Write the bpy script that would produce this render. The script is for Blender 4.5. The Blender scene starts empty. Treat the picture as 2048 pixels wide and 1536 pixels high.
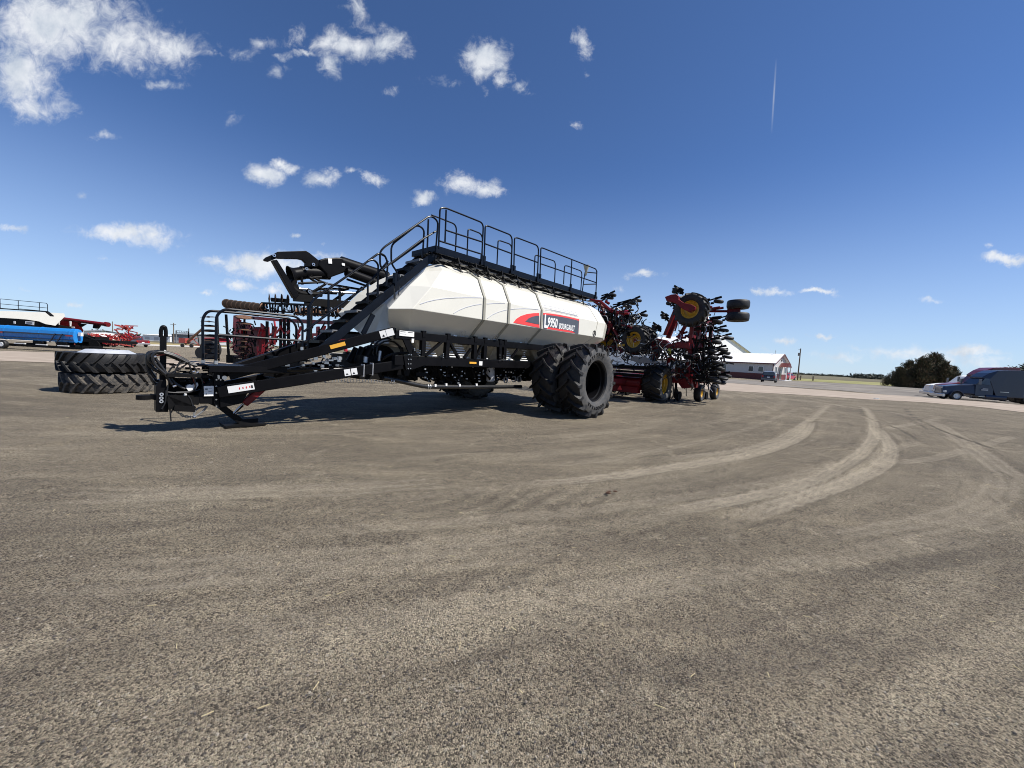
import bpy, bmesh, math, random
import numpy as np
from mathutils import Vector, Matrix, noise
random.seed(7)
SC = bpy.context.scene
COL = SC.collection
R = math.radians
# ------------------------------------------------------------ camera, sky, sun, exposure
cam_d = bpy.data.cameras.new("camera"); cam = bpy.data.objects.new("camera", cam_d); COL.objects.link(cam)
cam.location = (0, 0, 1.5)
cam.matrix_world = Matrix.Translation((0, 0, 1.5)) @ Matrix.Rotation(math.pi/2 - 0.06609, 4, 'X') @ Matrix.Rotation(0.05463, 4, 'Z')
cam_d.sensor_fit = 'HORIZONTAL'; cam_d.sensor_width = 36; cam_d.lens = 36*769/2048
cam_d.clip_start = 0.05; cam_d.clip_end = 12000
SC.camera = cam
SC.view_settings.view_transform = 'Standard'; SC.view_settings.look = 'None'
SC.cycles.filter_width = 1.0
SC.view_settings.exposure = 0.5; SC.view_settings.gamma = 1
SUN_EL = R(53); SX, SY = 0.975, -0.222          # where the sun stands, seen from above
sun_dir = Vector((SX*math.cos(SUN_EL), SY*math.cos(SUN_EL), math.sin(SUN_EL))).normalized()
sl = bpy.data.lights.new("sun", 'SUN'); sl.energy = 5.0; sl.angle = R(0.5); sl.color = (1, 0.955, 0.89)
so = bpy.data.objects.new("sun", sl); COL.objects.link(so)
so.rotation_euler = (-sun_dir).to_track_quat('-Z', 'Y').to_euler()
so.location = (20, -5, 30)

def clouds_world():
    w = bpy.data.worlds.new("World"); SC.world = w; w.use_nodes = True
    nt = w.node_tree; N = nt.nodes; L = nt.links; N.clear()
    def n(t, **k):
        o = N.new(t)
        for a, b in k.items(): setattr(o, a, b)
        return o
    def vm(op, a, b=None):
        o = n('ShaderNodeVectorMath', operation=op)
        for i, x in enumerate((a, b)):
            if x is None: continue
            if isinstance(x, (tuple, list)): o.inputs[i].default_value = x
            else: L.new(x, o.inputs[i])
        return o
    def mt(op, a, b=None, clamp=False):
        o = n('ShaderNodeMath', operation=op); o.use_clamp = clamp
        for i, x in enumerate((a, b)):
            if x is None: continue
            if isinstance(x, (int, float)): o.inputs[i].default_value = x
            else: L.new(x, o.inputs[i])
        return o.outputs[0]
    out = n('ShaderNodeOutputWorld')
    sky = n('ShaderNodeTexSky'); sky.sky_type = 'NISHITA'; sky.sun_disc = False
    sky.sun_elevation = SUN_EL; sky.sun_rotation = math.atan2(SX, SY)
    sky.air_density = 1.0; sky.dust_density = 0.0; sky.ozone_density = 9.0; sky.altitude = 3000
    bga = n('ShaderNodeBackground'); bga.inputs[1].default_value = 0.0945
    tn = vm('MULTIPLY', sky.outputs[0], (0.97, 1.0, 1.05)); L.new(tn.outputs[0], bga.inputs[0])
    tc = n('ShaderNodeTexCoord'); sep = n('ShaderNodeSeparateXYZ'); L.new(tc.outputs['Generated'], sep.inputs[0])
    hz = n('ShaderNodeMapRange'); hz.inputs[1].default_value = 0; hz.inputs[2].default_value = .45; hz.inputs[3].default_value = .92; hz.inputs[4].default_value = 0
    L.new(sep.outputs[2], hz.inputs[0]); hzf = mt('MULTIPLY', mt('POWER', hz.outputs[0], 2.0), 1.0)
    bgh = n('ShaderNodeBackground'); bgh.inputs[0].default_value = (0.41, 0.505, 0.595, 1)       # the pale air low over the plain
    bg1 = n('ShaderNodeMixShader'); L.new(hzf, bg1.inputs[0]); L.new(bga.outputs[0], bg1.inputs[1]); L.new(bgh.outputs[0], bg1.inputs[2])
    y = mt('MAXIMUM', sep.outputs[1], 0.02)
    cb = n('ShaderNodeCombineXYZ')
    L.new(mt('DIVIDE', sep.outputs[0], y), cb.inputs[0]); L.new(mt('DIVIDE', sep.outputs[2], y), cb.inputs[1])
    def noise_(scale, det, rough, src, dist=0):
        o = n('ShaderNodeTexNoise'); o.inputs['Scale'].default_value = scale; o.inputs['Detail'].default_value = det
        o.inputs['Roughness'].default_value = rough; o.inputs['Distortion'].default_value = dist
        L.new(src, o.inputs['Vector']); return o
    w1 = noise_(7, 7, 0.66, cb.outputs[0])
    wv = vm('SUBTRACT', w1.outputs['Color'], (0.5, 0.5, 0.5))
    wv = vm('MULTIPLY', wv.outputs[0], (0.15, 0.10, 0))
    p = vm('ADD', cb.outputs[0], wv.outputs[0]).outputs[0]
    K = 1/769
    acc = None
    for (cx, cy), rx, ry, s in CLOUDS:
        d = vm('SUBTRACT', p, (cx, cy, 0)); d = vm('MULTIPLY', d.outputs[0], (1/(rx*K), 1/(ry*K), 0))
        ln = vm('LENGTH', d.outputs[0])
        mr = n('ShaderNodeMapRange'); mr.inputs[1].default_value = 1.35; mr.inputs[2].default_value = 0.1
        mr.inputs[3].default_value = 0; mr.inputs[4].default_value = s
        L.new(ln.outputs['Value'], mr.inputs[0])
        acc = mr.outputs[0] if acc is None else mt('MAXIMUM', acc, mr.outputs[0])
    dc = vm('SUBTRACT', cb.outputs[0], (CTR[0], CTR[1], 0)); dr = vm('ADD', vm('MULTIPLY', dc.outputs[0], (1/(2.0*K), 1/(62*K), 0)).outputs[0], (0, 0, 0))
    sh_ = n('ShaderNodeSeparateXYZ'); L.new(dc.outputs[0], sh_.inputs[0])
    lx = mt('ABSOLUTE', mt('SUBTRACT', sh_.outputs[0], mt('MULTIPLY', sh_.outputs[1], -.034)))
    ctr = mt('MULTIPLY', mt('SUBTRACT', 1, mt('MULTIPLY', lx, 769/2.4), True), mt('SUBTRACT', 1, mt('MULTIPLY', mt('ABSOLUTE', sh_.outputs[1]), 769/70), True))
    ctr = mt('MULTIPLY', ctr, .4)
    nz = noise_(24, 9, 0.68, cb.outputs[0], 0.6)
    nz2 = noise_(7, 3, 0.5, cb.outputs[0], 0.2)
    dens = mt('ADD', acc, mt('MULTIPLY', mt('SUBTRACT', nz.outputs[0], 0.52), 1.5))
    dens = mt('ADD', dens, mt('MULTIPLY', mt('SUBTRACT', nz2.outputs[0], 0.5), 0.6))
    has = n('ShaderNodeMapRange'); has.inputs[1].default_value = 0.0; has.inputs[2].default_value = 0.22; L.new(acc, has.inputs[0])
    fr = n('ShaderNodeMapRange'); fr.interpolation_type = 'SMOOTHSTEP'
    fr.inputs[1].default_value = 0.10; fr.inputs[2].default_value = 1.08; L.new(dens, fr.inputs[0])
    f = mt('MAXIMUM', mt('MULTIPLY', fr.outputs[0], has.outputs[0]), ctr)
    front = n('ShaderNodeMapRange'); front.inputs[1].default_value = 0.02; front.inputs[2].default_value = 0.08; L.new(sep.outputs[1], front.inputs[0])
    f = mt('MULTIPLY', mt('MULTIPLY', f, front.outputs[0]), 0.93)
    # clouds are greyer where thick and low, whiter at the rim
    sh = noise_(11, 6, 0.6, vm('ADD', cb.outputs[0], (0.012, 0.03, 0.3)).outputs[0])
    cr = n('ShaderNodeValToRGB'); cr.color_ramp.elements[0].position = 0.32; cr.color_ramp.elements[0].color = (0.50, 0.56, 0.64, 1)
    cr.color_ramp.elements[1].position = 0.6; cr.color_ramp.elements[1].color = (0.78, 0.80, 0.83, 1)
    L.new(sh.outputs[0], cr.inputs[0])
    bg2 = n('ShaderNodeBackground'); bg2.inputs[1].default_value = 0.82; L.new(cr.outputs[0], bg2.inputs[0])
    mx = n('ShaderNodeMixShader'); L.new(f, mx.inputs[0]); L.new(bg1.outputs[0], mx.inputs[1]); L.new(bg2.outputs[0], mx.inputs[2])
    L.new(mx.outputs[0], out.inputs[0])
CP = [(-1.173,0.764),(-1.013,0.725),(-0.883,0.708),(-1.263,0.636),(-1.222,0.557),(-1.076,0.669),(-1.066,0.502),(-1.119,0.363),(-0.728,0.716),(-0.654,0.74),(-0.578,0.756),(-0.623,0.681),(-0.5,0.748),(-0.444,0.737),(-0.352,0.751),(-0.488,0.69),(-0.432,0.825),(-0.11,0.729),(-0.067,0.686),(-0.229,0.683),(-0.336,0.646),(-0.008,0.668),(0.138,0.767),(0.139,0.705),(0.13,0.587),(-0.74,0.564),(-0.647,0.435),(-0.592,0.455),(-0.514,0.422),(-0.379,0.433),(-0.436,0.438),(-0.252,0.397),(-0.152,0.435),(-0.093,0.435),(-1.303,0.257),(-1,0.263),(-0.936,0.249),(-1.046,0.189),(-0.654,0.204),(-0.774,0.216),(-0.508,0.239),(-0.725,0.152),(-0.804,0.129),(-0.619,0.142),(-0.572,0.283),(-0.508,0.268),(-1.138,0.084),(-1.273,0.103),(0.324,0.231),(0.652,0.211),(0.774,0.214),(0.612,0.205),(0.262,0.2),(1.235,0.326),(1.178,0.352),(0.704,0.08),(0.799,0.102),(1.043,0.217),(1.088,0.063),(1.169,0.083),(0.952,0.064),(0.856,0.05),(0.649,0.055),(-0.119,0.656),(-0.952,0.664),(-0.79,0.698),(-0.555,0.71),(-0.39,0.786),(-0.459,0.839),(-1.241,0.523),(0.546,0.047),(1.246,0.041),(-0.896,0.629),(-0.267,0.136),(0.893,0.071)]
CR = [(190,75,1.05),(140,55,.95),(62,42,.85),(85,72,1.05),(80,28,.8),(45,20,.55),(30,12,.7),(14,9,.55),(52,18,.55),(40,14,.55),(24,30,.68),(26,18,.45),(40,38,.95),(62,30,.95),(45,30,.9),(24,26,.8),(24,32,.6),(46,38,1.2),(24,20,.85),(42,14,.48),(22,14,.5),(22,14,.58),(19,28,.8),(12,10,.42),(18,14,.6),(32,14,.45),(46,22,1.15),(26,14,.85),(36,21,1.05),(26,13,.85),(30,8,.5),(32,18,1.1),(40,22,1.0),(32,20,1.0),(36,9,.85),(110,21,1.0),(50,28,1.05),(34,6,.4),(115,26,1.15),(45,14,.85),(66,10,.6),(40,12,.95),(22,7,.85),(30,12,.9),(10,6,.6),(9,6,.55),(26,7,.62),(22,5,.5),(30,9,.85),(40,9,.85),(38,7,1.05),(16,8,.85),(14,10,.4),(52,13,1.1),(12,6,.6),(32,8,.85),(22,6,.85),(36,7,.7),(170,22,.72),(72,13,1.05),(90,16,.62),(90,12,.6),(22,8,.6),(14,10,.45),(22,10,.5),(30,8,.4),(60,8,.7),(40,18,.5),(30,10,.45),(34,12,.5),(26,14,.5),(22,14,.5),(40,10,.55),(50,8,.5),(60,10,.55)]
CTR = (0.609,0.683)
CLOUDS = [(a, r[0], r[1], r[2]) for a, r in zip(CP, CR)]
clouds_world()

# ------------------------------------------------------------ materials
def mat(name, col, rough=0.6, metal=0.0, var=0.0, vscale=6.0, bump=0.0, bscale=40.0, dust=0.0, coat=0.0, spec=0.5):
    m = bpy.data.materials.new(name); m.use_nodes = True
    nt = m.node_tree; N = nt.nodes; L = nt.links; b = N['Principled BSDF']
    b.inputs['Base Color'].default_value = (*col, 1); b.inputs['Roughness'].default_value = rough
    b.inputs['Metallic'].default_value = metal; b.inputs['Coat Weight'].default_value = coat
    b.inputs['Specular IOR Level'].default_value = spec
    if var or bump or dust:
        tc = N.new('ShaderNodeTexCoord')
        def nz(s, d=6):
            o = N.new('ShaderNodeTexNoise'); o.inputs['Scale'].default_value = s; o.inputs['Detail'].default_value = d
            o.inputs['Roughness'].default_value = 0.62; L.new(tc.outputs['Object'], o.inputs['Vector']); return o
        if var or dust:
            a = nz(vscale); cr = N.new('ShaderNodeValToRGB')
            cr.color_ramp.elements[0].position = 0.3; cr.color_ramp.elements[1].position = 0.7
            cr.color_ramp.elements[0].color = (*[c*(1-var) for c in col], 1); cr.color_ramp.elements[1].color = (*[min(1, c*(1+var)) for c in col], 1)
            L.new(a.outputs[0], cr.inputs[0]); src = cr.outputs[0]
            if dust:
                mx = N.new('ShaderNodeMix'); mx.data_type = 'RGBA'; c2 = nz(vscale*2.3); r2 = N.new('ShaderNodeMapRange')
                r2.inputs[1].default_value = 0.42; r2.inputs[2].default_value = 0.75; r2.inputs[4].default_value = dust
                L.new(c2.outputs[0], r2.inputs[0]); L.new(r2.outputs[0], mx.inputs[0]); L.new(src, mx.inputs[6])
                mx.inputs[7].default_value = (0.24, 0.2, 0.15, 1); src = mx.outputs[2]
            L.new(src, b.inputs['Base Color'])
            mr = N.new('ShaderNodeMapRange'); mr.inputs[3].default_value = max(0.03, rough*0.8); mr.inputs[4].default_value = min(1, rough*1.25)
            L.new(a.outputs[0], mr.inputs[0]); L.new(mr.outputs[0], b.inputs['Roughness'])
        if bump:
            bp = N.new('ShaderNodeBump'); bp.inputs['Strength'].default_value = bump; bp.inputs['Distance'].default_value = 0.02
            L.new(nz(bscale, 4).outputs[0], bp.inputs['Height']); L.new(bp.outputs[0], b.inputs['Normal'])
    return m
M = dict(
 black=mat('black_paint', (0.0045, 0.0045, 0.0055), 0.40, var=.25, dust=.006, vscale=3, spec=.10),
 blackm=mat('black_steel', (0.004, 0.004, 0.0045), 0.62, var=.3, dust=.015, vscale=4, spec=.14),
 rubber=mat('rubber', (0.012, 0.012, 0.013), 0.55, var=.3, vscale=9, bump=.25, bscale=60, dust=.05, spec=.4),
 rubber_old=mat('old_rubber', (0.035, 0.034, 0.033), 0.8, var=.3, vscale=7, bump=.3, bscale=50, dust=.5),
 sidewall=mat('sidewall_rubber', (0.050, 0.051, 0.052), 0.62, var=.25, vscale=5, bump=.15, bscale=80, dust=.25),
 hose=mat('hose_rubber', (0.013, 0.013, 0.014), 0.38, var=.2, vscale=8),
 cream=mat('cream_tank_paint', (0.67, 0.65, 0.57), 0.33, var=.035, vscale=1.6, bump=.02, bscale=9, coat=.35),
 seam=mat('tank_joint_paint', (0.30, 0.29, 0.24), 0.4, var=.08),
 red=mat('red_paint', (0.30, 0.006, 0.014), 0.4, var=.3, vscale=4, dust=.03, spec=.35),
 redd=mat('dark_red_paint', (0.13, 0.004, 0.008), 0.42, var=.35, vscale=4, dust=.03, spec=.3),
 redk=mat('wine_red_paint', (0.14, 0.004, 0.009), 0.45, var=.5, vscale=3, spec=.25),
 redw=mat('weathered_red_paint', (0.34, 0.045, 0.035), 0.6, var=.3, vscale=5, dust=.3),
 yellow=mat('yellow_rim_paint', (0.50, 0.28, 0.015), 0.36, var=.12, vscale=6, dust=.06, coat=.2),
 chrome=mat('bright_steel', (0.62, 0.63, 0.64), 0.24, 0.9, var=.1, vscale=8),
 ink_rubber=mat('glossy_black_rubber', (0.003, 0.003, 0.003), 0.8, spec=.05),
 rimdisc=mat('pale_rim_steel', (0.60, 0.62, 0.64), 0.38, 0.35, var=.12, vscale=5),
 galv=mat('galvanised_steel', (0.55, 0.57, 0.59), 0.42, 0.75, var=.18, vscale=7),
 grey=mat('grey_paint', (0.16, 0.165, 0.17), 0.5, var=.15, dust=.1),
 lgrey=mat('light_grey_plastic', (0.45, 0.46, 0.48), 0.4, var=.08),
 white=mat('white_paint', (0.78, 0.78, 0.76), 0.45, var=.05, dust=.05),
 label=mat('white_label', (0.75, 0.75, 0.73), 0.4, var=.02),
 labely=mat('amber_label', (0.75, 0.38, 0.04), 0.4, var=.05),
 labelr=mat('red_print', (0.6, 0.03, 0.03), 0.4),
 ink=mat('black_print', (0.02, 0.02, 0.022), 0.5),
 badge_red=mat('badge_red', (0.78, 0.060, 0.055), 0.35, var=.03),
 badge_grey=mat('badge_slate', (0.075, 0.085, 0.105), 0.35, var=.08),
 arcline=mat('pale_blue_stripe', (0.50, 0.51, 0.56), 0.4, var=.05),
 rust=mat('rusty_disc_steel', (0.20, 0.105, 0.062), 0.55, 0.35, var=.4, vscale=9, dust=.15),
 discd=mat('dark_disc_steel', (0.016, 0.011, 0.009), 0.75, 0.0, var=.4, vscale=8, dust=.03, spec=.12),
 rustd=mat('dark_rust', (0.045, 0.028, 0.020), 0.7, 0.0, var=.4, vscale=9, spec=.2),
 blue=mat('bright_blue_paint', (0.014, 0.20, 0.55), 0.3, var=.1, vscale=2, coat=.3),
 navy=mat('navy_truck_paint', (0.008, 0.014, 0.036), 0.32, var=.1, vscale=2, coat=.35),
 maroon=mat('maroon_truck_paint', (0.14, 0.012, 0.018), 0.3, var=.1, coat=.4),
 suvp=mat('dark_blue_car_paint', (0.02, 0.024, 0.04), 0.28, var=.1, coat=.5),
 carred=mat('red_car_paint', (0.36, 0.014, 0.022), 0.3, var=.08, coat=.5),
 glass=mat('vehicle_glass', (0.03, 0.04, 0.05), 0.08, var=.2, vscale=2, spec=.8),
 wscreen=mat('pale_windscreen', (0.20, 0.26, 0.27), 0.1, var=.2, vscale=2, spec=.8),  # pale base colour stands in for the bright reflection on the truck glass
 clear=mat('lamp_glass', (0.7, 0.72, 0.72), 0.12, 0.3),
 taill=mat('tail_lamp', (0.45, 0.01, 0.01), 0.2),
 wood=mat('weathered_pole_wood', (0.13, 0.10, 0.075), 0.85, var=.3, vscale=4, bump=.3, bscale=30),
 bark=mat('bark', (0.09, 0.065, 0.045), 0.9, var=.3, bump=.4, bscale=20),
 roofw=mat('white_metal_roof', (0.80, 0.80, 0.79), 0.4, var=.03),
 trim=mat('dark_red_trim', (0.10, 0.018, 0.018), 0.5, var=.1),
 tan=mat('tan_plastic', (0.36, 0.35, 0.27), 0.6, var=.1),
 yplast=mat('yellow_plastic', (0.5, 0.45, 0.06), 0.5, var=.1),
 net=mat('rail_steel', (0.004, 0.006, 0.011), 0.32, var=.2, spec=.16),
)
def wall_mat(name, col, scale, dirv=(1, 0, 0)):
    m = mat(name, col, 0.55, var=.04, vscale=.8); N = m.node_tree.nodes; L = m.node_tree.links; b = N['Principled BSDF']
    tc = N.new('ShaderNodeTexCoord'); mp = N.new('ShaderNodeMapping'); L.new(tc.outputs['Object'], mp.inputs[0])
    wv = N.new('ShaderNodeTexWave'); wv.bands_direction = 'X'; wv.inputs['Scale'].default_value = scale; wv.wave_profile = 'SAW'
    L.new(mp.outputs[0], wv.inputs[0]); bp = N.new('ShaderNodeBump'); bp.inputs['Strength'].default_value = .35; bp.inputs['Distance'].default_value = .03
    L.new(wv.outputs[1], bp.inputs['Height']); L.new(bp.outputs[0], b.inputs['Normal']); return m
M['wallw'] = wall_mat('ribbed_grey_wall', (0.50, 0.49, 0.48), 1.1)
M['wallr'] = wall_mat('ribbed_dark_red_wall', (0.12, 0.022, 0.02), 1.1)

# ------------------------------------------------------------ mesh builder
def V3(p): return Vector(p)
def fillet(pts, r, n=5):
    P = [V3(p) for p in pts]
    if len(P) < 3 or r <= 0: return P
    o = [P[0]]
    for i in range(1, len(P)-1):
        a, b, c = P[i-1], P[i], P[i+1]; d1 = a-b; d2 = c-b
        if d1.length < 1e-6 or d2.length < 1e-6: continue
        k = min(r, d1.length*.48, d2.length*.48)
        s = b+d1.normalized()*k; e = b+d2.normalized()*k
        for j in range(n+1):
            t = j/n; o.append(s*(1-t)**2+b*2*t*(1-t)+e*t*t)
    o.append(P[-1]); return o
class MB:
    """collects simple shapes; build() links them as one mesh object"""
    def __init__(s, flip=False, org=(0, 0, 0)): s.v = []; s.f = []; s.flip = flip; s.org = V3(org)
    def add(s, vs, fs):
        b = len(s.v); s.v += [V3(x) for x in vs]; s.f += [tuple(i+b for i in f) for f in fs]; return s
    def box(s, c, d, m=None):
        x, y, z = [q/2 for q in d]
        vs = [V3((a, b_, e)) for a in (-x, x) for b_ in (-y, y) for e in (-z, z)]
        if m is not None: vs = [m @ q for q in vs]
        c = V3(c); return s.add([q+c for q in vs], [(0,1,3,2),(4,6,7,5),(0,4,5,1),(2,3,7,6),(0,2,6,4),(1,5,7,3)])
    def bar(s, p, q, w, h, up=(0, 0, 1), w2=None, h2=None):
        p = V3(p); q = V3(q); d = (q-p)
        if d.length < 1e-6: return s
        d.normalize(); u = V3(up)
        if abs(d.dot(u)) > .985: u = V3((0, 1, 0)) if abs(d.y) < .9 else V3((1, 0, 0))
        sd = d.cross(u).normalized(); u = sd.cross(d).normalized()
        w2 = w if w2 is None else w2; h2 = h if h2 is None else h2
        vs = [p+sd*a*w/2+u*b*h/2 for a, b in ((-1,-1),(1,-1),(1,1),(-1,1))]+[q+sd*a*w2/2+u*b*h2/2 for a, b in ((-1,-1),(1,-1),(1,1),(-1,1))]
        return s.add(vs, [(3,2,1,0),(4,5,6,7),(0,1,5,4),(1,2,6,5),(2,3,7,6),(3,0,4,7)])
    def tube(s, pts, r, n=8, fil=0, r2=None, fn=5):
        P = fillet(pts, fil, fn) if fil else [V3(p) for p in pts]
        P = [p for i, p in enumerate(P) if i == 0 or (p-P[i-1]).length > 1e-5]
        m = len(P)
        if m < 2: return s
        up = None; vs = []; fs = []
        for i in range(m):
            t = (P[min(i+1, m-1)]-P[max(i-1, 0)]).normalized()
            if up is None:
                up = V3((0, 0, 1)) if abs(t.z) < .9 else V3((1, 0, 0))
            sd = t.cross(up)
            if sd.length < 1e-4: sd = t.cross(V3((0, 1, 0)))
            sd.normalize(); up = sd.cross(t).normalized()
            rr = r if r2 is None else r+(r2-r)*i/(m-1)
            for k in range(n):
                a = 2*math.pi*k/n; vs.append(P[i]+sd*math.cos(a)*rr+up*math.sin(a)*rr)
        for i in range(m-1):
            for k in range(n):
                k2 = (k+1) % n; fs.append((i*n+k, i*n+k2, (i+1)*n+k2, (i+1)*n+k))
        fs.append(tuple(range(n-1, -1, -1))); fs.append(tuple((m-1)*n+k for k in range(n)))
        return s.add(vs, fs)
    def cyl(s, c, axis, r, h, n=20, r2=None):
        a = V3(axis).normalized()*h/2; c = V3(c); return s.tube([c-a, c+a], r, n, r2=r2)
    def prism(s, poly, ext):
        P = [V3(p) for p in poly]; e = V3(ext); n = len(P)
        return s.add(P+[p+e for p in P], [tuple(range(n-1, -1, -1)), tuple(range(n, 2*n))]+[(i, (i+1) % n, n+(i+1) % n, n+i) for i in range(n)])
    def poly(s, P): return s.add(P, [tuple(range(len(P)))])
    def lathe(s, prof, c, axis, n=32, side=None):
        """prof = [(radius, along axis)]"""
        a = V3(axis).normalized(); u = V3((0, 0, 1)) if abs(a.z) < .9 else V3((1, 0, 0))
        x = a.cross(u).normalized(); y = a.cross(x); c = V3(c); m = len(prof); vs = []; fs = []
        for i in range(n):
            t = 2*math.pi*i/n; d = x*math.cos(t)+y*math.sin(t)
            for r, h in prof: vs.append(c+d*r+a*h)
        for i in range(n):
            j = (i+1) % n
            for k in range(m-1): fs.append((i*m+k, i*m+k+1, j*m+k+1, j*m+k))
        return s.add(vs, fs)
    def sphere(s, c, r, n=8, sc=(1, 1, 1)):
        m = n//2+1; c = V3(c); vs = []; fs = []
        for i in range(m+1):
            ph = math.pi*i/m
            for k in range(n):
                t = 2*math.pi*k/n; vs.append(c+V3((math.sin(ph)*math.cos(t)*r*sc[0], math.sin(ph)*math.sin(t)*r*sc[1], math.cos(ph)*r*sc[2])))
        for i in range(m):
            for k in range(n): fs.append((i*n+k, i*n+(k+1) % n, (i+1)*n+(k+1) % n, (i+1)*n+k))
        return s.add(vs, fs)
    def build(s, name, m, parent=None, smooth=False, bevel=0, kind=None, label=None):
        me = bpy.data.meshes.new(name)
        vs = [(p-s.org) for p in s.v]
        if s.flip: vs = [V3((p.x, -p.y, p.z)) for p in vs]
        me.from_pydata([tuple(p) for p in vs], [], s.f); me.update()
        bm = bmesh.new(); bm.from_mesh(me); bmesh.ops.remove_doubles(bm, verts=bm.verts, dist=1e-5)
        bmesh.ops.recalc_face_normals(bm, faces=bm.faces); bm.to_mesh(me); bm.free()
        if isinstance(m, str): m = M[m]
        me.materials.append(m)
        if smooth:
            for p in me.polygons: p.use_smooth = True
            try: me.set_sharp_from_angle(angle=R(38))
            except Exception: pass
        o = bpy.data.objects.new(name, me); COL.objects.link(o)
        if parent is not None: o.parent = parent
        if bevel:
            b = o.modifiers.new('bevel', 'BEVEL'); b.width = bevel; b.segments = 2; b.limit_method = 'ANGLE'; b.angle_limit = R(40)
        if kind: o['kind'] = kind
        if label: o['label'] = label
        return o
def build_split(mb, name, m, parent, **k):
    """every separate piece of the collected shapes becomes an object of its own"""
    n = len(mb.v); par = list(range(n))
    def fd(a):
        while par[a] != a: par[a] = par[par[a]]; a = par[a]
        return a
    for f in mb.f:
        for a in f[1:]: par[fd(a)] = fd(f[0])
    g = {}
    for f in mb.f: g.setdefault(fd(f[0]), []).append(f)
    out = []
    for fs in g.values():
        ids = sorted({i for f in fs for i in f}); mp = {i: j for j, i in enumerate(ids)}
        q = MB(flip=mb.flip, org=mb.org); q.v = [mb.v[i] for i in ids]; q.f = [tuple(mp[i] for i in f) for f in fs]
        out.append(q.build(name, m, parent, **k))
    return out
def thing(name, label, cat, loc=(0, 0, 0), rz=0, group=None):
    o = bpy.data.objects.new(name, None); COL.objects.link(o); o.empty_display_size = .3
    o.location = loc; o.rotation_euler = (0, 0, rz); return tag(o, label, cat, group)
def tag(o, label, cat, group=None):
    o['label'] = label; o['category'] = cat
    if group: o['group'] = group
    return o
def copy_tree(o, parent=None):
    c = o.copy(); COL.objects.link(c); c.parent = parent
    for ch in list(o.children): copy_tree(ch, c)
    return c
_tx = {}
def text_into(mb, txt, origin, xd, yd, size, sx=1.0, shear=0, align='LEFT', off=0.0, center=False):
    """lettering as flat mesh: origin, x direction, y direction"""
    k = (txt, shear, align, off)
    if k not in _tx:
        cu = bpy.data.curves.new('t', 'FONT'); cu.body = txt; cu.size = 1; cu.shear = shear; cu.align_x = align; cu.offset = off; cu.resolution_u = 3
        ob = bpy.data.objects.new('t', cu); COL.objects.link(ob); dg = bpy.context.evaluated_depsgraph_get(); dg.update()
        me = bpy.data.meshes.new_from_object(ob.evaluated_get(dg)); _tx[k] = ([v.co.copy() for v in me.vertices], [tuple(p.vertices) for p in me.polygons])
        bpy.data.objects.remove(ob); bpy.data.curves.remove(cu); bpy.data.meshes.remove(me)
    vs, fs = _tx[k]; o = V3(origin); x = V3(xd); y = V3(yd)
    mb.add([o+x*(v.x*size*sx)+y*(v.y*size) for v in vs], fs)

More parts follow.
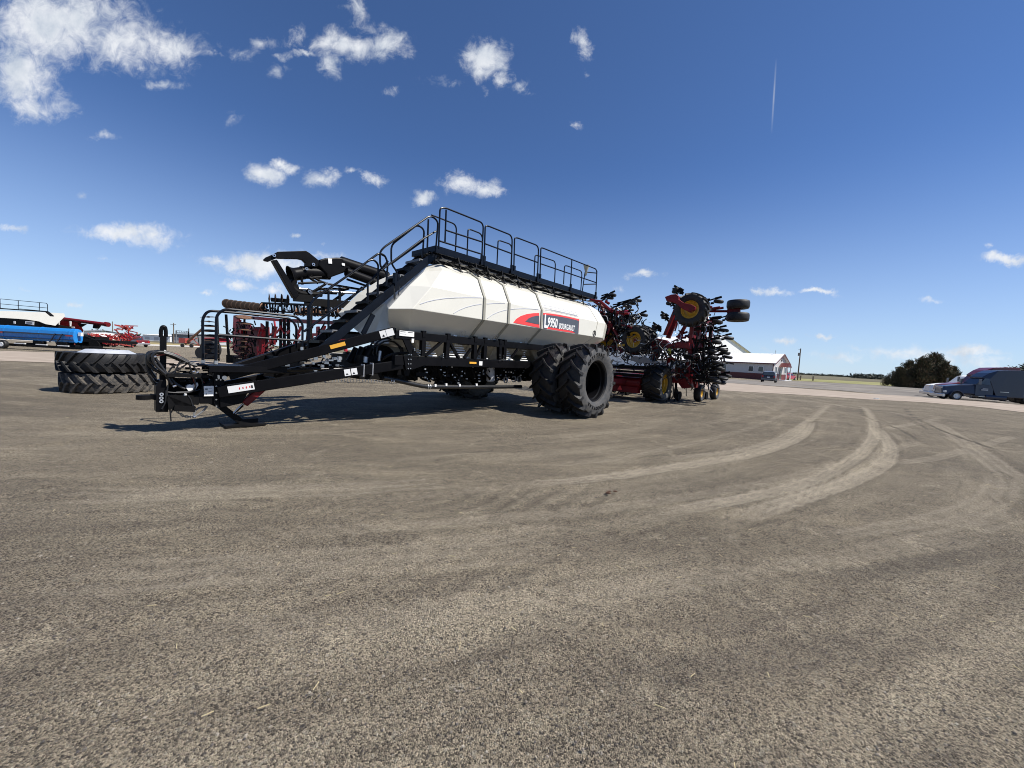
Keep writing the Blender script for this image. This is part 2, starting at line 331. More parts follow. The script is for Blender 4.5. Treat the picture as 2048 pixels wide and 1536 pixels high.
# ------------------------------------------------------------ ground, tracks, road, fields
def sst(x): x = np.clip(x, 0, 1); return x*x*(3-2*x)
def dip(x, y):
    x = np.asarray(x, float); y = np.asarray(y, float)
    return -0.78*sst((x-34)/16)*sst((y-31)/13)*(1-sst((y-62)/16))
TR = [  # the light tyre tracks, each a line on the ground: points, half width, strength
 ([(16.732,20.167,0),(10.354,13.136,0),(7.481,10.027,-0),(5.671,8.216,-0),(4.59,7.325,0),(3.603,6.722,0),(2.718,6.294,0),(2.298,6.051,0)], 0.115, 0.75),
 ([(9.745,12.403,0),(8.097,10.386,0),(6.696,8.874,0),(5.322,7.622,0),(4.217,6.785,0),(3.104,6.066,0),(2.095,5.488,0),(1.18,4.952,0),(0.529,4.658,0),(-0.106,4.327,0)], 0.14, 0.95),
 ([(18.352,20.138,0),(16.17,17.345,-0),(12.047,12.667,0),(9.709,10.144,0),(7.531,8.006,0),(5.869,6.575,0),(4.6,5.579,0),(3.552,4.871,0),(2.692,4.392,0),(1.927,3.989,-0),(1.307,3.714,0)], 0.135, 1),
 ([(11.423,12.001,0),(9.965,10.147,0),(8.437,8.403,-0),(7.025,7.027,0),(5.847,6.085,0),(4.746,5.32,0),(3.796,4.726,0),(2.862,4.119,0),(2.118,3.656,0)], 0.135, 1),
 ([(18.212,16.223,-0),(14.727,13.691,0),(12.406,12.261,0),(10.821,11.11,0)], 0.13, 0.6),
 ([(16.497,15.745,0),(15.29,13.714,0),(12.079,10.19,0),(10.064,8.096,0),(8.911,6.853,0),(7.859,5.67,0)], 0.22, 0.55),
 ([(15.701,11.716,0),(14.28,10.968,0),(10.912,8.938,0),(8.459,7.509,0),(6.958,6.843,0),(6.015,6.449,0)], 0.13, 0.45),
 ([(8.511,6.624,0),(7.672,5.871,0),(6.537,5.036,0),(5.163,4.258,0),(4.168,3.844,0),(3.396,3.559,0),(2.42,3.189,0)], 0.2, 0.42),
 ([(6.362,4.605,-0),(5.256,4.104,0),(4.319,3.749,0),(3.528,3.449,0)], 0.2, 0.35),
 ([(13.776,11.453,0),(14.36,11.5,0),(15.56,11.564,0)], 0.13, 0.4),
 ([(13.727,17.631,0),(16.654,19.913,0),(20.145,21.731,0),(21.847,20.909,0),(25.722,21.892,0)], 0.16, 0.35),
 ([(13.774,22.213,0),(18.151,26.274,0),(15.457,21.721,0),(11.604,16.718,-0),(8.606,13.364,0),(5.727,10.836,0),(4.136,9.736,0)], 0.2, 0.3),
 ([(1.179,3.181,0),(0.978,3.395,0),(0.504,3.24,0),(0.071,3.054,0),(-0.507,2.867,0),(-1.208,2.716,0)], 0.26, 0.4),
 ([(-4.696,3.482,0),(-3.837,3.549,0),(-2.957,3.755,0),(-1.686,4.064,-0),(-0.335,4.706,0)], 0.25, 0.45),
 ([(-3.291,2.429,0),(-2.526,2.328,0),(-1.832,2.454,0),(-1.089,2.659,0),(-0.172,2.827,0),(0.821,3.184,0)], 0.25, 0.4),
 ([(-1.36,2.441,0),(-1.101,1.985,0),(-0.829,1.544,0),(-0.609,1.276,0)], 0.08, 0.5),
 ([(18.352,20.138,0),(14.156,15.434,0),(13.017,13.779,0),(11.763,11.466,0),(9.778,8.975,0)], .05, -.8),
 ([(21.124,20.602,0),(16.84,16.077,0),(13.672,12.245,0),(11.927,9.784,0),(11.046,8.535,0),(11.016,8.092,0)], .06, -.9),
 ([(18.605,19.235,0),(16.825,16.804,0),(15.254,14.545,0),(12.453,11.271,0)], .05, -.7),
 ([(16.845,21.144,0),(16.288,18.733,0),(16.704,17.987,0),(18.797,17.965,0)], .07, -.6),
 ([(0.172,5.125,0),(1.895,6.152,0),(3.9,7.772,0),(7.108,10.862,0),(13.083,17.354,0)], .10, .35),
 ([(-2.129,3.545,0),(-0.614,4.124,0),(1.201,4.873,0),(3.102,5.811,0),(6.942,8.8,0)], .10, .3),
 ([(-2.674,2.819,0),(-1.276,3.1,0),(0.44,3.658,0),(2.69,4.643,0),(6.018,6.686,0),(10.618,9.75,0)], .12, .4),
 ([(-2.502,1.838,0),(-1.541,1.894,0),(-0.569,2.11,-0),(0.658,2.46,0),(2.348,2.942,0),(5.448,3.944,0)], .12, .35),
 ([(-0.195,1.583,0),(0.754,1.794,0),(1.976,2.065,-0),(3.18,2.235,0)], .12, -.45),
 ([(1.753,2.618,0),(2.645,2.831,0),(3.79,3.168,0),(4.94,3.561,0)], .1, -.5),
]
LUG3 = [(-2.317,3.856,0),(-0.614,4.124,0),(1.452,4.625,0),(3.615,5.646,0),(7.436,7.726,0)]
LUG = [(-1.716,2.528,0),(-0.402,2.84,0),(0.821,3.184,0),(2.139,3.245,0),(3.961,3.761,0),(6.317,4.599,0)]
LUG2 = [(0.264,1.807,0),(1.18,2.165,0),(2.171,2.288,0),(3.415,2.412,0)]
def seg_dist(X, Y, P):
    best = np.full(X.shape, 1e9); along = np.zeros(X.shape); side = np.zeros(X.shape); acc = 0
    for a, b in zip(P[:-1], P[1:]):
        dx, dy = b[0]-a[0], b[1]-a[1]; l = math.hypot(dx, dy)
        if l < 1e-6: continue
        t = np.clip(((X-a[0])*dx+(Y-a[1])*dy)/l/l, 0, 1)
        ex = X-a[0]-t*dx; ey = Y-a[1]-t*dy; d = np.hypot(ex, ey); m = d < best
        best[m] = d[m]; along[m] = (acc+t*l)[m]; side[m] = ((dx*ey-dy*ex)/l)[m]; acc += l
    return best, along, side, acc
def build_ground():
    xs = np.concatenate([-np.geomspace(4000, 17, 34), np.arange(-16.5, -8, .25), np.arange(-8, 16, .065), np.arange(16, 34, .22), np.geomspace(34.4, 4000, 60)])
    ys = np.concatenate([-np.geomspace(4000, 3, 16), np.arange(-2.5, .6, .3), np.arange(.8, 13, .055), np.arange(13, 34, .2), np.geomspace(34.4, 4000, 70)])
    X, Y = np.meshgrid(xs, ys); sh = X.shape
    tr = np.zeros(sh); z = dip(X, Y)
    near = (np.abs(X-8) < 28) & (Y < 40) & (Y > 0)
    xn, yn = X[near], Y[near]; tn = np.zeros(xn.shape); zn = np.zeros(xn.shape)
    for P, hw, st in TR:
        P = [tuple(p) for p in fillet([(a[0], a[1], 0) for a in P], 1.2, 4)]
        d, al, sd, tot = seg_dist(xn, yn, P)
        e = sst((hw*1.08-d)/(hw*.34)); fade = sst(al/1.5)*sst((tot-al)/1.5)*.8+.2
        rib = .72+.28*np.cos(sd/hw*math.pi*3.0)
        tn = np.where(np.abs(e*st) > np.abs(tn), np.clip(e*fade*st*rib*1.15, -1, 1), tn); zn -= .012*e*abs(st)*fade
        tread = np.sin((al+np.abs(sd)*1.2)*2*math.pi/.19); zn += .006*np.clip(tread, 0, 1)*e*abs(st)*fade*(hw < .16)
        zn += .015*np.exp(-((d-hw*1.5)/.06)**2)*abs(st)*fade
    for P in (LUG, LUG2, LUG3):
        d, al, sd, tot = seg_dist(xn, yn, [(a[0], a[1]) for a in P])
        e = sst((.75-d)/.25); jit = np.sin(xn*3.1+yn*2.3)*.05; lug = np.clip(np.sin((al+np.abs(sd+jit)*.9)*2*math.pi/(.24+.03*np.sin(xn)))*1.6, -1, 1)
        mod = .35+.65*np.clip(np.sin(xn*1.3+np.sin(yn*2.1)*1.5)*np.sin(yn*1.9+xn*.7)*1.6, 0, 1); zn += .011*lug*e*mod; q = np.where(lug < -.3, -.26*e, .14*e)*mod; tn = np.where(np.abs(tn) < .2, q, tn)  # lug prints: dips coloured darker, rises lighter, in place of shading on faint relief
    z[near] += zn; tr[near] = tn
    rng = np.random.RandomState(3)
    def vnoise(s, amp, st=1.0):
        g = rng.rand(420, 420); u = (X/s) % 419; v = (Y/s*st) % 419
        i = np.floor(u).astype(int); j = np.floor(v).astype(int); fu = sst(u-i); fv = sst(v-j)
        return amp*((g[i, j]*(1-fu)+g[i+1, j]*fu)*(1-fv)+(g[i, j+1]*(1-fu)+g[i+1, j+1]*fu)*fv-.5)
    cut = np.clip(1-(np.hypot(X, Y)-24)/10, 0, 1)
    z += (vnoise(.9, .022)+vnoise(.32, .016)+vnoise(.17, .013))*cut
    cut2 = np.clip(1-(np.hypot(X, Y)-8)/5, 0, 1); z += (vnoise(.11, .010)+vnoise(.075, .007))*cut2
    rr_ = np.hypot(X+10, Y-26.5); g1 = rng.rand(4000); q_ = (rr_/.16) % 3998; qi = q_.astype(int); z += (g1[qi]*(1-(q_-qi))+g1[qi+1]*(q_-qi)-.5)*.010*cut
    ny, nx = sh
    me = bpy.data.meshes.new('ground'); nv = nx*ny
    me.vertices.add(nv); me.vertices.foreach_set('co', np.stack([X, Y, z], -1).astype(np.float32).ravel())
    idx = np.arange(nv).reshape(ny, nx); q = np.stack([idx[:-1, :-1], idx[:-1, 1:], idx[1:, 1:], idx[1:, :-1]], -1).reshape(-1, 4)
    nf = len(q); me.loops.add(nf*4); me.loops.foreach_set('vertex_index', q.ravel().astype(np.int32))
    me.polygons.add(nf); me.polygons.foreach_set('loop_start', np.arange(0, nf*4, 4, dtype=np.int32)); me.polygons.foreach_set('loop_total', np.full(nf, 4, dtype=np.int32))
    me.update(); me.validate()
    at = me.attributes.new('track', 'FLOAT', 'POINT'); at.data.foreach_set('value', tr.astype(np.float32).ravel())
    me.polygons.foreach_set('use_smooth', np.ones(nf, dtype=bool))
    m = bpy.data.materials.new('gravel_lot'); m.use_nodes = True; nt = m.node_tree; N = nt.nodes; L = nt.links; b = N['Principled BSDF']
    b.inputs['Roughness'].default_value = .95; b.inputs['Specular IOR Level'].default_value = .2
    geo = N.new('ShaderNodeNewGeometry')
    def nz(s, d=3, r=.6, sc=(1, 1, 1)):
        mp = N.new('ShaderNodeMapping'); mp.inputs['Scale'].default_value = sc; L.new(geo.outputs['Position'], mp.inputs[0])
        o = N.new('ShaderNodeTexNoise'); o.inputs['Scale'].default_value = s; o.inputs['Detail'].default_value = d; o.inputs['Roughness'].default_value = r
        L.new(mp.outputs[0], o.inputs['Vector']); return o.outputs[0]
    def ramp(src, a, ca, b_, cb):
        c = N.new('ShaderNodeValToRGB'); c.color_ramp.elements[0].position = a; c.color_ramp.elements[0].color = (*ca, 1)
        c.color_ramp.elements[1].position = b_; c.color_ramp.elements[1].color = (*cb, 1); L.new(src, c.inputs[0]); return c.outputs[0]
    def mix(f, a, b_, mode='MIX'):
        o = N.new('ShaderNodeMix'); o.data_type = 'RGBA'; o.blend_type = mode
        if isinstance(f, float): o.inputs[0].default_value = f
        else: L.new(f, o.inputs[0])
        for i, x in ((6, a), (7, b_)):
            if isinstance(x, tuple): o.inputs[i].default_value = (*x, 1)
            else: L.new(x, o.inputs[i])
        return o.outputs[2]
    def rng_(src, a, b_, c=0, d=1):
        o = N.new('ShaderNodeMapRange'); o.inputs[1].default_value = a; o.inputs[2].default_value = b_; o.inputs[3].default_value = c; o.inputs[4].default_value = d
        L.new(src, o.inputs[0]); return o.outputs[0]
    base = ramp(nz(.55, 5, .6, (.45, 1, 1)), .32, (.134, .116, .094), .68, (.192, .167, .135))
    dustm = rng_(nz(1.1, 6, .68, (.28, 1.3, 1)), .53, .72)
    base = mix(dustm, base, (.26, .226, .176))
    dark = rng_(nz(2.3, 6, .7, (.7, 1, 1)), .62, .78)
    base = mix(dark, base, (.07, .062, .060))
    # wheel-swept streaks: everything here turns round the same far corner of the lot
    sb = N.new('ShaderNodeVectorMath'); sb.operation = 'SUBTRACT'; L.new(geo.outputs['Position'], sb.inputs[0]); sb.inputs[1].default_value = (-10, 26.5, 0)
    ln_ = N.new('ShaderNodeVectorMath'); ln_.operation = 'LENGTH'; L.new(sb.outputs[0], ln_.inputs[0]); sx_ = N.new('ShaderNodeSeparateXYZ'); L.new(sb.outputs[0], sx_.inputs[0])
    at2 = N.new('ShaderNodeMath'); at2.operation = 'ARCTAN2'; L.new(sx_.outputs[0], at2.inputs[0]); L.new(sx_.outputs[1], at2.inputs[1])
    cbx = N.new('ShaderNodeCombineXYZ'); L.new(ln_.outputs['Value'], cbx.inputs[0]); ma = N.new('ShaderNodeMath'); ma.operation = 'MULTIPLY'; L.new(at2.outputs[0], ma.inputs[0]); ma.inputs[1].default_value = 3.2; L.new(ma.outputs[0], cbx.inputs[1])
    def arc(s, d=6, r=.66):
        o = N.new('ShaderNodeTexNoise'); o.inputs['Scale'].default_value = s; o.inputs['Detail'].default_value = d; o.inputs['Roughness'].default_value = r; L.new(cbx.outputs[0], o.inputs['Vector']); return o.outputs[0]
    base = mix(rng_(arc(1.5), .50, .66, 0, .8), base, (.265, .234, .188))
    base = mix(rng_(arc(3.2, 7), .56, .70, 0, .6), base, (.075, .065, .058))
    base = mix(rng_(arc(6.5, 5), .5, .7, 0, .45), base, (.24, .212, .165))
    base = mix(rng_(nz(.23, 4, .6), .48, .72, 0, .45), base, (.085, .074, .066))
    base = mix(rng_(nz(1.9, 7, .75), .57, .68, 0, .75), base, (.30, .268, .215))
    vo = N.new('ShaderNodeTexVoronoi'); vo.inputs['Scale'].default_value = 150; L.new(geo.outputs['Position'], vo.inputs['Vector'])
    vo2 = N.new('ShaderNodeTexVoronoi'); vo2.inputs['Scale'].default_value = 80; L.new(geo.outputs['Position'], vo2.inputs['Vector'])
    sepc = N.new('ShaderNodeSeparateColor'); L.new(vo.outputs['Color'], sepc.inputs[0])
    sepd = N.new('ShaderNodeSeparateColor'); L.new(vo2.outputs['Color'], sepd.inputs[0])
    st = ramp(sepc.outputs[0], 0.0, (.10, .095, .10), 1.0, (1.95, 1.88, 1.7))
    base = mix(.85, base, st, 'MULTIPLY')
    base = mix(rng_(sepd.outputs[0], .95, .965, 0, .6), base, (.28, .255, .205))
    base = mix(rng_(sepd.outputs[1], .93, .95, 0, .6), base, (.035, .033, .036))
    base = mix(.5, base, ramp(nz(210, 2, .7), .3, (.3, .3, .3), .7, (1.7, 1.7, 1.6)), 'MULTIPLY')
    base = mix(rng_(nz(4.5, 8, .8), .60, .68, 0, .75), base, (.050, .043, .042))
    base = mix(rng_(nz(3.6, 8, .78, (1, .8, 1)), .61, .69, 0, .8), base, (.34, .30, .235))
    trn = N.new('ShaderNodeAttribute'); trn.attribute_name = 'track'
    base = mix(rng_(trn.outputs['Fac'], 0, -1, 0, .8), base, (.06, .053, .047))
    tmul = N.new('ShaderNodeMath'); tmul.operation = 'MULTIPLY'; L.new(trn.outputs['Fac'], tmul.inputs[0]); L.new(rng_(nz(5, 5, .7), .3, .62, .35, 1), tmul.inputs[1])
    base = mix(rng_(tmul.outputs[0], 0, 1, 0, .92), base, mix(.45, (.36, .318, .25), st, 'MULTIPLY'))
    L.new(base, b.inputs['Base Color'])
    h = N.new('ShaderNodeMath'); h.operation = 'ADD'; L.new(rng_(vo.outputs['Distance'], 0, .6, 1, 0), h.inputs[0])
    h2 = N.new('ShaderNodeMath'); h2.operation = 'MULTIPLY_ADD'; L.new(rng_(vo2.outputs['Distance'], 0, .5, 1, 0), h2.inputs[0]); h2.inputs[1].default_value = .9; L.new(nz(22, 5, .7), h2.inputs[2])
    L.new(h2.outputs[0], h.inputs[1])
    bp = N.new('ShaderNodeBump'); bp.inputs['Strength'].default_value = .8; bp.inputs['Distance'].default_value = .012
    L.new(h.outputs[0], bp.inputs['Height']); L.new(bp.outputs[0], b.inputs['Normal'])
    me.materials.append(m); o = bpy.data.objects.new('ground', me); COL.objects.link(o); o['kind'] = 'structure'
    return o
build_ground()
def patchy(name, c1, c2, sc, c3=None, stretch=(1, 1, 1)):
    m = bpy.data.materials.new(name); m.use_nodes = True; N = m.node_tree.nodes; L = m.node_tree.links; b = N['Principled BSDF']; b.inputs['Roughness'].default_value = .95
    b.inputs['Specular IOR Level'].default_value = .15
    g = N.new('ShaderNodeNewGeometry'); mp = N.new('ShaderNodeMapping'); mp.inputs['Scale'].default_value = stretch; L.new(g.outputs['Position'], mp.inputs[0])
    a = N.new('ShaderNodeTexNoise'); a.inputs['Scale'].default_value = sc; a.inputs['Detail'].default_value = 8; a.inputs['Roughness'].default_value = .68; L.new(mp.outputs[0], a.inputs['Vector'])
    c = N.new('ShaderNodeValToRGB'); c.color_ramp.elements[0].position = .36; c.color_ramp.elements[1].position = .64; c.color_ramp.elements[0].color = (*c1, 1); c.color_ramp.elements[1].color = (*c2, 1)
    if c3: e = c.color_ramp.elements.new(.52); e.color = (*c3, 1)
    L.new(a.outputs[0], c.inputs[0]); L.new(c.outputs[0], b.inputs['Base Color'])
    d = N.new('ShaderNodeTexNoise'); d.inputs['Scale'].default_value = 14; d.inputs['Detail'].default_value = 5; L.new(g.outputs['Position'], d.inputs['Vector'])
    bp = N.new('ShaderNodeBump'); bp.inputs['Strength'].default_value = .6; bp.inputs['Distance'].default_value = .03; L.new(d.outputs[0], bp.inputs['Height']); L.new(bp.outputs[0], b.inputs['Normal'])
    return m
def strip(name, far, near, m, lift, jit=.12, sub=60, across=6):
    """ground sheet between two edge lines, laid just above the ground"""
    def res(P, n):
        P = [V3((a[0], a[1], 0)) for a in P]; L_ = [0]
        for a, b in zip(P[:-1], P[1:]): L_.append(L_[-1]+(b-a).length)
        o = []
        for i in range(n+1):
            t = L_[-1]*i/n; k = 0
            while k < len(P)-2 and L_[k+1] < t: k += 1
            f = (t-L_[k])/max(1e-6, L_[k+1]-L_[k]); o.append(P[k].lerp(P[k+1], min(1, f)))
        return o
    A = res(far, sub); B = res(near, sub); mb = MB(); vs = []; fs = []
    for i in range(sub+1):
        a = A[i]+V3((random.uniform(-jit, jit), random.uniform(-jit, jit), 0)); b = B[i]+V3((random.uniform(-jit, jit), random.uniform(-jit, jit), 0))
        for j in range(across+1):
            p = a.lerp(b, j/across); p.z = float(dip(p.x, p.y))+lift; vs.append(p)
    w = across+1
    for i in range(sub):
        for j in range(across): fs.append((i*w+j, i*w+j+1, (i+1)*w+j+1, (i+1)*w+j))
    mb.add(vs, fs); return mb.build(name, m, kind='structure')
road_m = patchy('pale_pink_gravel', (.27, .225, .18), (.37, .31, .255), .7, stretch=(.5, 1.6, 1))
strip('road', [(-40.797,20.505,0),(-42.416,27.001,0),(-37.704,28.22,0),(-35.629,30.545,0),(-24.089,29.577,0),(-15.94,28.791,0),(-9.805,29.881,0),(-3.223,33.03,0),(8.98,39.431,0),(17.773,43.363,0),(25.494,45.568,0),(30.431,40.643,0),(33.875,36.361,0),(39.105,36.379,0),(41.271,34.42,0),(40.428,30.363,0),(38.559,24.106,0),(43.372,21.076,0)],
      [(-29.313,14.717,0),(-27.991,17.802,0),(-25.309,18.931,0),(-22.889,19.612,0),(-17.07,20.959,0),(-12.254,22.145,0),(-7.775,23.725,0),(-2.433,25.112,0),(6.398,27.96,0),(11.979,29.13,0),(15.675,27.922,0),(20.919,27.874,0),(24.905,26.683,0),(29.078,27.005,0),(30.435,25.338,0),(29.584,22.175,0),(28.93,18.049,0),(30.97,15.01,0)], road_m, .016, jit=.1, sub=160)
grey_m = patchy('grey_gravel', (.135, .124, .112), (.235, .215, .19), .35, stretch=(.4, 1.4, 1))
strip('yard', [(24, 72), (44, 72), (62, 82), (130, 96)], [(24, 46.5), (33, 42), (60, 40), (120, 40)], grey_m, .020, sub=70, jit=.3, across=16)
grass_m = patchy('dry_grass', (.16, .165, .07), (.33, .30, .155), .22, (.24, .23, .10), stretch=(.3, 1, 1))
strip('grass_verge', [(56, 118), (110, 140), (260, 190), (600, 330)], [(60, 90), (84, 84), (140, 97), (400, 180)], grass_m, .028, sub=60, jit=.8, across=10)
field_m = patchy('bare_field', (.10, .088, .06), (.16, .145, .092), .02, stretch=(.2, 1, 1))
strip('field', [(-3500, 3500), (-900, 3600), (0, 3700), (1500, 3700), (3900, 3300)], [(-190, 165), (-70, 150), (10, 150), (110, 142), (640, 345)], field_m, .05, sub=60, jit=0, across=20)
strip('pale_verge', [(-167.397,90.231,0),(-136.488,93.171,0),(-90.535,80.351,0),(-101.601,119.04,0),(-89.43,135.823,-0),(-63.961,150.716,0)], [(-114.074,61.471,0),(-92.051,62.823,0),(-73.661,65.371,0),(-80.83,94.704,0),(-72.439,110.022,0),(-50.747,119.599,0)], patchy('pale_limestone', (.42, .40, .36), (.58, .55, .5), .4), .034, sub=40, jit=.5)
strip('stubble', [(-420, 330), (-200, 215), (-95, 150), (20, 150)], [(-230, 190), (-140, 130), (-88, 98), (20, 98)], patchy('stubble_grass', (.20, .17, .08), (.36, .29, .14), .08), .03, sub=30, jit=.5, across=10)

# loose stones on the lot: far too many to count, so one object
def stones():
    mb_v = []; mb_f = []
    rnd = random.Random(11)
    base = [(-1,-1,-.4),(1,-1,-.5),(1.1,1,-.4),(-1,1,-.5),(-.6,-.7,.6),(.7,-.5,.5),(.5,.6,.65),(-.6,.7,.5)]
    fc = [(3,2,1,0),(4,5,6,7),(0,1,5,4),(1,2,6,5),(2,3,7,6),(3,0,4,7)]
    for i in range(15000):
        r = .9+11*rnd.random()**1.5; a = R(rnd.uniform(-60, 60)); x = r*math.sin(a); y = r*math.cos(a)
        s = (.0017+.0045*rnd.random()**4)*(1+.05*r); c = math.cos(i); d = math.sin(i); b = len(mb_v)
        for q in base:
            qx, qy, qz = [q[k]*s*rnd.uniform(.7, 1.25) for k in range(3)]
            mb_v.append((x+qx*c-qy*d*.8, y+qx*d+qy*c*.8, qz*.7+.003+float(0)))
        mb_f += [tuple(b+k for k in f) for f in fc]
    me = bpy.data.meshes.new('loose_gravel'); me.from_pydata(mb_v, [], mb_f); me.update()
    m = bpy.data.materials.new('stones'); m.use_nodes = True; N = m.node_tree.nodes; L = m.node_tree.links; b = N['Principled BSDF']; b.inputs['Roughness'].default_value = .85
    g = N.new('ShaderNodeNewGeometry'); c = N.new('ShaderNodeValToRGB'); L.new(g.outputs['Random Per Island'], c.inputs[0])
    c.color_ramp.elements[0].color = (.06, .055, .055, 1); c.color_ramp.elements[1].color = (.38, .34, .275, 1); e = c.color_ramp.elements.new(.6); e.color = (.19, .165, .135, 1)
    L.new(c.outputs[0], b.inputs['Base Color']); me.materials.append(m)
    o = bpy.data.objects.new('loose_gravel', me); COL.objects.link(o); o['kind'] = 'stuff'; o['label'] = 'loose pale and dark stones strewn over the gravel lot'; o['category'] = 'gravel'
    mw = MB()   # stalks of straw
    for i in range(160):
        r = 1.6+9*rnd.random(); a = R(rnd.uniform(-58, 58)); x = r*math.sin(a); y = r*math.cos(a); t = rnd.uniform(0, 6.3); l = rnd.uniform(.015, .05)
        mw.bar((x, y, .012), (x+math.cos(t)*l, y+math.sin(t)*l, .016), .003, .003)
    o = mw.build('straw', mat('straw', (.5, .42, .24), .7)); o['kind'] = 'stuff'; o['label'] = 'scattered stalks of dry straw on the gravel lot'; o['category'] = 'straw'
stones()

# ------------------------------------------------------------ tyres and wheels (axis along local y, centre at origin)
def tyre_carcass(mb, Rr, W, rim, c=(0, 0, 0), ax=(0, 1, 0), n=48, lug=.05, crown=.02):
    h = W/2; Rb = Rr-lug
    prof = [(rim, -h*.72), (rim+.01, -h*.86), (rim+(Rb-rim)*.35, -h*1.0), (rim+(Rb-rim)*.68, -h*1.0), (Rb-.035, -h*.93), (Rb-crown, -h*.84), (Rb, -h*.4), (Rb, h*.4), (Rb-crown, h*.84), (Rb-.035, h*.93), (rim+(Rb-rim)*.68, h*1.0), (rim+(Rb-rim)*.35, h*1.0), (rim+.01, h*.86), (rim, h*.72), (rim-.005, 0), (rim, -h*.72)]
    mb.lathe(prof, c, ax, n)
def lugs(mb, Rr, W, lug, nl, lw, sweep=.34, rim=0, c=(0, 0, 0), dirn=1):
    """chevron tread bars wrapping the shoulder; axis is y"""
    h = W/2; c = V3(c)
    for side in (-1, 1):
        for i in range(nl):
            a0 = 2*math.pi*(i+(.5 if side > 0 else 0))/nl
            st = []
            for s in (-.06, .25, .55, .82, 1.0):
                a = a0+dirn*sweep*(s**.85 if s > 0 else s); y = side*s*h*.97
                top = Rr-.012*(s*s) ; bot = Rr-lug-.03
                st.append((a, y, top, bot))
            a = a0+dirn*sweep*1.06; st.append((a, side*h*1.015, Rr-.055, Rr-lug-.09)); st.append((a+dirn*.01, side*h*1.012, Rr-lug-.075, Rr-lug-.12))
            vs = []; fs = []
            for k, (a, y, tp, bt) in enumerate(st):
                w = lw/2*(1.12 if k > 2 else .92)
                for rr, wf in ((bt, 1.35), (tp, .82)):
                    for sg in (-1, 1):
                        aa = a+sg*w*wf/Rr; vs.append(c+V3((math.cos(aa)*rr, y, math.sin(aa)*rr)))
            for k in range(len(st)-1):
                b = k*4; e = b+4
                fs += [(b+2, b+3, e+3, e+2), (b, b+2, e+2, e), (b+3, b+1, e+1, e+3)]
            fs += [(0, 1, 3, 2)]; b = (len(st)-1)*4; fs += [(b, b+2, b+3, b+1)]
            mb.add(vs, fs)
def side_text(mb, txt, r, y, a_mid, size, sx=1.0, facing=-1):
    """letters wrapped round a sidewall that faces local -y"""
    n = len(txt); da = size*.92*sx/r
    for i, ch in enumerate(txt):
        if ch == ' ': continue
        a = a_mid+(i-(n-1)/2)*da
        up = V3((math.sin(a), 0, math.cos(a))); rt = V3((math.cos(a), 0, -math.sin(a)))
        if facing > 0: rt = -rt
        text_into(mb, ch, up*r+V3((0, y, 0))-rt*size*.33*sx, rt, up, size, sx, off=.045)
def make_wheel(root, loc, Rr, W, rimR, nl, lw, lug, rimmat, rz=0, rx=0, tyremat='rubber', text=None, hub=None, face=-1, dish=.5, sweep=.30, dirn=1, smooth_tread=False, side='sidewall'):
    wh = bpy.data.objects.new('wheel', None); COL.objects.link(wh); wh.parent = root; wh.location = loc; wh.rotation_euler = (rx, 0, rz)
    t = MB(); tyre_carcass(t, Rr, W, rimR, lug=0 if smooth_tread else lug)
    to = t.build('tyre', 'rubber', wh, smooth=True); to.data.materials.append(M[side])
    for p in to.data.polygons:
        c = p.center
        if math.hypot(c.x, c.z) < Rr-(.045 if nl else .03)-(0 if smooth_tread else lug) and abs(c.y) > W*.3: p.material_index = 1
    if nl:
        l = MB(); lugs(l, Rr, W, lug, nl, lw, sweep, dirn=dirn); l.build('tread', tyremat, wh)
    r = MB(); h = W/2; f = face
    r.lathe([(rimR+.012, f*h*.80), (rimR+.012, f*h*.72), (rimR-.03, f*h*.66), (rimR-.045, f*h*.45), (rimR-.075, f*h*.40), (rimR-.085, f*h*(.2-dish)), (rimR*.55, f*h*(.02-dish)), (rimR*.42, f*h*(.14-dish)), (.10, f*h*(.16-dish)), (0.001, f*h*(.16-dish))], (0, 0, 0), (0, 1, 0), 48)
    r.lathe([(rimR-.01, -f*h*.80), (rimR-.05, -f*h*.5), (rimR-.085, f*h*(.2-dish))], (0, 0, 0), (0, 1, 0), 40)
    r.build('rim', rimmat, wh, smooth=True)
    b = MB()
    b.cyl((0, f*h*(.2-dish), 0), (0, 1, 0), rimR*.2, .10, 16)
    for k in range(10):
        a = 2*math.pi*k/10; b.cyl((math.cos(a)*rimR*.32, f*h*(.19-dish), math.sin(a)*rimR*.32), (0, 1, 0), .016, .04, 6)
    b.build('hub', hub or rimmat, wh, smooth=True)
    if text:
        x = MB()
        for s, a, sz, sxx in text: side_text(x, s, rimR+(Rr-rimR)*.27, -h*1.0-.004, R(a), sz, sxx)
        x.v = [V3((p.x, p.y-.006, p.z)) for p in x.v]; x.build('sidewall_lettering', 'ink_rubber', wh)
    return wh

# ------------------------------------------------------------ the air seeding cart
cart = thing('seed_cart', 'large cream seed cart with black railed walkway, stairs and dual tractor tyres', 'seed cart', (-4.924,7.05,0), 0.83824)
def CB(): return MB(flip=True)
# tank
PR = [(0, 3.68), (.80, 3.64), (1.26, 3.38), (1.5, 2.92), (1.5, 2.40), (1.22, 2.15), (1.0, 1.93), (.55, 1.62)]
UF = [3.85, 3.70, 3.42, 2.98, 2.54, 2.66, 2.78, 2.9]
UR = [10.3, 10.3, 10.3, 10.5, 10.35, 10.15, 10.0, 9.9]
PI = [(0, 3.64), (.60, 3.58), (.98, 3.32), (1.14, 2.92), (1.16, 2.37), (.94, 2.14), (.78, 1.95), (.4, 1.68)]
UFI = [3.65, 3.48, 3.12, 2.66, 2.18, 2.32, 2.5, 2.66]
URI = [10.7, 10.8, 11.05, 11.3, 11.1, 10.8, 10.5, 10.3]
def ring(pr, us):
    o = [(us[i], pr[i][0], pr[i][1]) for i in range(8)]
    return o+[(us[i], -pr[i][0], pr[i][1]) for i in range(7, 0, -1)]
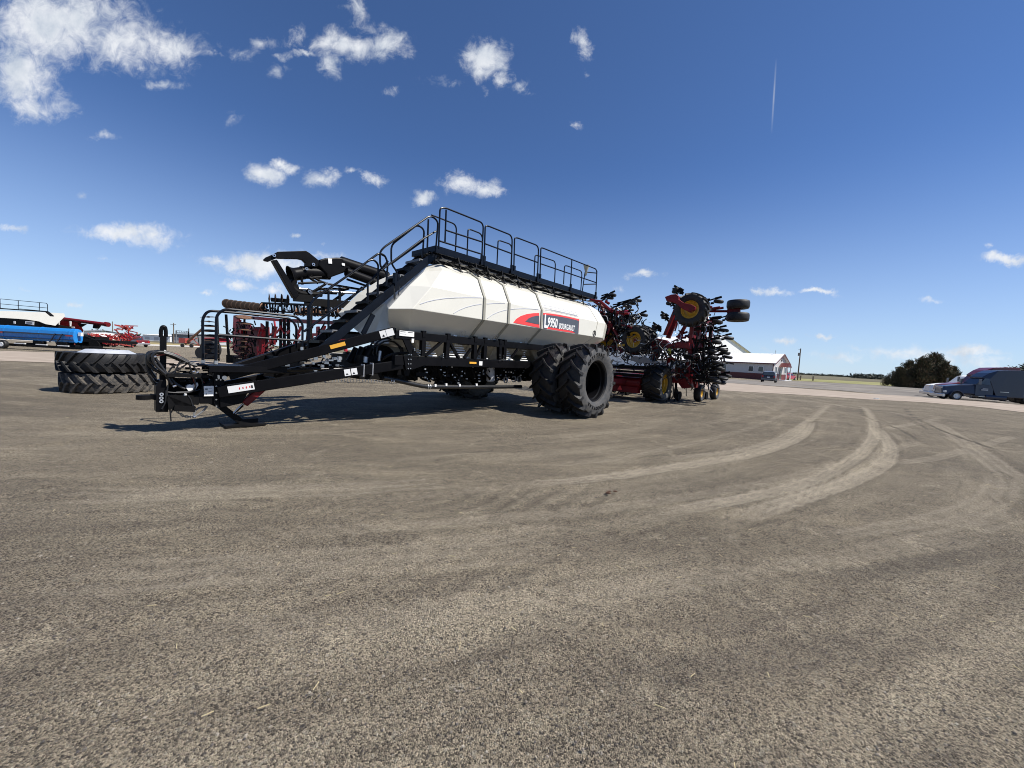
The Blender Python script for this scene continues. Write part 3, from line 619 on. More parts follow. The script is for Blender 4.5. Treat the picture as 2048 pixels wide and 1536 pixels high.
def loft(mb, rings, cap=True):
    n = len(rings[0]); vs = [p for r in rings for p in r]; fs = []
    for k in range(len(rings)-1):
        for i in range(n): j = (i+1) % n; fs.append((k*n+i, k*n+j, (k+1)*n+j, (k+1)*n+i))
    b = len(vs)
    if cap:
        c0 = tuple(sum(p[q] for p in rings[0])/n for q in range(3)); c1 = tuple(sum(p[q] for p in rings[-1])/n for q in range(3)); vs += [c0, c1]
        for i in range(n): j = (i+1) % n; fs.append((b, j, i)); k = (len(rings)-1)*n; fs.append((b+1, k+i, k+j))
    mb.add(vs, fs)
RIBU = [4.53, 5.41, 6.79]
t = CB(); rings = [ring(PI, UFI), ring(PR, UF)]
for u in (3.95, 4.53, 5.41, 6.79, 8.4, 9.9): rings.append(ring(PR, [u]*8))
rings += [ring(PR, UR), ring(PI, URI)]
loft(t, rings); tank = t.build('tank', 'cream', cart, bevel=.012)
# hopper bottoms, one under each compartment
t = CB()
for a, b in ((2.95, 4.4), (4.66, 5.3), (5.52, 6.68), (6.9, 9.7)):
    m_ = (a+b)/2; k = min(.3, (b-a)*.3)
    top = [(a, -.99, 1.90), (b, -.99, 1.90), (b, .99, 1.90), (a, .99, 1.90)]; bot = [(m_-k, -.45, 1.42), (m_+k, -.45, 1.42), (m_+k, .45, 1.42), (m_-k, .45, 1.42)]
    t.add(top+bot, [(4, 5, 6, 7), (0, 1, 5, 4), (1, 2, 6, 5), (2, 3, 7, 6), (3, 0, 4, 7)])
t.build('hopper_bottoms', 'cream', tank)
for u in RIBU:      # joint bands between compartments
    b = CB(); e = .030; w = .035
    def ofs(p, s): 
        k = {0: (0, 1), 1: (.35, .94), 2: (.75, .66), 3: (1, .25), 4: (1, -.2), 5: (.7, -.7), 6: (.7, -.7), 7: (.5, -.85)}[p]
        return (PR[p][0]+k[0]*s, PR[p][1]+k[1]*s)
    for sg in (1, -1):
        for i in range(0, 6):
            a0, a1 = ofs(i, e), ofs(i+1, e); c0, c1 = ofs(i, -.02), ofs(i+1, -.02)
            vs = [(u+d, sg*q[0], q[1]) for d in (-w, w) for q in (a0, a1, c1, c0)]
            b.add(vs, [(0, 1, 2, 3), (7, 6, 5, 4), (0, 4, 5, 1), (1, 5, 6, 2), (3, 7, 4, 0)])
    build_split(b, 'joint_band', 'seam', tank)
b = CB()
for i in range(1, 6): b.bar((UR[i]-.55, PR[i][0]+.002, PR[i][1]), (UR[i+1]-.55, PR[i+1][0]+.002, PR[i+1][1]), .012, .012)
b.build('seam', 'seam', tank)
# swooping stripes
b = CB()
for pl in ([(2.707,1.504,2.52),(2.897,1.504,2.602),(3.095,1.504,2.668),(3.354,1.504,2.736),(3.682,1.504,2.801),(4.029,1.504,2.859),(4.335,1.504,2.903),(4.448,1.504,2.918)],
           [(3.604,1.504,2.44),(3.754,1.504,2.533),(3.954,1.504,2.622),(4.191,1.504,2.704),(4.446,1.504,2.767)], [(4.614,1.504,2.793),(4.799,1.504,2.831),(5.004,1.504,2.865),(5.252,1.504,2.9)],
           [(4.658,1.504,2.45),(4.819,1.504,2.555),(5.021,1.504,2.645),(5.195,1.504,2.704),(5.349,1.504,2.749)], [(5.467,1.504,2.774),(5.751,1.504,2.827),(6.028,1.504,2.868),(6.36,1.504,2.902),(6.643,1.504,2.922)],
           [(6.841,1.504,3.07),(7.254,1.504,3.079),(8.016,1.504,3.077),(8.73,1.504,3.069)], [(6.846,1.504,3.015),(7.259,1.504,3.028),(8.022,1.504,3.03),(8.736,1.504,3.02)], [(6.851,1.504,2.96),(7.264,1.504,2.98),(8.027,1.504,2.986),(8.742,1.504,2.974)]):
    for p, q in zip(pl[:-1], pl[1:]): b.bar(p, q, .006, .013)
build_split(b, 'stripe', 'arcline', tank)
b = CB(); b.prism([(5.609,1.503,2.441),(5.716,1.503,2.55),(5.886,1.503,2.647),(6.124,1.503,2.728),(6.415,1.503,2.79),(6.675,1.503,2.828),(6.724,1.503,2.414),(6.193,1.503,2.428)], (0, .004, 0))
b.prism([(6.863,1.503,2.851),(7.18,1.503,2.876),(7.622,1.503,2.892),(8.146,1.503,2.895),(8.766,1.503,2.885),(8.776,1.503,2.421),(7.775,1.503,2.42),(6.906,1.503,2.42)], (0, .004, 0)); b.build('badge', 'badge_red', tank)
b = CB(); b.prism([(6.086,1.509,2.523),(6.21,1.509,2.619),(6.374,1.509,2.688),(6.543,1.509,2.732),(6.675,1.509,2.753),(6.703,1.509,2.506),(6.39,1.509,2.512)], (0, .003, 0))
b.prism([(6.861,1.509,2.795),(7.225,1.509,2.827),(7.772,1.509,2.845),(8.362,1.509,2.846),(8.751,1.509,2.833),(8.767,1.509,2.42),(8.581,1.509,2.423),(8.406,1.509,2.476),(7.761,1.509,2.478),(7.069,1.509,2.481),(7.065,1.509,2.424),(6.897,1.509,2.425)], (0, .003, 0)); b.build('badge_panel', 'badge_grey', tank)
b = CB(); xs = (1, 0, 0); zs = (0, 0, 1)
text_into(b, 'L', (6.916,1.514,2.455), xs, zs, .52, .72, .0, off=.03)
text_into(b, '9950', (7.075,1.514,2.496), xs, zs, .375, .66, .12, off=.03)
text_into(b, 'BOURGAULT', (7.66,1.514,2.486), xs, zs, .235, .62, .12, off=.028)
b.build('lettering', 'white', tank)
b = CB(); ec = V3((9.775,1.506,2.512))
b.lathe([(.075, 0), (.075, .004), (.105, .004), (.105, 0)], ec, (0, 1, 0), 24)
for k in range(3):
    a = R(90+120*k); b.bar(ec+V3((0, .002, 0)), ec+V3((math.cos(a)*.07, .002, math.sin(a)*.07)), .004, .03)
b.build('emblem', 'ink', tank)
# small white latches low on the hoppers
for uu in (3.95, 5.05, 6.35):
    b = CB(); v0, w0 = 1.06, 1.93
    b.box((uu, v0+.02, w0), (.22, .05, .05)); b.box((uu+.02, v0+.06, w0+.02), (.1, .06, .05))
    b.tube([(uu+.16, v0+.03, w0+.0), (uu+.16, v0+.10, w0+.04), (uu+.16, v0+.17, w0+.17)], .008, 6); b.tube([(uu+.28, v0+.03, w0+.0), (uu+.28, v0+.10, w0+.04), (uu+.28, v0+.17, w0+.17)], .008, 6)
    b.tube([(uu+.16, v0+.10, w0+.04), (uu+.28, v0+.10, w0+.04)], .008, 6); build_split(b, 'latch', 'galv', tank)

# walkway
b = CB(); PV = .92
b.box((7.05, PV, 3.93), (7.15, .014, .13)); b.box((7.05, PV-.02, 3.855), (7.15, .05, .03)); b.box((7.05, -.05, 3.93), (7.15, .014, .13)); b.box((3.47, .43, 3.93), (.012, .96, .13))
walk = b.build('toe_board', 'net', cart)
b = CB(); u = 3.52
while u < 10.62: b.box((u, .43, 3.872), (.012, .92, .034)); u += .075
for k in range(10): b.box((7.05, -.02+k*.1, 3.892), (7.1, .008, .012))
b.build('grating', 'blackm', cart)
b = CB()
for i, (x, y0, y1) in enumerate([(385, 690, 805), (565, 690, 850), (680, 720, 880), (832, 770, 920), (985, 830, 960), (1122, 860, 995), (1355, 930, 1055), (1648, 1030, 1130)]):
    uu = [(4.135,0.92,3.615), (4.706,0.92,3.684), (5.102,0.92,3.69), (5.666,0.92,3.67), (6.282,0.92,3.65), (6.878,0.92,3.672), (8.016,0.92,3.656), (9.709,0.92,3.659)][i][0]
    b.bar((uu, PV, 3.86), (uu, 1.05, 3.50), .035, .035); b.bar((uu, PV-.5, 3.86), (uu, .5, 3.50), .04, .04)
    b.tube([(uu-.55, PV-.1, 3.84), (uu-.2, 1.12, 3.56), (uu-.04, 1.18, 3.47)], .010, 6)
b.box((7.0, PV-.3, 3.80), (7.0, .05, .06)); b.box((7.0, .1, 3.80), (7.0, .05, .06))
b.build('walkway_support', 'black', cart)
b = CB()      # hatch cable run under the walkway
b.tube([(3.435,0.98,3.649),(3.837,0.98,3.523),(4.197,0.98,3.527),(4.641,0.98,3.592),(5.124,0.98,3.562),(5.876,0.98,3.572),(6.715,0.98,3.582),(6.992,0.98,3.529),(7.666,0.98,3.535),(8.733,0.98,3.576),(9.447,0.98,3.584)], .012, 6)
b.tube([(6.866,1,3.635),(7.155,1,3.511),(7.638,1,3.544),(8.483,1,3.537),(9.929,1,3.55),(10.727,1,3.448)], .010, 6)
for x in range(14): b.box((3.7+x*.5, .98, 3.70), (.28, .16, .02))
b.build('cable', 'hose', cart)
def rail(name, runs, r=.020, m='net', fil=.16):
    b = CB()
    for k in runs: b.tube(k, r, 8, fil=fil)
    return b.build(name, m, cart, smooth=True)
rail('guard_rail', [[(3.548,0.92,3.942),(3.542,0.92,4.855),(3.699,0.92,4.905),(4.913,0.92,4.912),(4.913,0.92,3.9)], [(3.718,0.92,4.867),(3.724,0.92,4.133)], [(3.749,0.92,4.408),(4.911,0.92,4.437)], [(3.575,0.92,4.117),(4.904,0.92,4.13)]], fil=.14)
rail('guard_rail', [[(5.002,0.92,3.869),(4.979,0.92,4.863),(5.089,0.92,4.889),(6.015,0.92,4.895),(6.055,0.92,3.906)], [(5.01,0.92,4.418),(6.026,0.92,4.408)]])
rail('guard_rail', [[(6.158,0.92,3.899),(6.112,0.92,4.862),(6.241,0.92,4.891),(7.195,0.92,4.907),(7.227,0.92,3.966)], [(6.148,0.92,4.421),(7.208,0.92,4.42)]])
rail('guard_rail', [[(7.348,0.92,3.959),(7.307,0.92,4.883),(7.422,0.92,4.896),(10.645,0.92,4.923),(10.693,0.92,3.947)], [(8.991,0.92,4.895),(9.014,0.92,3.931)], [(7.342,0.92,4.414),(10.625,0.92,4.446)]])
rail('guard_rail', [[(3.988,-0.03,5.025),(4.255,-0.03,5.025),(4.81,-0.03,5.019),(4.81,-0.03,4.255)], [(5.228,-0.03,4.286),(5.219,-0.03,5.012),(5.319,-0.03,5.032),(5.771,-0.03,5.028),(5.799,-0.03,4.376)]])
rail('guard_rail', [[(6.422,-0.03,4.285),(6.418,-0.03,5.019),(6.528,-0.03,5.036),(7.039,-0.03,5.048),(7.048,-0.03,4.267)]])
rail('guard_rail', [[(8.213,-0.03,4.262),(8.198,-0.03,4.986),(8.311,-0.03,5.018),(9.365,-0.03,5.049),(9.383,-0.03,4.311)], [(9.946,-0.03,4.341),(9.934,-0.03,5.015),(10.09,-0.03,5.048),(11.141,-0.03,5.056),(11.136,-0.03,4.23)]])
rail('guard_rail', [[(10.693,0.92,3.947),(10.653,0.92,4.861)], [(11.249,-0.03,4.306),(11.357,-0.03,5.069)], [(10.635,0.92,4.787), (11.428,-0.03,5.084)], [(10.633,0.92,4.391), (11.359,-0.03,4.592)]], fil=.05)
b = CB()
for p in [(4.91,0.92,4.048),(4.992,0.92,4.017),(6.049,0.92,3.985),(6.158,0.92,3.994),(7.222,0.92,4.023),(7.329,0.92,4),(9.009,0.92,3.979),(10.658,0.92,4.048)]: b.box((p[0], .93, 3.98), (.07, .05, .24)); b.box((p[0]+.0, .96, 3.90), (.13, .03, .09))
build_split(b, 'rail_clamp', 'net', cart)
b = CB(); p = V3((11.224,0.1,5.292)); b.lathe([(.12, .0), (.11, -.03), (.06, -.2), (.02, -.42), (.001, -.42)], p, (0, 0, 1), 16); b.lathe([(.001, .01), (.12, 0)], p, (0, 0, 1), 16)
b.build('funnel', 'tan', cart, smooth=True)

# stairs
SV0, SV1 = .12, .74
b = CB()
s0, s1 = (1.054,0.74,1.468), (3.682,0.74,3.932)
b.bar(s0, s1, .04, .155); b.bar((s0[0], SV0, s0[2]), (s1[0], SV0, s1[2]), .04, .155); build_split(b, 'stair_stringer', 'net', cart)
n_st = 11
for k in range(n_st):
    t_ = (k+.35)/n_st; uu = s0[0]+(s1[0]-s0[0])*t_; ww = s0[2]+(s1[2]-s0[2])*t_+.09
    b = CB(); b.box((uu+.02, (SV0+SV1)/2, ww), (.25, SV1-SV0-.045, .022)); b.box((uu-.10, (SV0+SV1)/2, ww-.02), (.02, SV1-SV0-.045, .045)); b.build('stair_tread', 'grey' if k % 2 else 'black', cart)
rail('stair_rail', [[(2.336,0.78,2.902),(2.348,0.78,3.163),(2.19,0.78,3.252),(2.173,0.78,3.554),(2.264,0.78,3.677),(3.384,0.78,4.668),(3.607,0.78,4.611),(3.576,0.78,3.971)], [(3.336,0.78,3.801),(3.335,0.78,4.566)], [(2.215,0.78,3.19),(3.215,0.78,4.098),(3.557,0.78,4.359)]], .021, fil=.12)
rail('stair_rail', [[(2.664,0.7,3.051),(2.641,0.7,3.243),(2.487,0.7,3.392),(2.472,0.7,3.787),(3.1,0.7,4.391),(3.288,0.7,4.343),(3.271,0.7,3.709)], [(2.487,0.7,3.392),(3.272,0.7,4.084)]], .021, fil=.12)
rail('stair_rail', [[(2.63,0.16,3.663),(2.486,0.16,3.693),(2.29,0.16,3.514),(2.044,0.16,3.279),(1.037,0.16,2.395),(1.043,0.16,1.414)], [(2.715,0.16,3.566),(2.232,0.16,2.937),(1.67,0.16,2.445),(0.951,0.16,1.808)], [(1.428,0.16,1.635),(1.405,0.16,2.673)], [(1.635,0.16,2.737),(1.645,0.16,2.55)]], .024, fil=.2)
rail('stair_rail', [[(1.982,0.7,2.5),(1.97,0.7,2.884)], [(2.19,0.7,2.639),(2.193,0.7,3.14),(2.187,0.7,3.327),(2.068,0.7,3.395),(1.956,0.7,3.33)], [(2.39,0.7,2.932),(2.403,0.7,3.402),(2.329,0.7,3.535),(2.224,0.7,3.551)]], .021, fil=.12)
b = CB(); b.bar((2.084,0.74,2.257), (1.878,0.74,1.833), .05, .09); b.bar((2.564,0.74,3.21), (2.57,0.74,2.821), .05, .10); b.build('stair_brace', 'net', cart)
rail('hose', [[(2.467,0.9,2.846),(2.504,0.9,2.522),(2.506,0.9,1.969)], [(2.589,0.9,2.922),(2.51,0.9,2.358),(2.525,0.9,1.97)], [(2.42,0.95,2.888),(2.447,0.95,2.43),(2.525,0.95,2.164)]], .011, 'hose', .2)
# lower platform and its rails
rail('platform_rail', [[(-0.586,-0.1,1.117),(-0.591,-0.1,1.908),(-0.519,-0.1,2.04),(-0.26,-0.1,2.052),(0.777,-0.1,2.059),(0.899,-0.1,1.917),(0.894,-0.1,1.459)]], .022, fil=.2)
rail('platform_rail', [[(-0.507,0.45,1.125),(-0.499,0.45,1.951),(-0.388,0.45,2.066),(0.7,0.45,2.071),(0.822,0.45,1.962),(0.824,0.45,1.443)], [(-0.478,0.45,1.626),(0.821,0.45,1.617)]], .022, fil=.16)
b = CB(); p0 = V3((-.58, 0, 1.10))
b.box((-.02, .16, 1.10), (1.15, .62, .03)); b.box((-.02, .48, 1.06), (1.15, .02, .10)); b.box((-.02, -.15, 1.06), (1.15, .02, .10))
b.box((.72, .2, 1.24), (.5, .55, .03)); b.build('platform', 'black', cart)
b = CB()
for p in [(-0.504,0.45,1.157),(0.824,0.45,1.461)]: b.cyl((p[0], .45, p[2]+.01), (0, 0, 1), .032, .06, 8)
for p in [(-0.584,-0.1,1.14)]: b.cyl((p[0], -.1, p[2]+.01), (0, 0, 1), .032, .06, 8)
build_split(b, 'rail_socket', 'chrome', cart)

# tongue: two pairs of beams in an A shape
def sticker(par, p, q, t0, t1, k0, k1, m, off, hgt=.17):
    """label on the outer (v+) side of a beam p-q; k = across the depth of the beam (-.5 to .5)"""
    p = V3(p); q = V3(q); d = q-p; n = V3((-d.y, d.x, 0)).normalized()
    if n.y < 0: n = -n
    up = (V3(d).normalized().cross(n)); up = up if up.z > 0 else -up
    b = CB(); P = [p+d*t+up*hgt*k+n*off for t, k in ((t0, k0), (t1, k0), (t1, k1), (t0, k1))]; b.prism(P, n*.004); b.build('warning_label', m, par); return P, n, up, d.normalized()
A0 = (-.17, .24, .98); A1 = (2.40, 1.14, 1.88); B0 = (-.42, .24, .76); B1 = (2.42, 1.12, 1.34)
A0 = V3((-0.29,0.26,0.95)); A1 = V3((2.346,1.16,1.931)); B0 = V3((-0.435,0.26,0.652)); B1 = V3((2.558,1.16,1.25))
bm_up = CB(); bm_up.bar(A0, A1, .10, .185); tb = bm_up.build('tongue_beam', 'black', cart, bevel=.012)
bm_lo = CB(); bm_lo.bar(B0, B1, .10, .20, h2=.20); bm_lo.prism([(-0.419,0.22,0.575),(-0.01,0.22,0.627),(-0.088,0.22,0.441),(-0.409,0.22,0.375)], (0, .05, 0)); tb2 = bm_lo.build('tongue_beam', 'black', cart, bevel=.012)
mi = lambda p: (p[0], -p[1], p[2])
b = CB(); b.bar(mi(A0), mi(A1), .10, .185); b.build('tongue_beam', 'black', cart, bevel=.012)
b = CB(); b.bar(mi(B0), mi(B1), .10, .20, h2=.20); b.build('tongue_beam', 'black', cart, bevel=.012)
sticker(tb, A0, A1, .57, .665, -.12, .28, 'labely', .054, .185)
P_, n_, u_, d_ = sticker(tb, A0, A1, .895, .99, -.38, .40, 'label', .054, .185)
b = CB(); b.prism([P_[0]+d_*.03+u_*.02+n_*.005, P_[0]+d_*.09+u_*.02+n_*.005, P_[0]+d_*.06+u_*.07+n_*.005], n_*.002); b.bar(P_[0]+d_*.125+n_*.006, P_[3]+d_*.125+n_*.006, .002, .004); b.build('warning_mark', 'ink', tb)
P_, n_, u_, d_ = sticker(tb2, B0, B1, .045, .165, -.18, .32, 'label', .054, .235)
b = CB()
for k in range(4): b.prism([P_[0]+d_*(.16+k*.05)+u_*(.035+.01*(k % 2))+n_*.005, P_[0]+d_*(.175+k*.05)+u_*.04+n_*.005, P_[0]+d_*(.175+k*.05)+u_*.075+n_*.005, P_[0]+d_*(.16+k*.05)+u_*.07+n_*.005], n_*.002)
b.build('warning_mark', 'labelr', tb2)
b = CB(); b.prism([P_[1]-d_*.045+u_*.03+n_*.005, P_[1]-d_*.02+u_*.03+n_*.005, P_[1]-d_*.02+u_*.08+n_*.005, P_[1]-d_*.045+u_*.08+n_*.005], n_*.002); b.build('warning_mark', 'ink', tb2)
for t0 in (.775, .815):
    P_, n_, u_, d_ = sticker(tb2, B0, B1, t0-.14, t0-.105, -.25, .30, 'label', .054, .235)
    b = CB(); b.prism([P_[0]+d_*.02+u_*.02+n_*.005, P_[0]+d_*.07+u_*.02+n_*.005, P_[0]+d_*.045+u_*.06+n_*.005], n_*.002); b.build('warning_mark', 'ink', tb2)
b = CB()
for t_ in (.745, .80):
    c = B0.lerp(B1, t_); b.box(c, (.012, .13, .25))
build_split(b, 'strap', 'lgrey', cart)
b = CB()     # cross members, tool clutter and hoses lying between the beams
for t_ in (.3, .6, .85):
    c = A0.lerp(A1, t_); b.bar((c.x, -c.y, c.z), c, .08, .1); c = B0.lerp(B1, t_); b.bar((c.x, -c.y, c.z), c, .08, .1)
b.box((2.1, 0, 1.15), (.5, 1.4, .5)); b.build('cross_member', 'blackm', cart)
rnd = random.Random(5)
b = CB()
for k in range(9):
    v0 = -.2+k*.05
    b.tube([(-.5, v0*.6, .95+.02*(k % 3)), (.3, v0, .98+.03*(k % 2)), (1.2, v0*2, 1.02+.02*(k % 4)), (2.3, v0*3, 1.12), (2.9, v0*3, 1.25)], .016, 6, fil=.4)
b.build('hydraulic_line', 'hose', cart, smooth=True)
b = CB()
for k in range(46):
    u0 = rnd.uniform(.9, 2.7); v0 = rnd.uniform(-.7, .75)
    b.box((u0, v0, rnd.uniform(1.0, 1.3)+.05*u0), (rnd.uniform(.02, .09), rnd.uniform(.02, .06), rnd.uniform(.015, .06)))
b.build('fitting', 'chrome', cart, kind='stuff')
# leaning hose trunks between tongue and tank
for x0, x1 in ((800, 850), (870, 905), (935, 925)):
    b = CB()
    v_ = .35; b.tube([(1.79,0.35,1.24), (1.898,0.35,1.435), (1.945,0.35,1.534)] if x0 == 800 else ([(1.881,0.5,1.234), (1.956,0.5,1.459), (2.003,0.5,1.556)] if x0 == 870 else [(2.011,0.6,1.259), (2.072,0.6,1.467), (2.119,0.6,1.565)]), .075, 12, fil=.15)
    b.build('air_duct', 'black', cart, smooth=True)
b = CB(); b.cyl((2.285,0.7,1.4), (.1, 0, 1), .035, .22, 10); b.cyl((1.967,0.7,1.309), (.1, 0, 1), .05, .12, 10); b.cyl((1.509,0.5,1.3), (0, 0, 1), .04, .1, 10); build_split(b, 'filter', 'galv', cart, smooth=True)
b = CB(); c = V3((2.564,0.5,1.488))
for rr, tt in ((.42, 0), (.36, .1), (.30, .2)):
    pts = [(c.x+math.cos(a)*rr, c.y+tt*.5, c.z+math.sin(a)*rr*.85) for a in [R(-30+k*24) for k in range(11)]]; b.tube(pts, .02, 6)
b.tube([(2.25, .5, 1.15), (2.5, .7, 1.45), (2.9, .8, 1.5)], .03, 8, fil=.2); b.build('hose', 'hose', cart, smooth=True)
b = CB(); b.cyl((2.55, .1, 1.28), (0, 1, 0), .36, .5, 24); b.box((2.75, .2, 1.0), (.5, .9, .3)); b.build('fan_housing', 'blackm', cart, smooth=True)

# gooseneck, hitch and stand
b = CB()
b.prism([(-0.635,0.2,0.769),(-0.483,0.2,0.857),(-0.337,0.2,0.857),(-0.335,0.2,0.384),(-0.482,0.2,0.405),(-0.554,0.2,0.448),(-0.675,0.2,0.454),(-0.694,0.2,0.606)], (0, -.40, 0)); b.build('gooseneck', 'black', cart, bevel=.01)
b = CB(); b.prism([(-0.49,0.235,1.064),(-0.366,0.235,1.067),(-0.349,0.235,0.872),(-0.342,0.235,0.382),(-0.468,0.235,0.389),(-0.494,0.235,0.475)], (0, -.47, 0)); b.build('gooseneck_plate', 'black', cart, bevel=.006)
b = CB()
for x, y in ((1018, 885), (1018, 973), (1018, 1062), (1018, 1150), (1075, 798), (1078, 885), (1078, 970), (1078, 1060), (1078, 1147), (1020, 798)):
    pass
for p in [(-0.461,0.24,0.751),(-0.461,0.24,0.638),(-0.461,0.24,0.523),(-0.46,0.24,0.409),(-0.403,0.24,0.863),(-0.399,0.24,0.75),(-0.399,0.24,0.64),(-0.398,0.24,0.523),(-0.398,0.24,0.409),(-0.46,0.24,0.863),(-0.393,0.24,1.011)]: b.cyl(p, (0, 1, 0), .013, .035, 8)
b.cyl((-0.352,0.25,0.899), (0, 1, 0), .036, .06, 16); b.prism([(-0.445,0.24,0.944),(-0.419,0.24,0.944),(-0.41,0.24,0.886),(-0.434,0.24,0.867),(-0.444,0.24,0.899)], (0, .01, 0)); build_split(b, 'bolt', 'chrome', cart)
b = CB(); b.prism([(-0.626,0.215,0.755),(-0.491,0.215,0.756),(-0.491,0.215,0.582),(-0.622,0.215,0.583)], (0, .012, 0)); gl = b.build('warning_label', 'label', cart)
b = CB()
for r_ in ([(-0.61,0.229,0.715),(-0.575,0.229,0.716),(-0.575,0.229,0.688),(-0.61,0.229,0.687)], [(-0.565,0.229,0.717),(-0.519,0.229,0.719),(-0.519,0.229,0.714),(-0.565,0.229,0.712)], [(-0.625,0.229,0.673),(-0.494,0.229,0.672),(-0.494,0.229,0.668),(-0.625,0.229,0.669)], [(-0.565,0.229,0.663),(-0.524,0.229,0.663),(-0.524,0.229,0.658),(-0.565,0.229,0.657)], [(-0.6,0.229,0.632),(-0.588,0.229,0.631),(-0.588,0.229,0.608),(-0.6,0.229,0.609)]): b.prism(r_, (0, .002, 0))
b.build('warning_mark', 'grey', gl)
b = CB(); b.prism([(-1.08,0.2,0.607),(-0.772,0.2,0.597),(-0.694,0.2,0.594),(-0.675,0.2,0.467),(-0.694,0.2,0.436),(-0.989,0.2,0.464),(-1.008,0.2,0.385),(-0.753,0.2,0.357),(-0.753,0.2,0.42),(-1.072,0.2,0.377)], (0, -.36, 0)); b.bar((-1.006,0.1,0.403), (-0.738,0.1,0.369), .3, .09); b.bar((-1.052,-0.15,0.582), (-0.558,-0.15,0.565), .06, .18)
b.bar((-1.086,0.1,0.937), (-0.558,0.1,0.921), .3, .05); b.bar((-1.011,0.15,0.612), (-0.993,0.15,0.39), .08, .06); b.bar((-1.033,-0.15,0.77), (-0.431,-0.15,0.749), .08, .2); b.build('drawbar', 'blackm', cart)
b = CB(); b.prism([(-1.21,0.13,0.76),(-1.161,0.13,0.855),(-1.09,0.13,0.855),(-1.081,0.13,0.612),(-1.064,0.13,0.331),(-1.212,0.13,0.341)], (0, -.26, 0)); b.build('hitch_plate', 'black', cart, bevel=.008)
b = CB()
for p in [(-1.146,0.135,0.625),(-1.149,0.135,0.563),(-1.149,0.135,0.509)]: b.lathe([(.012, 0), (.026, 0), (.026, .012), (.012, .012)], p, (0, 1, 0), 14)
build_split(b, 'bolt', 'galv', cart)
b = CB()   # tall slotted hose mast with rounded top
po = [(-1.159,0.03,0.75),(-1.151,0.03,1.269),(-1.15,0.03,1.652),(-1.139,0.03,1.698),(-1.121,0.03,1.722),(-1.105,0.03,1.73),(-1.089,0.03,1.725),(-1.074,0.03,1.701),(-1.069,0.03,1.659),(-1.072,0.03,1.273),(-1.084,0.03,0.749)]; pi_ = [(-1.119,0.03,1.559),(-1.121,0.03,1.619),(-1.116,0.03,1.653),(-1.109,0.03,1.663),(-1.101,0.03,1.654),(-1.096,0.03,1.621),(-1.1,0.03,1.573),(-1.111,0.03,1.554)]
n1 = len(po)
b.prism([po[0], po[1], (-1.15,0.03,1.551), (-1.07,0.03,1.557), po[9], po[10]], (0, -.06, 0))
b.tube([(-1.137,0,1.534),(-1.136,0,1.642),(-1.123,0,1.693),(-1.105,0,1.709),(-1.086,0,1.697),(-1.077,0,1.647),(-1.077,0,1.538)], .026, 8, fil=.05); b.build('hose_mast', 'black', cart, smooth=False, bevel=.004)
b = CB(); b.lathe([(.05, -.035), (.10, -.035), (.10, .035), (.05, .035), (.05, -.035)], (-1.335,0,0.571), (0, 0, 1), 20)
b.prism([V3((-1.335,0,0.571))+V3((.07, -.06, -.03)), V3((-1.177,0,0.565))+V3((0, -.11, -.05)), V3((-1.177,0,0.565))+V3((0, .11, -.05)), V3((-1.335,0,0.571))+V3((.07, .06, -.03))], (0, 0, .08)); b.build('hitch_ring', 'blackm', cart)
b = CB(); lk = [(-0.959,0.1,0.338),(-0.931,0.1,0.305),(-0.903,0.1,0.276),(-0.874,0.1,0.251),(-0.844,0.1,0.236),(-0.812,0.1,0.229),(-0.778,0.1,0.224),(-0.746,0.1,0.224)]
for i, (p, q) in enumerate(zip(lk[:-1], lk[1:])):
    p, q = V3(p), V3(q); d = (q-p)*.65; s = V3((0, .018, 0)) if i % 2 else V3((0, 0, .018)); b.tube([p-d*.25+s, p+d*1.6+s, p+d*1.6-s, p-d*.25-s, p-d*.25+s], .007, 6, fil=.012)
b.build('safety_chain', 'grey', cart)
b = CB(); b.tube([(-0.743,0.1,0.229),(-0.724,0.1,0.329),(-0.669,0.1,0.377),(-0.609,0.1,0.387),(-0.568,0.1,0.397)], .016, 6, fil=.05); b.tube([(-0.724,0.1,0.227),(-0.659,0.1,0.274),(-0.598,0.1,0.334),(-0.558,0.1,0.397)], .016, 6, fil=.05); b.cyl((-0.734,0.12,0.227), (0, 1, 0), .025, .05, 10); b.build('chain_hook', 'grey', cart)
def hoses(name, runs, r, m='hose'):
    b = CB()
    for k in runs: b.tube(k, r, 8, fil=.14, fn=6)
    b.build(name, m, cart, smooth=True)
hoses('hose', [[(-1.026,0.05,0.922),(-1.126,0.05,0.945),(-1.249,0.05,1.04),(-1.309,0.05,1.157),(-1.291,0.05,1.287),(-1.204,0.05,1.297),(-1.125,0.05,1.283),(-1.016,0.05,1.276),(-0.904,0.05,1.219),(-0.809,0.05,1.148),(-0.711,0.05,1.101),(-0.611,0.05,1.097)], [(-1.014,0.1,0.779),(-1.068,0.1,0.901),(-1.175,0.1,1.092),(-1.279,0.1,1.136),(-1.287,0.1,1.265),(-1.226,0.1,1.298),(-1.103,0.1,1.298),(-0.966,0.1,1.256),(-0.797,0.1,1.138),(-0.699,0.1,1.103),(-0.599,0.1,1.106)], [(-1.209,-0.02,0.88),(-1.279,-0.02,1.011),(-1.299,-0.02,1.178),(-1.251,-0.02,1.287),(-1.172,-0.02,1.279),(-1.063,-0.02,1.259),(-0.933,-0.02,1.191),(-0.838,-0.02,1.138),(-0.721,-0.02,1.099),(-0.59,-0.02,1.1)]], .026)
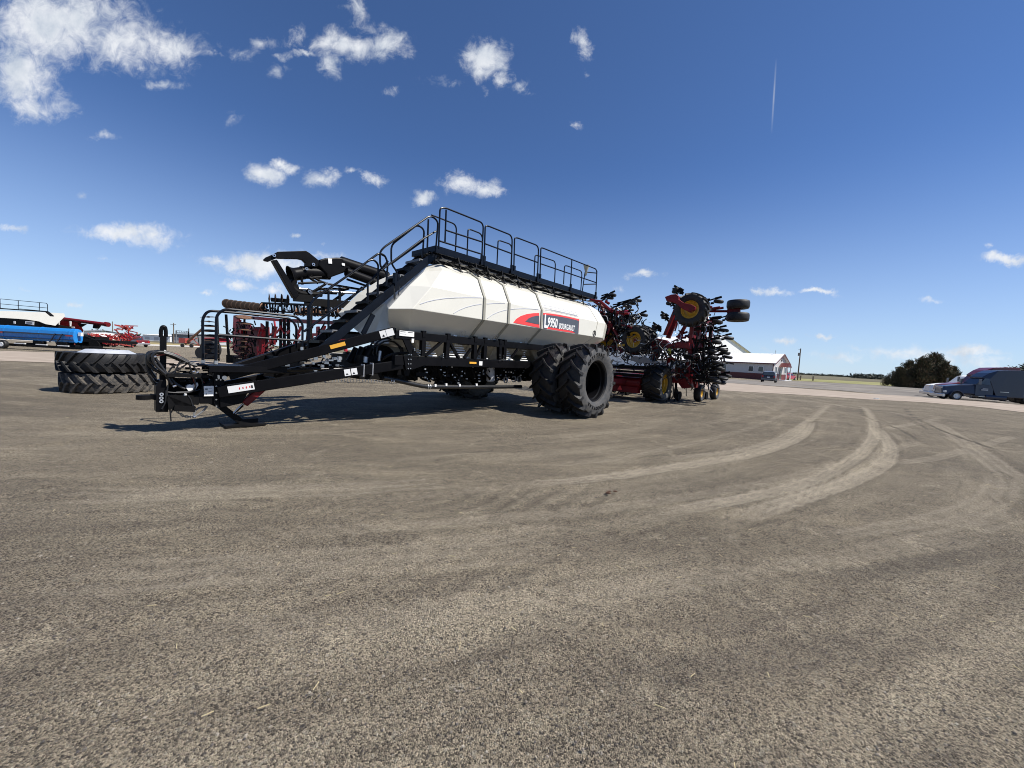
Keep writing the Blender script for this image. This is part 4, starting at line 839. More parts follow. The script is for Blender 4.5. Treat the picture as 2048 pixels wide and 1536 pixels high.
hoses('hose', [[(-0.857,0.12,0.703),(-0.97,0.12,0.78),(-1.07,0.12,0.926),(-1.176,0.12,1.128),(-1.228,0.12,1.221),(-1.219,0.12,1.281),(-1.132,0.12,1.291),(-1.006,0.12,1.255),(-0.894,0.12,1.186),(-0.761,0.12,1.103),(-0.692,0.12,1.092)], [(-1.104,0,0.661),(-1.211,0,0.773),(-1.289,0,0.965),(-1.31,0,1.131),(-1.27,0,1.298),(-1.155,0,1.298),(-1.01,0,1.25),(-0.821,0,1.145),(-0.704,0,1.098)], [(-1.021,0.16,0.784),(-1.101,0.16,0.953),(-1.189,0.16,1.047),(-1.241,0.16,1.14),(-1.253,0.16,1.245),(-1.205,0.16,1.3),(-1.118,0.16,1.301)], [(-1.044,-0.05,0.679),(-1.171,-0.05,0.817),(-1.259,-0.05,0.89),(-1.293,-0.05,1.057),(-1.279,-0.05,1.225),(-1.204,-0.05,1.312),(-1.115,-0.05,1.299),(-0.995,-0.05,1.249),(-0.873,-0.05,1.167)]], .021)
hoses('hose', [[(-0.814,0.16,1.153),(-0.776,0.16,0.98),(-0.733,0.16,0.855),(-0.723,0.16,0.729),(-0.767,0.16,0.655),(-0.9,0.16,0.64),(-1.012,0.16,0.65),(-1.102,0.16,0.664)], [(-0.77,0.12,1.128),(-0.692,0.12,0.978),(-0.632,0.12,0.852),(-0.612,0.12,0.724),(-0.682,0.12,0.674),(-0.819,0.12,0.653),(-0.97,0.12,0.651)], [(-0.918,0.16,1.168),(-0.955,0.16,1.076),(-0.983,0.16,0.978),(-1.047,0.16,0.929)], [(-0.835,0.1,1.112),(-0.911,0.1,1.037),(-0.995,0.1,0.986),(-1.059,0.1,0.949)], [(-1.063,0.14,0.976),(-1.017,0.14,1.073),(-0.934,0.14,1.112),(-0.85,0.14,1.139)]], .012)
hoses('hose', [[(-1.076,0.17,0.773),(-1.086,0.17,0.617),(-1.077,0.17,0.507),(-1.05,0.17,0.396),(-1.042,0.17,0.261),(-1.037,0.17,0.187)], [(-1.094,0.17,0.689),(-1.1,0.17,0.496),(-1.149,0.17,0.39)], [(-0.83,0.2,0.599),(-0.792,0.2,0.535),(-0.768,0.2,0.421)], [(-1.032,0.17,0.505),(-1.014,0.17,0.37),(-1.051,0.17,0.299)]], .010)
hoses('hose', [[(-1.204,0.09,1.239),(-1.102,0.09,1.261),(-1.002,0.09,1.29),(-0.928,0.09,1.257),(-0.853,0.09,1.186)], [(-0.72,0.14,0.74),(-0.749,0.14,0.879),(-0.773,0.14,0.954)], [(-0.604,0.1,0.799),(-0.649,0.1,0.888),(-0.699,0.1,0.977)]], .010, M['redw'])
b = CB()
for k in range(60): 
    b.box((rnd.uniform(-1.05, -.45), rnd.uniform(-.12, .12), rnd.uniform(.78, 1.12)), (rnd.uniform(.02, .1), rnd.uniform(.02, .06), rnd.uniform(.015, .05)))
b.build('valve_block', 'blackm', cart, kind='stuff')
b = CB(); b.prism([(-0.835,0.13,0.754),(-0.801,0.13,0.778),(-0.762,0.13,0.765),(-0.694,0.13,0.808),(-0.684,0.13,0.764),(-0.723,0.13,0.689),(-0.811,0.13,0.666),(-0.839,0.13,0.716)], (0, -.1, 0)); b.cyl((-0.863,0.16,0.583), (.2, .3, 1), .02, .09, 8); b.prism([(-1.126,0.06,1.283),(-1.099,0.06,1.333),(-1.053,0.06,1.305),(-1.09,0.06,1.273)], (0, -.06, 0)); b.build('canister', 'label', cart)
b = CB()
for p in [(-0.983,0.15,0.758),(-1.046,0.15,0.929),(-1.188,0.15,1.035),(-1.218,0.15,1.223),(-0.754,0.15,0.414),(-0.746,0.15,0.395),(-0.697,0.15,0.98),(-0.746,0.15,0.992),(-0.736,0.15,0.235),(-0.927,0.15,0.917),(-0.997,0.15,0.752)]: b.cyl(p, (1, 0, .4), .018, .03, 8)
build_split(b, 'coupling', 'chrome', cart)
b = CB(); b.bar((-0.358,0,0.375), (-0.076,0,0.094), .20, .10); b.bar((-0.177,0.1,0.247), (-0.04,0.1,0.381), .03, .03); b.build('stand_leg', 'black', cart)
b = CB(); b.tube([(-0.2,0.16,0.257),(-0.044,0.16,0.437)], .012, 8); b.tube([(-0.158,0.1,0.234),(-0.01,0.1,0.416)], .012, 8); build_split(b, 'piston_rod', 'chrome', cart)
b = CB(); b.bar((-0.037,0.13,0.414), (0.268,0.13,0.712), .13, .13); b.build('jack_cylinder', 'redd', cart, bevel=.02)
b = CB(); b.box((-.02, .02, .03), (.62, .48, .035)); b.box((.05, .02, .08), (.3, .16, .09)); b.tube([(-.35, .2, .02), (.3, .24, .03)], .015, 6); b.build('stand_foot', 'blackm', cart)

# main frame: truss rails, posts, braces
b = CB()
for sg in (1, -1): b.box((6.3, sg*1.16, 1.87), (7.9, .10, .17)); b.box((6.3, sg*1.14, 1.335), (7.9, .13, .20))
for uu in (2.7, 4.4, 6.1, 8.0, 10.0): b.box((uu, 0, 1.34), (.12, 2.2, .16)); b.box((uu, 0, 1.84), (.10, 2.24, .12))
fr = b.build('frame', 'black', cart, bevel=.006)
b = CB(); b.prism([(2.424,1.2,1.969),(2.548,1.2,1.98),(2.924,1.2,1.445),(2.717,1.2,1.436)], (0, -.04, 0)); b.prism([(2.546,1.225,1.43),(2.728,1.225,1.437),(2.781,1.225,1.286),(3.072,1.225,1.245),(2.769,1.225,1.146),(2.612,1.225,1.134)], (0, -.05, 0)); b.build('gusset', 'black', fr)
for run in ([(3.045,1.16,1.944),(3.052,1.16,1.449)], [(3.727,1.16,1.949),(3.705,1.16,1.423)], [(4.58,1.16,1.962),(4.588,1.16,1.437)], [(4.931,1.16,1.95),(4.925,1.16,1.449)], [(5.477,1.16,1.94),(5.508,1.16,1.45)], [(5.661,1.16,1.943),(5.678,1.16,1.456)]):
    b = CB(); b.bar(run[0], run[1], .11, .10, up=(1, 0, 0)); b.box((run[0][0], 1.18, 1.93), (.09, .09, .14)); build_split(b, 'post', 'black', fr)
for run, w_ in (([(3.55,1.18,1.797),(3.113,1.18,1.452)], .085), ([(3.779,1.18,1.796),(4.073,1.18,1.441)], .085), ([(4.455,1.18,1.684),(4.25,1.18,1.444)], .07), ([(6.207,1.18,1.781),(5.96,1.18,1.529)], .05), ([(4.851,1.18,1.868),(4.618,1.18,1.477)], .07)):
    b = CB(); b.bar(run[0], run[1], .05, w_, up=(0, 1, 0)); b.build('brace', 'black', fr)
b = CB()
for p in [(2.659,1.23,1.462),(2.654,1.23,1.363),(2.655,1.23,1.267),(2.653,1.23,1.166),(2.714,1.23,1.461),(2.713,1.23,1.365),(2.713,1.23,1.269),(2.712,1.23,1.168),(2.931,1.23,1.557),(2.929,1.23,1.511),(2.926,1.23,1.452),(3.571,1.23,1.524),(3.569,1.23,1.49),(3.569,1.23,1.443),(2.793,1.23,1.593),(2.799,1.23,1.566),(5.447,1.23,1.571),(5.449,1.23,1.511),(5.452,1.23,1.427),(5.591,1.23,1.557),(5.592,1.23,1.496),(5.594,1.23,1.436)]: b.cyl(p, (0, 1, 0), .012, .03, 8)
build_split(b, 'bolt', 'chrome', fr)
b = CB()     # delivery pipes: white paints in sun glint, shorter upward like the braces' shadow
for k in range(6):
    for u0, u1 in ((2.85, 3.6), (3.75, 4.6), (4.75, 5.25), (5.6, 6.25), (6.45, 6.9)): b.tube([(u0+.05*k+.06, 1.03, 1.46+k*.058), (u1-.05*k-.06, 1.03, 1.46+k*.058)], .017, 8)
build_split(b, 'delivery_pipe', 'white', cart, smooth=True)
P_ = [(2.424,1.215,1.956),(2.777,1.215,1.956),(2.778,1.215,1.844),(2.423,1.215,1.848)]
b = CB(); b.prism(P_, (0, .012, 0)); lb = b.build('warning_label', 'label', fr)
b = CB(); b.prism([(2.442,1.23,1.939),(2.567,1.23,1.939),(2.567,1.23,1.931),(2.442,1.23,1.931)], (0, .002, 0)); b.prism([(2.621,1.23,1.939),(2.74,1.23,1.938),(2.741,1.23,1.93),(2.621,1.23,1.931)], (0, .002, 0)); b.prism([(2.435,1.23,1.892),(2.587,1.23,1.892),(2.587,1.23,1.889),(2.435,1.23,1.889)], (0, .002, 0)); b.build('warning_mark', 'ink', lb)
b = CB(); b.prism([(2.727,1.21,1.808),(2.787,1.21,1.81),(2.78,1.21,1.721),(2.724,1.21,1.725)], (0, .012, 0)); b.prism([(4.723,1.206,1.387),(4.838,1.206,1.385),(4.835,1.206,1.28),(4.73,1.206,1.281)], (0, .012, 0)); build_split(b, 'warning_label', 'label', fr)
b = CB(); b.prism([(4.402,1.206,1.362),(4.627,1.206,1.363),(4.631,1.206,1.315),(4.405,1.206,1.316)], (0, .012, 0)); build_split(b, 'reflector', 'labely', fr)
b = CB(); b.tube([(2.245,0.95,0.951),(2.51,0.95,0.902),(3.023,0.95,0.798),(3.309,0.95,0.742),(4.518,0.95,0.711),(5.873,0.95,0.69),(6.712,0.95,0.682)], .052, 14, fil=.2)
hp = b.build('air_pipe', 'hose', cart, smooth=True)
b = CB()
for x in [(3.561,0.95,0.759),(3.882,0.95,0.772),(4.305,0.95,0.754),(4.875,0.95,0.757)]: b.box((x[0], .99, x[2]+.01), (.05, .04, .06))
build_split(b, 'warning_label', 'label', hp)
b = CB()
for x in [(3.371,0.95,0.744),(3.43,0.95,0.743),(2.413,0.95,0.878),(2.467,0.95,0.87)]: b.lathe([(.054, -.008), (.060, -.008), (.060, .008), (.054, .008)], x, (1, 0, 0), 16)
build_split(b, 'clamp', 'galv', hp)
b = CB(); c = V3((5.752,0.6,1.02)); b.lathe([(.001, .2), (.125, .2), (.125, -.18), (.09, -.21), (.001, -.21)], c, (-.15, 0, 1), 24); b.build('canister', 'lgrey', cart, smooth=True)
b = CB()   # dark clutter under the tank: metering bodies, hoses, valves
for k in range(150):
    uu = rnd.uniform(2.9, 8.6); b.box((uu, rnd.uniform(-.9, .9), rnd.uniform(.85, 1.32)), (rnd.uniform(.05, .4), rnd.uniform(.05, .3), rnd.uniform(.04, .18)))
for k in range(26):
    uu = 3+k*.22; b.tube([(uu, .5, 1.3), (uu+rnd.uniform(-.1, .1), .7, 1.1), (uu+.2, rnd.uniform(.2, .8), .9), (uu+.6, rnd.uniform(0, .6), .82)], .03, 6, fil=.1)
b.box((5.6, 0, 1.05), (5.2, .9, .25))
b.build('metering_unit', 'blackm', cart)
b = CB()
for k in range(70):
    uu = rnd.uniform(2.9, 7.2); b.box((uu, rnd.uniform(.75, 1.0), rnd.uniform(.8, 1.25)), (rnd.uniform(.015, .06), .02, rnd.uniform(.01, .035)))
for p in [(6.189,0.8,0.873),(6.545,0.8,0.894),(6.781,0.8,0.893)]: b.lathe([(.075, -.02), (.095, -.02), (.095, .02), (.075, .02)], p, (1, .2, 0), 16)
b.build('fitting', 'galv', cart, kind='stuff')
# axle, wheels
b = CB(); b.cyl((7.35, 0, .98), (0, 1, 0), .11, 5.4, 16); b.box((7.35, 0, 1.2), (.5, 2.2, .25)); b.build('axle', 'blackm', cart)
TXT = [('OPTITRAC', -18, .125, .95), ('GOODYEAR', 185, .125, .95), ('710/70R42', 95, .055, .9)]
for v_, tx in ((2.79, TXT), (1.87, TXT), (-1.87, None), (-2.79, None)):
    make_wheel(cart, (7.36, -v_, 1.005), 1.02, .71, .565, 17, .064, .085, 'black', rz=0 if v_ > 0 else math.pi, text=tx, dish=.9, tyremat='rubber', dirn=1 if v_ > 0 else -1, hub='black')
b = CB(); b.cyl((2.756,0.75,1.036), (0, 1, 0), .10, .08, 20); b.build('caster_wheel', 'black', cart, smooth=True)
b = CB(); b.bar((2.799,0.68,1.032), (2.83,0.6,1.471), .06, .08); b.build('caster_fork', 'blackm', cart)
b = CB(); b.prism([(2.62, 1.05, 1.25), (2.86, 1.05, 1.25), (2.8, 1.05, 1.0), (2.7, 1.05, 1.0)], (0, -.1, 0)); b.build('bracket', 'black', cart)

# folding loading auger on the far side
cv = -1.75
def XP(pts, th, name, m='black', dv=0, bev=0):
    b = CB(); b.prism(pts, (0, th, 0)); return b.build(name, m, cart, bevel=bev)
XP([(0.883,-1.75,3.406),(0.972,-1.75,3.441),(1.452,-1.75,2.72),(1.393,-1.75,2.638),(1.334,-1.75,2.637)], .16, 'auger_arm', bev=.01)
XP([(0.728,-1.75,3.391),(0.781,-1.75,3.459),(0.922,-1.75,3.56),(1.011,-1.75,3.634),(1.601,-1.75,3.795),(1.678,-1.75,3.768),(1.968,-1.75,3.595),(1.937,-1.75,3.514),(1.81,-1.75,3.454),(1.592,-1.75,3.425),(1.598,-1.75,3.507),(1.529,-1.75,3.564),(1.438,-1.75,3.565),(1.02,-1.75,3.482),(0.999,-1.75,3.485),(0.829,-1.75,3.371),(0.762,-1.75,3.371)], .10, 'auger_arm', bev=.01)
b = CB(); b.tube([(1.55,-1.8,3.292),(2.208,-1.8,3.39)], .15, 20); b.build('auger_tube', 'black', cart, smooth=True)
b = CB(); p, q = V3((1.312,-1.8,3.181)), V3((1.612,-1.8,3.288)); ax = (q-p); b.lathe([(.20, 0), (.215, 0), (.17, .06), (.15, .12), (.15, ax.length), (.12, ax.length)], p, ax, 24); b.lathe([(.001, .1), (.15, .1)], p, ax, 24); b.build('auger_spout', 'black', cart, smooth=True)
XP([(1.9,-1.62,3.647),(2.044,-1.62,3.72),(2.209,-1.62,3.766),(2.31,-1.62,3.797),(2.412,-1.62,3.817),(2.535,-1.62,3.806),(2.664,-1.62,3.67),(2.694,-1.62,3.554),(2.579,-1.62,3.496),(2.337,-1.62,3.362),(2.104,-1.62,3.233),(2.086,-1.62,3.33),(1.887,-1.62,3.504)], -.34, 'auger_hood', bev=.03)
b = CB(); b.tube([(2.472,-1.75,3.731),(3.789,-1.75,3.601)], .15, 20); b.build('auger_tube', 'black', cart, smooth=True)
b = CB(); b.tube([(2.507,-1.5,3.468),(3.291,-1.5,3.345)], .11, 20); b.build('auger_tube', 'black', cart, smooth=True)
b = CB()
for run in ([(1.574,-1.7,3.415),(1.702,-1.7,3.181),(1.91,-1.7,3.088)], [(1.654,-1.7,3.27),(1.991,-1.7,3.136),(2.123,-1.7,3.126),(1.771,-1.7,2.849)], [(1.46,-1.7,3.007),(1.991,-1.7,3.127)], [(1.517,-1.7,3.243),(1.551,-1.7,2.991)], [(1.702,-1.7,3.181),(1.988,-1.7,3.252)], [(2.14,-1.7,3.112),(3.168,-1.7,3.122)], [(2.62,-1.7,3.32),(3.164,-1.7,3.24)], [(1.912,-1.7,2.988),(2.297,-1.7,2.917),(2.68,-1.7,3.085)], [(1.533,-1.9,2.742),(2.072,-1.9,2.998),(2.772,-1.9,3.116)]): b.tube(run, .030, 6, fil=.08)
build_split(b, 'auger_truss', 'black', cart)
b = CB(); b.bar((1.329,-1.7,2.856), (1.462,-1.7,2.879), .1, .2); b.tube([(1.37,-1.7,3.055),(1.328,-1.7,2.888),(1.464,-1.7,2.783),(1.678,-1.7,2.784),(1.997,-1.7,2.835)], .07, 10, fil=.1); b.build('auger_hopper', 'blackm', cart)
b = CB(); b.tube([(1.471,-1.68,2.879),(1.638,-1.68,2.891)], .035, 10); b.tube([(2.22,-1.6,2.923),(2.819,-1.6,2.985)], .032, 10); build_split(b, 'piston_rod', 'chrome', cart, smooth=True)
b = CB(); b.tube([(1.631,-1.66,2.88),(1.757,-1.66,2.843)], .05, 10); b.tube([(2.357,-1.68,2.925),(1.955,-1.68,2.877)], .045, 10); build_split(b, 'lift_cylinder', 'black', cart, smooth=True)
b = CB()
for p in [(1.612,-1.63,3.37),(2.088,-1.63,3.11),(1.686,-1.63,2.846),(1.715,-1.63,2.818),(0.922,-1.63,3.525),(1.764,-1.63,3.504),(1.517,-1.63,2.681)]: b.lathe([(.018, 0), (.036, 0), (.036, .02), (.018, .02)], p, (0, 1, 0), 12)
build_split(b, 'pivot_pin', 'chrome', cart)
b = CB(); b.prism([(2.093,-1.61,3.722),(2.189,-1.61,3.735),(2.195,-1.61,3.611),(2.109,-1.61,3.6)], (0, .01, 0)); b.prism([(2.437,-1.61,3.685),(2.516,-1.61,3.685),(2.518,-1.61,3.624),(2.442,-1.61,3.625)], (0, .01, 0)); build_split(b, 'warning_label', 'label', cart)
b = CB(); b.bar((1.62,-1.7,2.595), (2.838,-1.7,2.682), .16, .18); b.bar((1.376,-1.7,2.656), (1.774,-1.7,2.684), .2, .16); b.bar((1.735,-1.7,2.678), (1.725,-1.7,1.497), .10, .10); b.bar((2.001,-1.7,2.65), (2.065,-1.7,2.354), .05, .06); b.bar((2.44,-1.7,3.079), (2.449,-1.7,2.715), .05, .05); b.bar((2.177,-1.7,2.556), (2.189,-1.7,1.887), .04, .04)
b.bar((2.234,-1.7,2.667), (2.593,-1.7,2.982), .05, .06); b.bar((3.05,-1.7,3.184), (2.688,-1.7,2.803), .05, .06); build_split(b, 'auger_support', 'blackm', cart)

# ------------------------------------------------------------ the folded red air drill behind the cart
DO = V3((-4.924,7.05,0))+V3((math.cos(0.83824), math.sin(0.83824), 0))*15
drill = thing('air_drill', 'red folded air drill with yellow wheels and rows of black openers behind the seed cart', 'air drill', DO, 0.83824)
def DB(): return MB(flip=True, org=(15, 0, 0))
def dprism(name, pts, th, m='redd', bev=.008):
    b = DB(); b.prism(pts, (th, 0, 0)); return b.build(name, m, drill, bevel=bev)
for sg in (1, -1):
    make_wheel(drill, (-.55, -sg*1.99, .775), .80, .80, .41, 16, .048, .065, 'yellow', rz=0 if sg > 0 else math.pi, dish=.55, dirn=sg)
b = DB(); b.cyl((13.9, 0, .72), (0, 1, 0), .26, 3.1, 20); b.build('axle_tube', 'redd', drill, smooth=True)
b = DB(); b.box((13.75, 0, .45), (.3, 3.0, .25)); b.box((14.6, 0, .78), (1.6, 2.6, .3)); b.box((16.5, 0, .95), (4.6, .35, .3)); b.box((16.6, 1.8, .95), (3.4, .22, .26)); b.box((16.6, -1.8, .95), (3.4, .22, .26))
for u in (15.2, 16.4, 17.8): b.box((u, 0, .95), (.2, 6.0, .24))
b.bar((11.0, 0, .75), (13.8, .9, .8), .15, .2); b.bar((11.0, 0, .75), (13.8, -.9, .8), .15, .2)
b.build('frame', 'redd', drill)
b = DB(); b.box((13.45, .1, 1.42), (.14, 3.9, .14)); b.box((13.5, .1, 1.22), (.10, 3.9, .10)); b.box((13.7, 0, 1.08), (.5, 3.4, .12)); b.build('toolbar', 'black', drill)
b = DB(); c = V3((13.55,0.725,0.487)); b.prism([c+V3((0, -.11, -.08)), c+V3((0, .11, -.08)), c+V3((0, 0, .12))], (.01, 0, 0)); b.build('warning_triangle', 'badge_red', drill)
b = DB(); b.prism([(13.35,1.254,1.689),(13.35,1.301,1.862),(13.35,1.419,1.881),(13.35,1.585,1.83),(13.35,1.549,1.73),(13.35,1.771,1.88),(13.35,1.949,1.803),(13.35,2.068,1.725),(13.35,2.091,1.615),(13.35,1.499,1.615)], (.12, 0, 0)); b.prism([(13.2,2.19,1.671),(13.2,2.353,1.705),(13.2,2.398,1.653),(13.2,2.305,1.608)], (.1, 0, 0)); b.build('manifold', 'grey', drill)
dprism('mast', [(15.9,2.69,2.68),(15.9,3.102,2.625),(15.9,3.183,1.561),(15.9,3.194,1.085),(15.9,3.116,0.66),(15.9,2.89,0.639),(15.9,2.799,1.055)], .3, 'redd')
dprism('mast', [(16,2.699,3.517),(16,2.767,3.558),(16,2.991,3.532),(16,3.048,3.446),(16,3.107,2.599),(16,3.268,2.095),(16,2.826,2.08),(16,2.774,2.595)], .25, 'redd')
dprism('mast', [(16.4,3.017,2.597),(16.4,3.124,2.598),(16.4,3.241,1.513),(16.4,3.219,1.086),(16.4,3.157,1.081)], .2, 'redd')
dprism('side_frame', [(15.2,2.401,1.503),(15.2,2.643,1.531),(15.2,3.07,1.454),(15.2,3.16,0.678),(15.2,2.774,0.613),(15.2,2.616,0.806),(15.2,2.454,1.031)], .25, 'redd')
dprism('wing_arm', [(14.6,1.992,2.856),(14.6,2.38,4.007),(14.6,2.495,3.94),(14.6,2.127,2.846)], .14, 'redd')
dprism('wing_arm', [(14.9,2.002,2.765),(14.9,2.374,3.78),(14.9,2.511,3.713),(14.9,2.172,2.724)], .14, 'redd')
dprism('wing_arm', [(15.2,2.351,2.789),(15.2,2.683,3.454),(15.2,2.786,3.41),(15.2,2.496,2.769)], .14, 'redd')
dprism('wing_beam', [(15,2.254,2.543),(15,2.576,2.609),(15,3.01,2.634),(15,3.124,2.656),(15,3.17,2.332),(15,2.999,2.288),(15,2.64,2.32),(15,2.311,2.355)], .3, 'redd')
dprism('hinge', [(14.4,1.625,2.623),(14.4,1.916,2.683),(14.4,2.21,2.628),(14.4,2.421,2.459),(14.4,2.692,2.547),(14.4,3.151,2.525),(14.4,3.198,2.278),(14.4,2.628,2.321),(14.4,2.351,2.287),(14.4,2.058,2.367),(14.4,1.992,2.105),(14.4,1.812,1.777),(14.4,1.633,1.77),(14.4,1.63,2.182)], .25, 'redd')
dprism('wheel_arm', [(13.25,2.47,4.228),(13.25,2.717,4.305),(13.25,2.901,4.311),(13.25,2.99,4.221),(13.25,3.019,4.09),(13.25,3.2,3.96),(13.25,3.488,3.881),(13.25,3.633,3.792),(13.25,3.634,3.675),(13.25,3.441,3.602),(13.25,3.165,3.733),(13.25,2.93,3.948),(13.25,2.759,4.013),(13.25,2.549,4.063)], .16, 'redk', .02)
b = DB()
for run in ([(14,-1.329,4.465),(14,-0.767,4.347),(14,-0.153,3.864),(14,0.476,3.698)], [(14.3,-0.549,3.96),(14.3,-0.13,3.901),(14.3,0.541,3.793)], [(14.2,-0.88,4.362),(14.2,-0.758,4.019),(14.2,-0.367,3.503),(14.2,-0.151,3.084)], [(14.5,-1.478,4.505),(14.5,-0.862,4.148),(14.5,-0.475,4.045)], [(14.2,-0.621,4.368),(14.2,-0.426,4.253)], [(14,-0.321,3.686),(14,-0.126,3.229),(14,0.249,2.717)], [(14.6,-0.211,2.974),(14.6,0.02,2.658)], [(14,0.225,2.308),(14,0.508,2.041)]): b.tube(run, .065, 6)
build_split(b, 'fold_link', 'redd', drill)
b = DB(); b.cyl((14,0.576,3.794), (0, 1, .1), .10, .16, 16); b.build('lamp_cover', 'carred', drill, smooth=True)
b = DB()
for run in ([(16.2,2.924,4.386),(16.2,3.396,4.172)], [(16.2,3.362,4.111),(16.2,3.723,4.157)], [(16.4,3.237,4.037),(16.4,4.045,4.004),(16.4,4.446,4.018)], [(16.4,3.388,4.115),(16.4,3.807,4.159)]): b.tube(run, .055, 6)
b.bar((16.4,3.97,4.007), (16.4,4.454,4.023), .12, .16); b.build('gauge_arm', 'redd', drill)
for p in [(16.45,4.346,4.272),(16.45,4.371,3.752)]:
    make_wheel(drill, (p[0]-15, -p[1], p[2]), .43, .35, .2, 0, 0, 0, 'redd', rx=math.pi/2, tyremat='rubber', smooth_tread=True, dish=.3)
pA = (13.7,3.296,3.767); pB = (14,0.975,2.601); pC = (14.2,-0.615,2.645); pD = (15.4,0.693,2.722)
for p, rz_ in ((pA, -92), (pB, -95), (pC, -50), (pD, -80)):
    make_wheel(drill, (p[0]-15+.22, -p[1], p[2]), .66, .50, .345, 16, .045, .05, 'yellow', rz=R(rz_), dish=.1, dirn=1, hub='redd', side='rubber')  # raised wheels: sidewalls in darker rubber colour to stand in for their shade
b = DB(); b.bar((13.9,0.285,2.336), (13.9,0.631,2.352), .08, .10); b.build('spring_cap', 'yellow', drill)
b = DB(); b.prism([(14.3,2.352,2.196),(14.3,2.44,2.325),(14.3,2.508,2.172),(14.3,2.49,2.058),(14.3,2.408,2.027)], (.05, 0, 0)); b.build('tag', 'yplast', drill)
for p in [(19.392,3.05,0.393),(16.866,3.05,0.399)]:
    make_wheel(drill, (p[0]-15, -3.0, .40), .40, .30, .2, 0, 0, 0, 'yellow', smooth_tread=True, dish=.3)
# openers: arm, spring, scraper and packer wheel, standing out sideways from the folded wing
def opener(pw, root, size=1.0, ang=0):
    """pw packer wheel centre, root where the arm starts (both in cart coordinates)"""
    b = DB(); pw = V3(pw); root = V3(root); d = pw-root; L_ = d.length; dn = d/L_; up = V3((0, 0, 1))
    b.bar(root, root.lerp(pw, .5)+up*.06, .05, .07); b.bar(root.lerp(pw, .45)+up*.07, pw+up*.13*size-dn*.12, .045, .05)
    b.bar(pw+up*.13*size-dn*.14, pw+up*.17*size+dn*.10, .05, .08); b.tube([root+up*.12, root.lerp(pw, .55)+up*.13], .035, 6)
    b.bar(pw-dn*.28-up*.02, pw, .02, .03); b.bar(root.lerp(pw, .6)-up*.05, root.lerp(pw, .78)-up*.06, .03, .09, h2=.03)
    o = b.build('opener', 'blackm', drill)
    w = DB(); r = .185*size
    w.lathe([(.06, -.055), (r*.8, -.062), (r, -.03), (r, .03), (r*.8, .062), (.06, .055)], pw, (math.sin(ang)*.15, .12, 1), 16); w.lathe([(.001, -.03), (.062, -.055)], pw, (0, .12, 1), 10); w.lathe([(.001, .03), (.062, .055)], pw, (0, .12, 1), 10)
    w.build('packer_wheel', 'rubber', o, smooth=True)
    return o
tips = [(15,3.959,4.216),(15,3.981,3.403),(15,4.02,2.596)] + [(16,3.984,3.163),(16,4.032,2.347)] + [(17,3.981,2.913),(17,3.93,3.755)] + [(15,4.07,1.79),(15,4.254,1.521),(15,3.902,1.997)] + [(16,4.048,2.343),(16,4.069,0.977),(16,3.85,1.396)] + [(17,3.996,2.08),(17,4.05,1.253),(17,3.886,2.257)] + [(16,3.886,1.602),(16,4.132,1.155)] + [(15,3.882,2.245),(15,3.997,1.147),(15,4.133,1.019)]
for i, p in enumerate(tips): opener(p, (p[0]-.05, 3.25, p[2]-.04), 1.0+.1*(i % 2), i)
for i, (p, q) in enumerate(zip([(15,0.578,4.456),(15,0.311,4.357),(15,0.04,4.246),(15,0.922,3.783),(15,0.663,3.668),(15,0.367,3.519),(15,-0.835,4.66),(15,-0.701,4.791)], [(15,-0.194,4.311),(15,-0.424,4.28),(15,-0.655,4.205),(15,0.089,3.621),(15,-0.137,3.585),(15,-0.362,3.483),(15,-1.34,4.526),(15,-1.302,4.678)])): opener(p, q, .95, i)
for i, (p, q) in enumerate(zip([(14.2,2.544,4.674),(14.2,2.493,4.58),(14.2,2.294,4.117)] + [(14.8,1.908,3.617),(14.8,1.857,3.724)] + [(14.6,1.616,3.24),(14.6,1.586,3.123)], [(14.2,2.846,4.495),(14.2,2.83,4.457),(14.2,2.603,3.942)] + [(14.8,2.13,3.445),(14.8,2.099,3.57)] + [(14.6,1.908,3.061),(14.6,1.912,3.002)])): opener(p, q, .6, i)
rnd = random.Random(21)
def tangle(name, region, n, u0, u1, r, m, fnc):
    b = DB()
    for k in range(n):
        x = rnd.uniform(region[0], region[2]); y = rnd.uniform(region[1], region[3]); a = rnd.uniform(0, 6.28); l = rnd.uniform(.15, .5)
        u = rnd.uniform(u0, u1); v = x; w = y
        b.tube([(u, v, w), (u+rnd.uniform(-.2, .2), v+math.cos(a)*l*.5, w+math.sin(a)*l*.5+rnd.uniform(.02, .15)), (u+rnd.uniform(-.2, .2), v+math.cos(a+fnc)*l, w+math.sin(a+fnc)*l)], r*rnd.uniform(.7, 1.3), 5, fil=.2, fn=3)
    return b.build(name, m, drill, smooth=True, kind='stuff')
tangle('hose_bundle', (2.2, .9, 3.4, 2.4), 90, 14.2, 16.5, .020, 'hose', 1.0)
tangle('hose_bundle', (3.0, .5, 3.5, 4.0), 120, 14.6, 17.4, .024, 'hose', .8)
tangle('hose_bundle', (-2.4, 2.6, 1.0, 4.2), 120, 13.6, 15.2, .026, 'hose', .9)
tangle('hose_bundle', (-1.0, 1.4, 2.4, 2.2), 110, 13.3, 14.6, .020, 'hose', 1.1)
tangle('hose_bundle', (3.4, .9, 4.1, 2.1), 26, 15, 17, .024, 'hose', .8)
tangle('hose_bundle', (-.8, 2.8, .8, 3.9), 130, 13.9, 14.9, .030, 'hose', .9)
tangle('opener_mounts', (-.7, 2.7, .7, 3.9), 60, 13.9, 14.7, .045, 'blackm', .4)
tangle('fold_rods', (-.8, 2.2, .6, 3.8), 34, 13.8, 14.6, .04, 'redd', .3)
tangle('fold_rods', (2.0, 1.2, 3.0, 3.4), 26, 14.4, 15.6, .04, 'redd', .3)
tangle('hose_bundle', (1.6, 1.3, 3.0, 2.6), 90, 14.0, 15.2, .024, 'hose', .9)
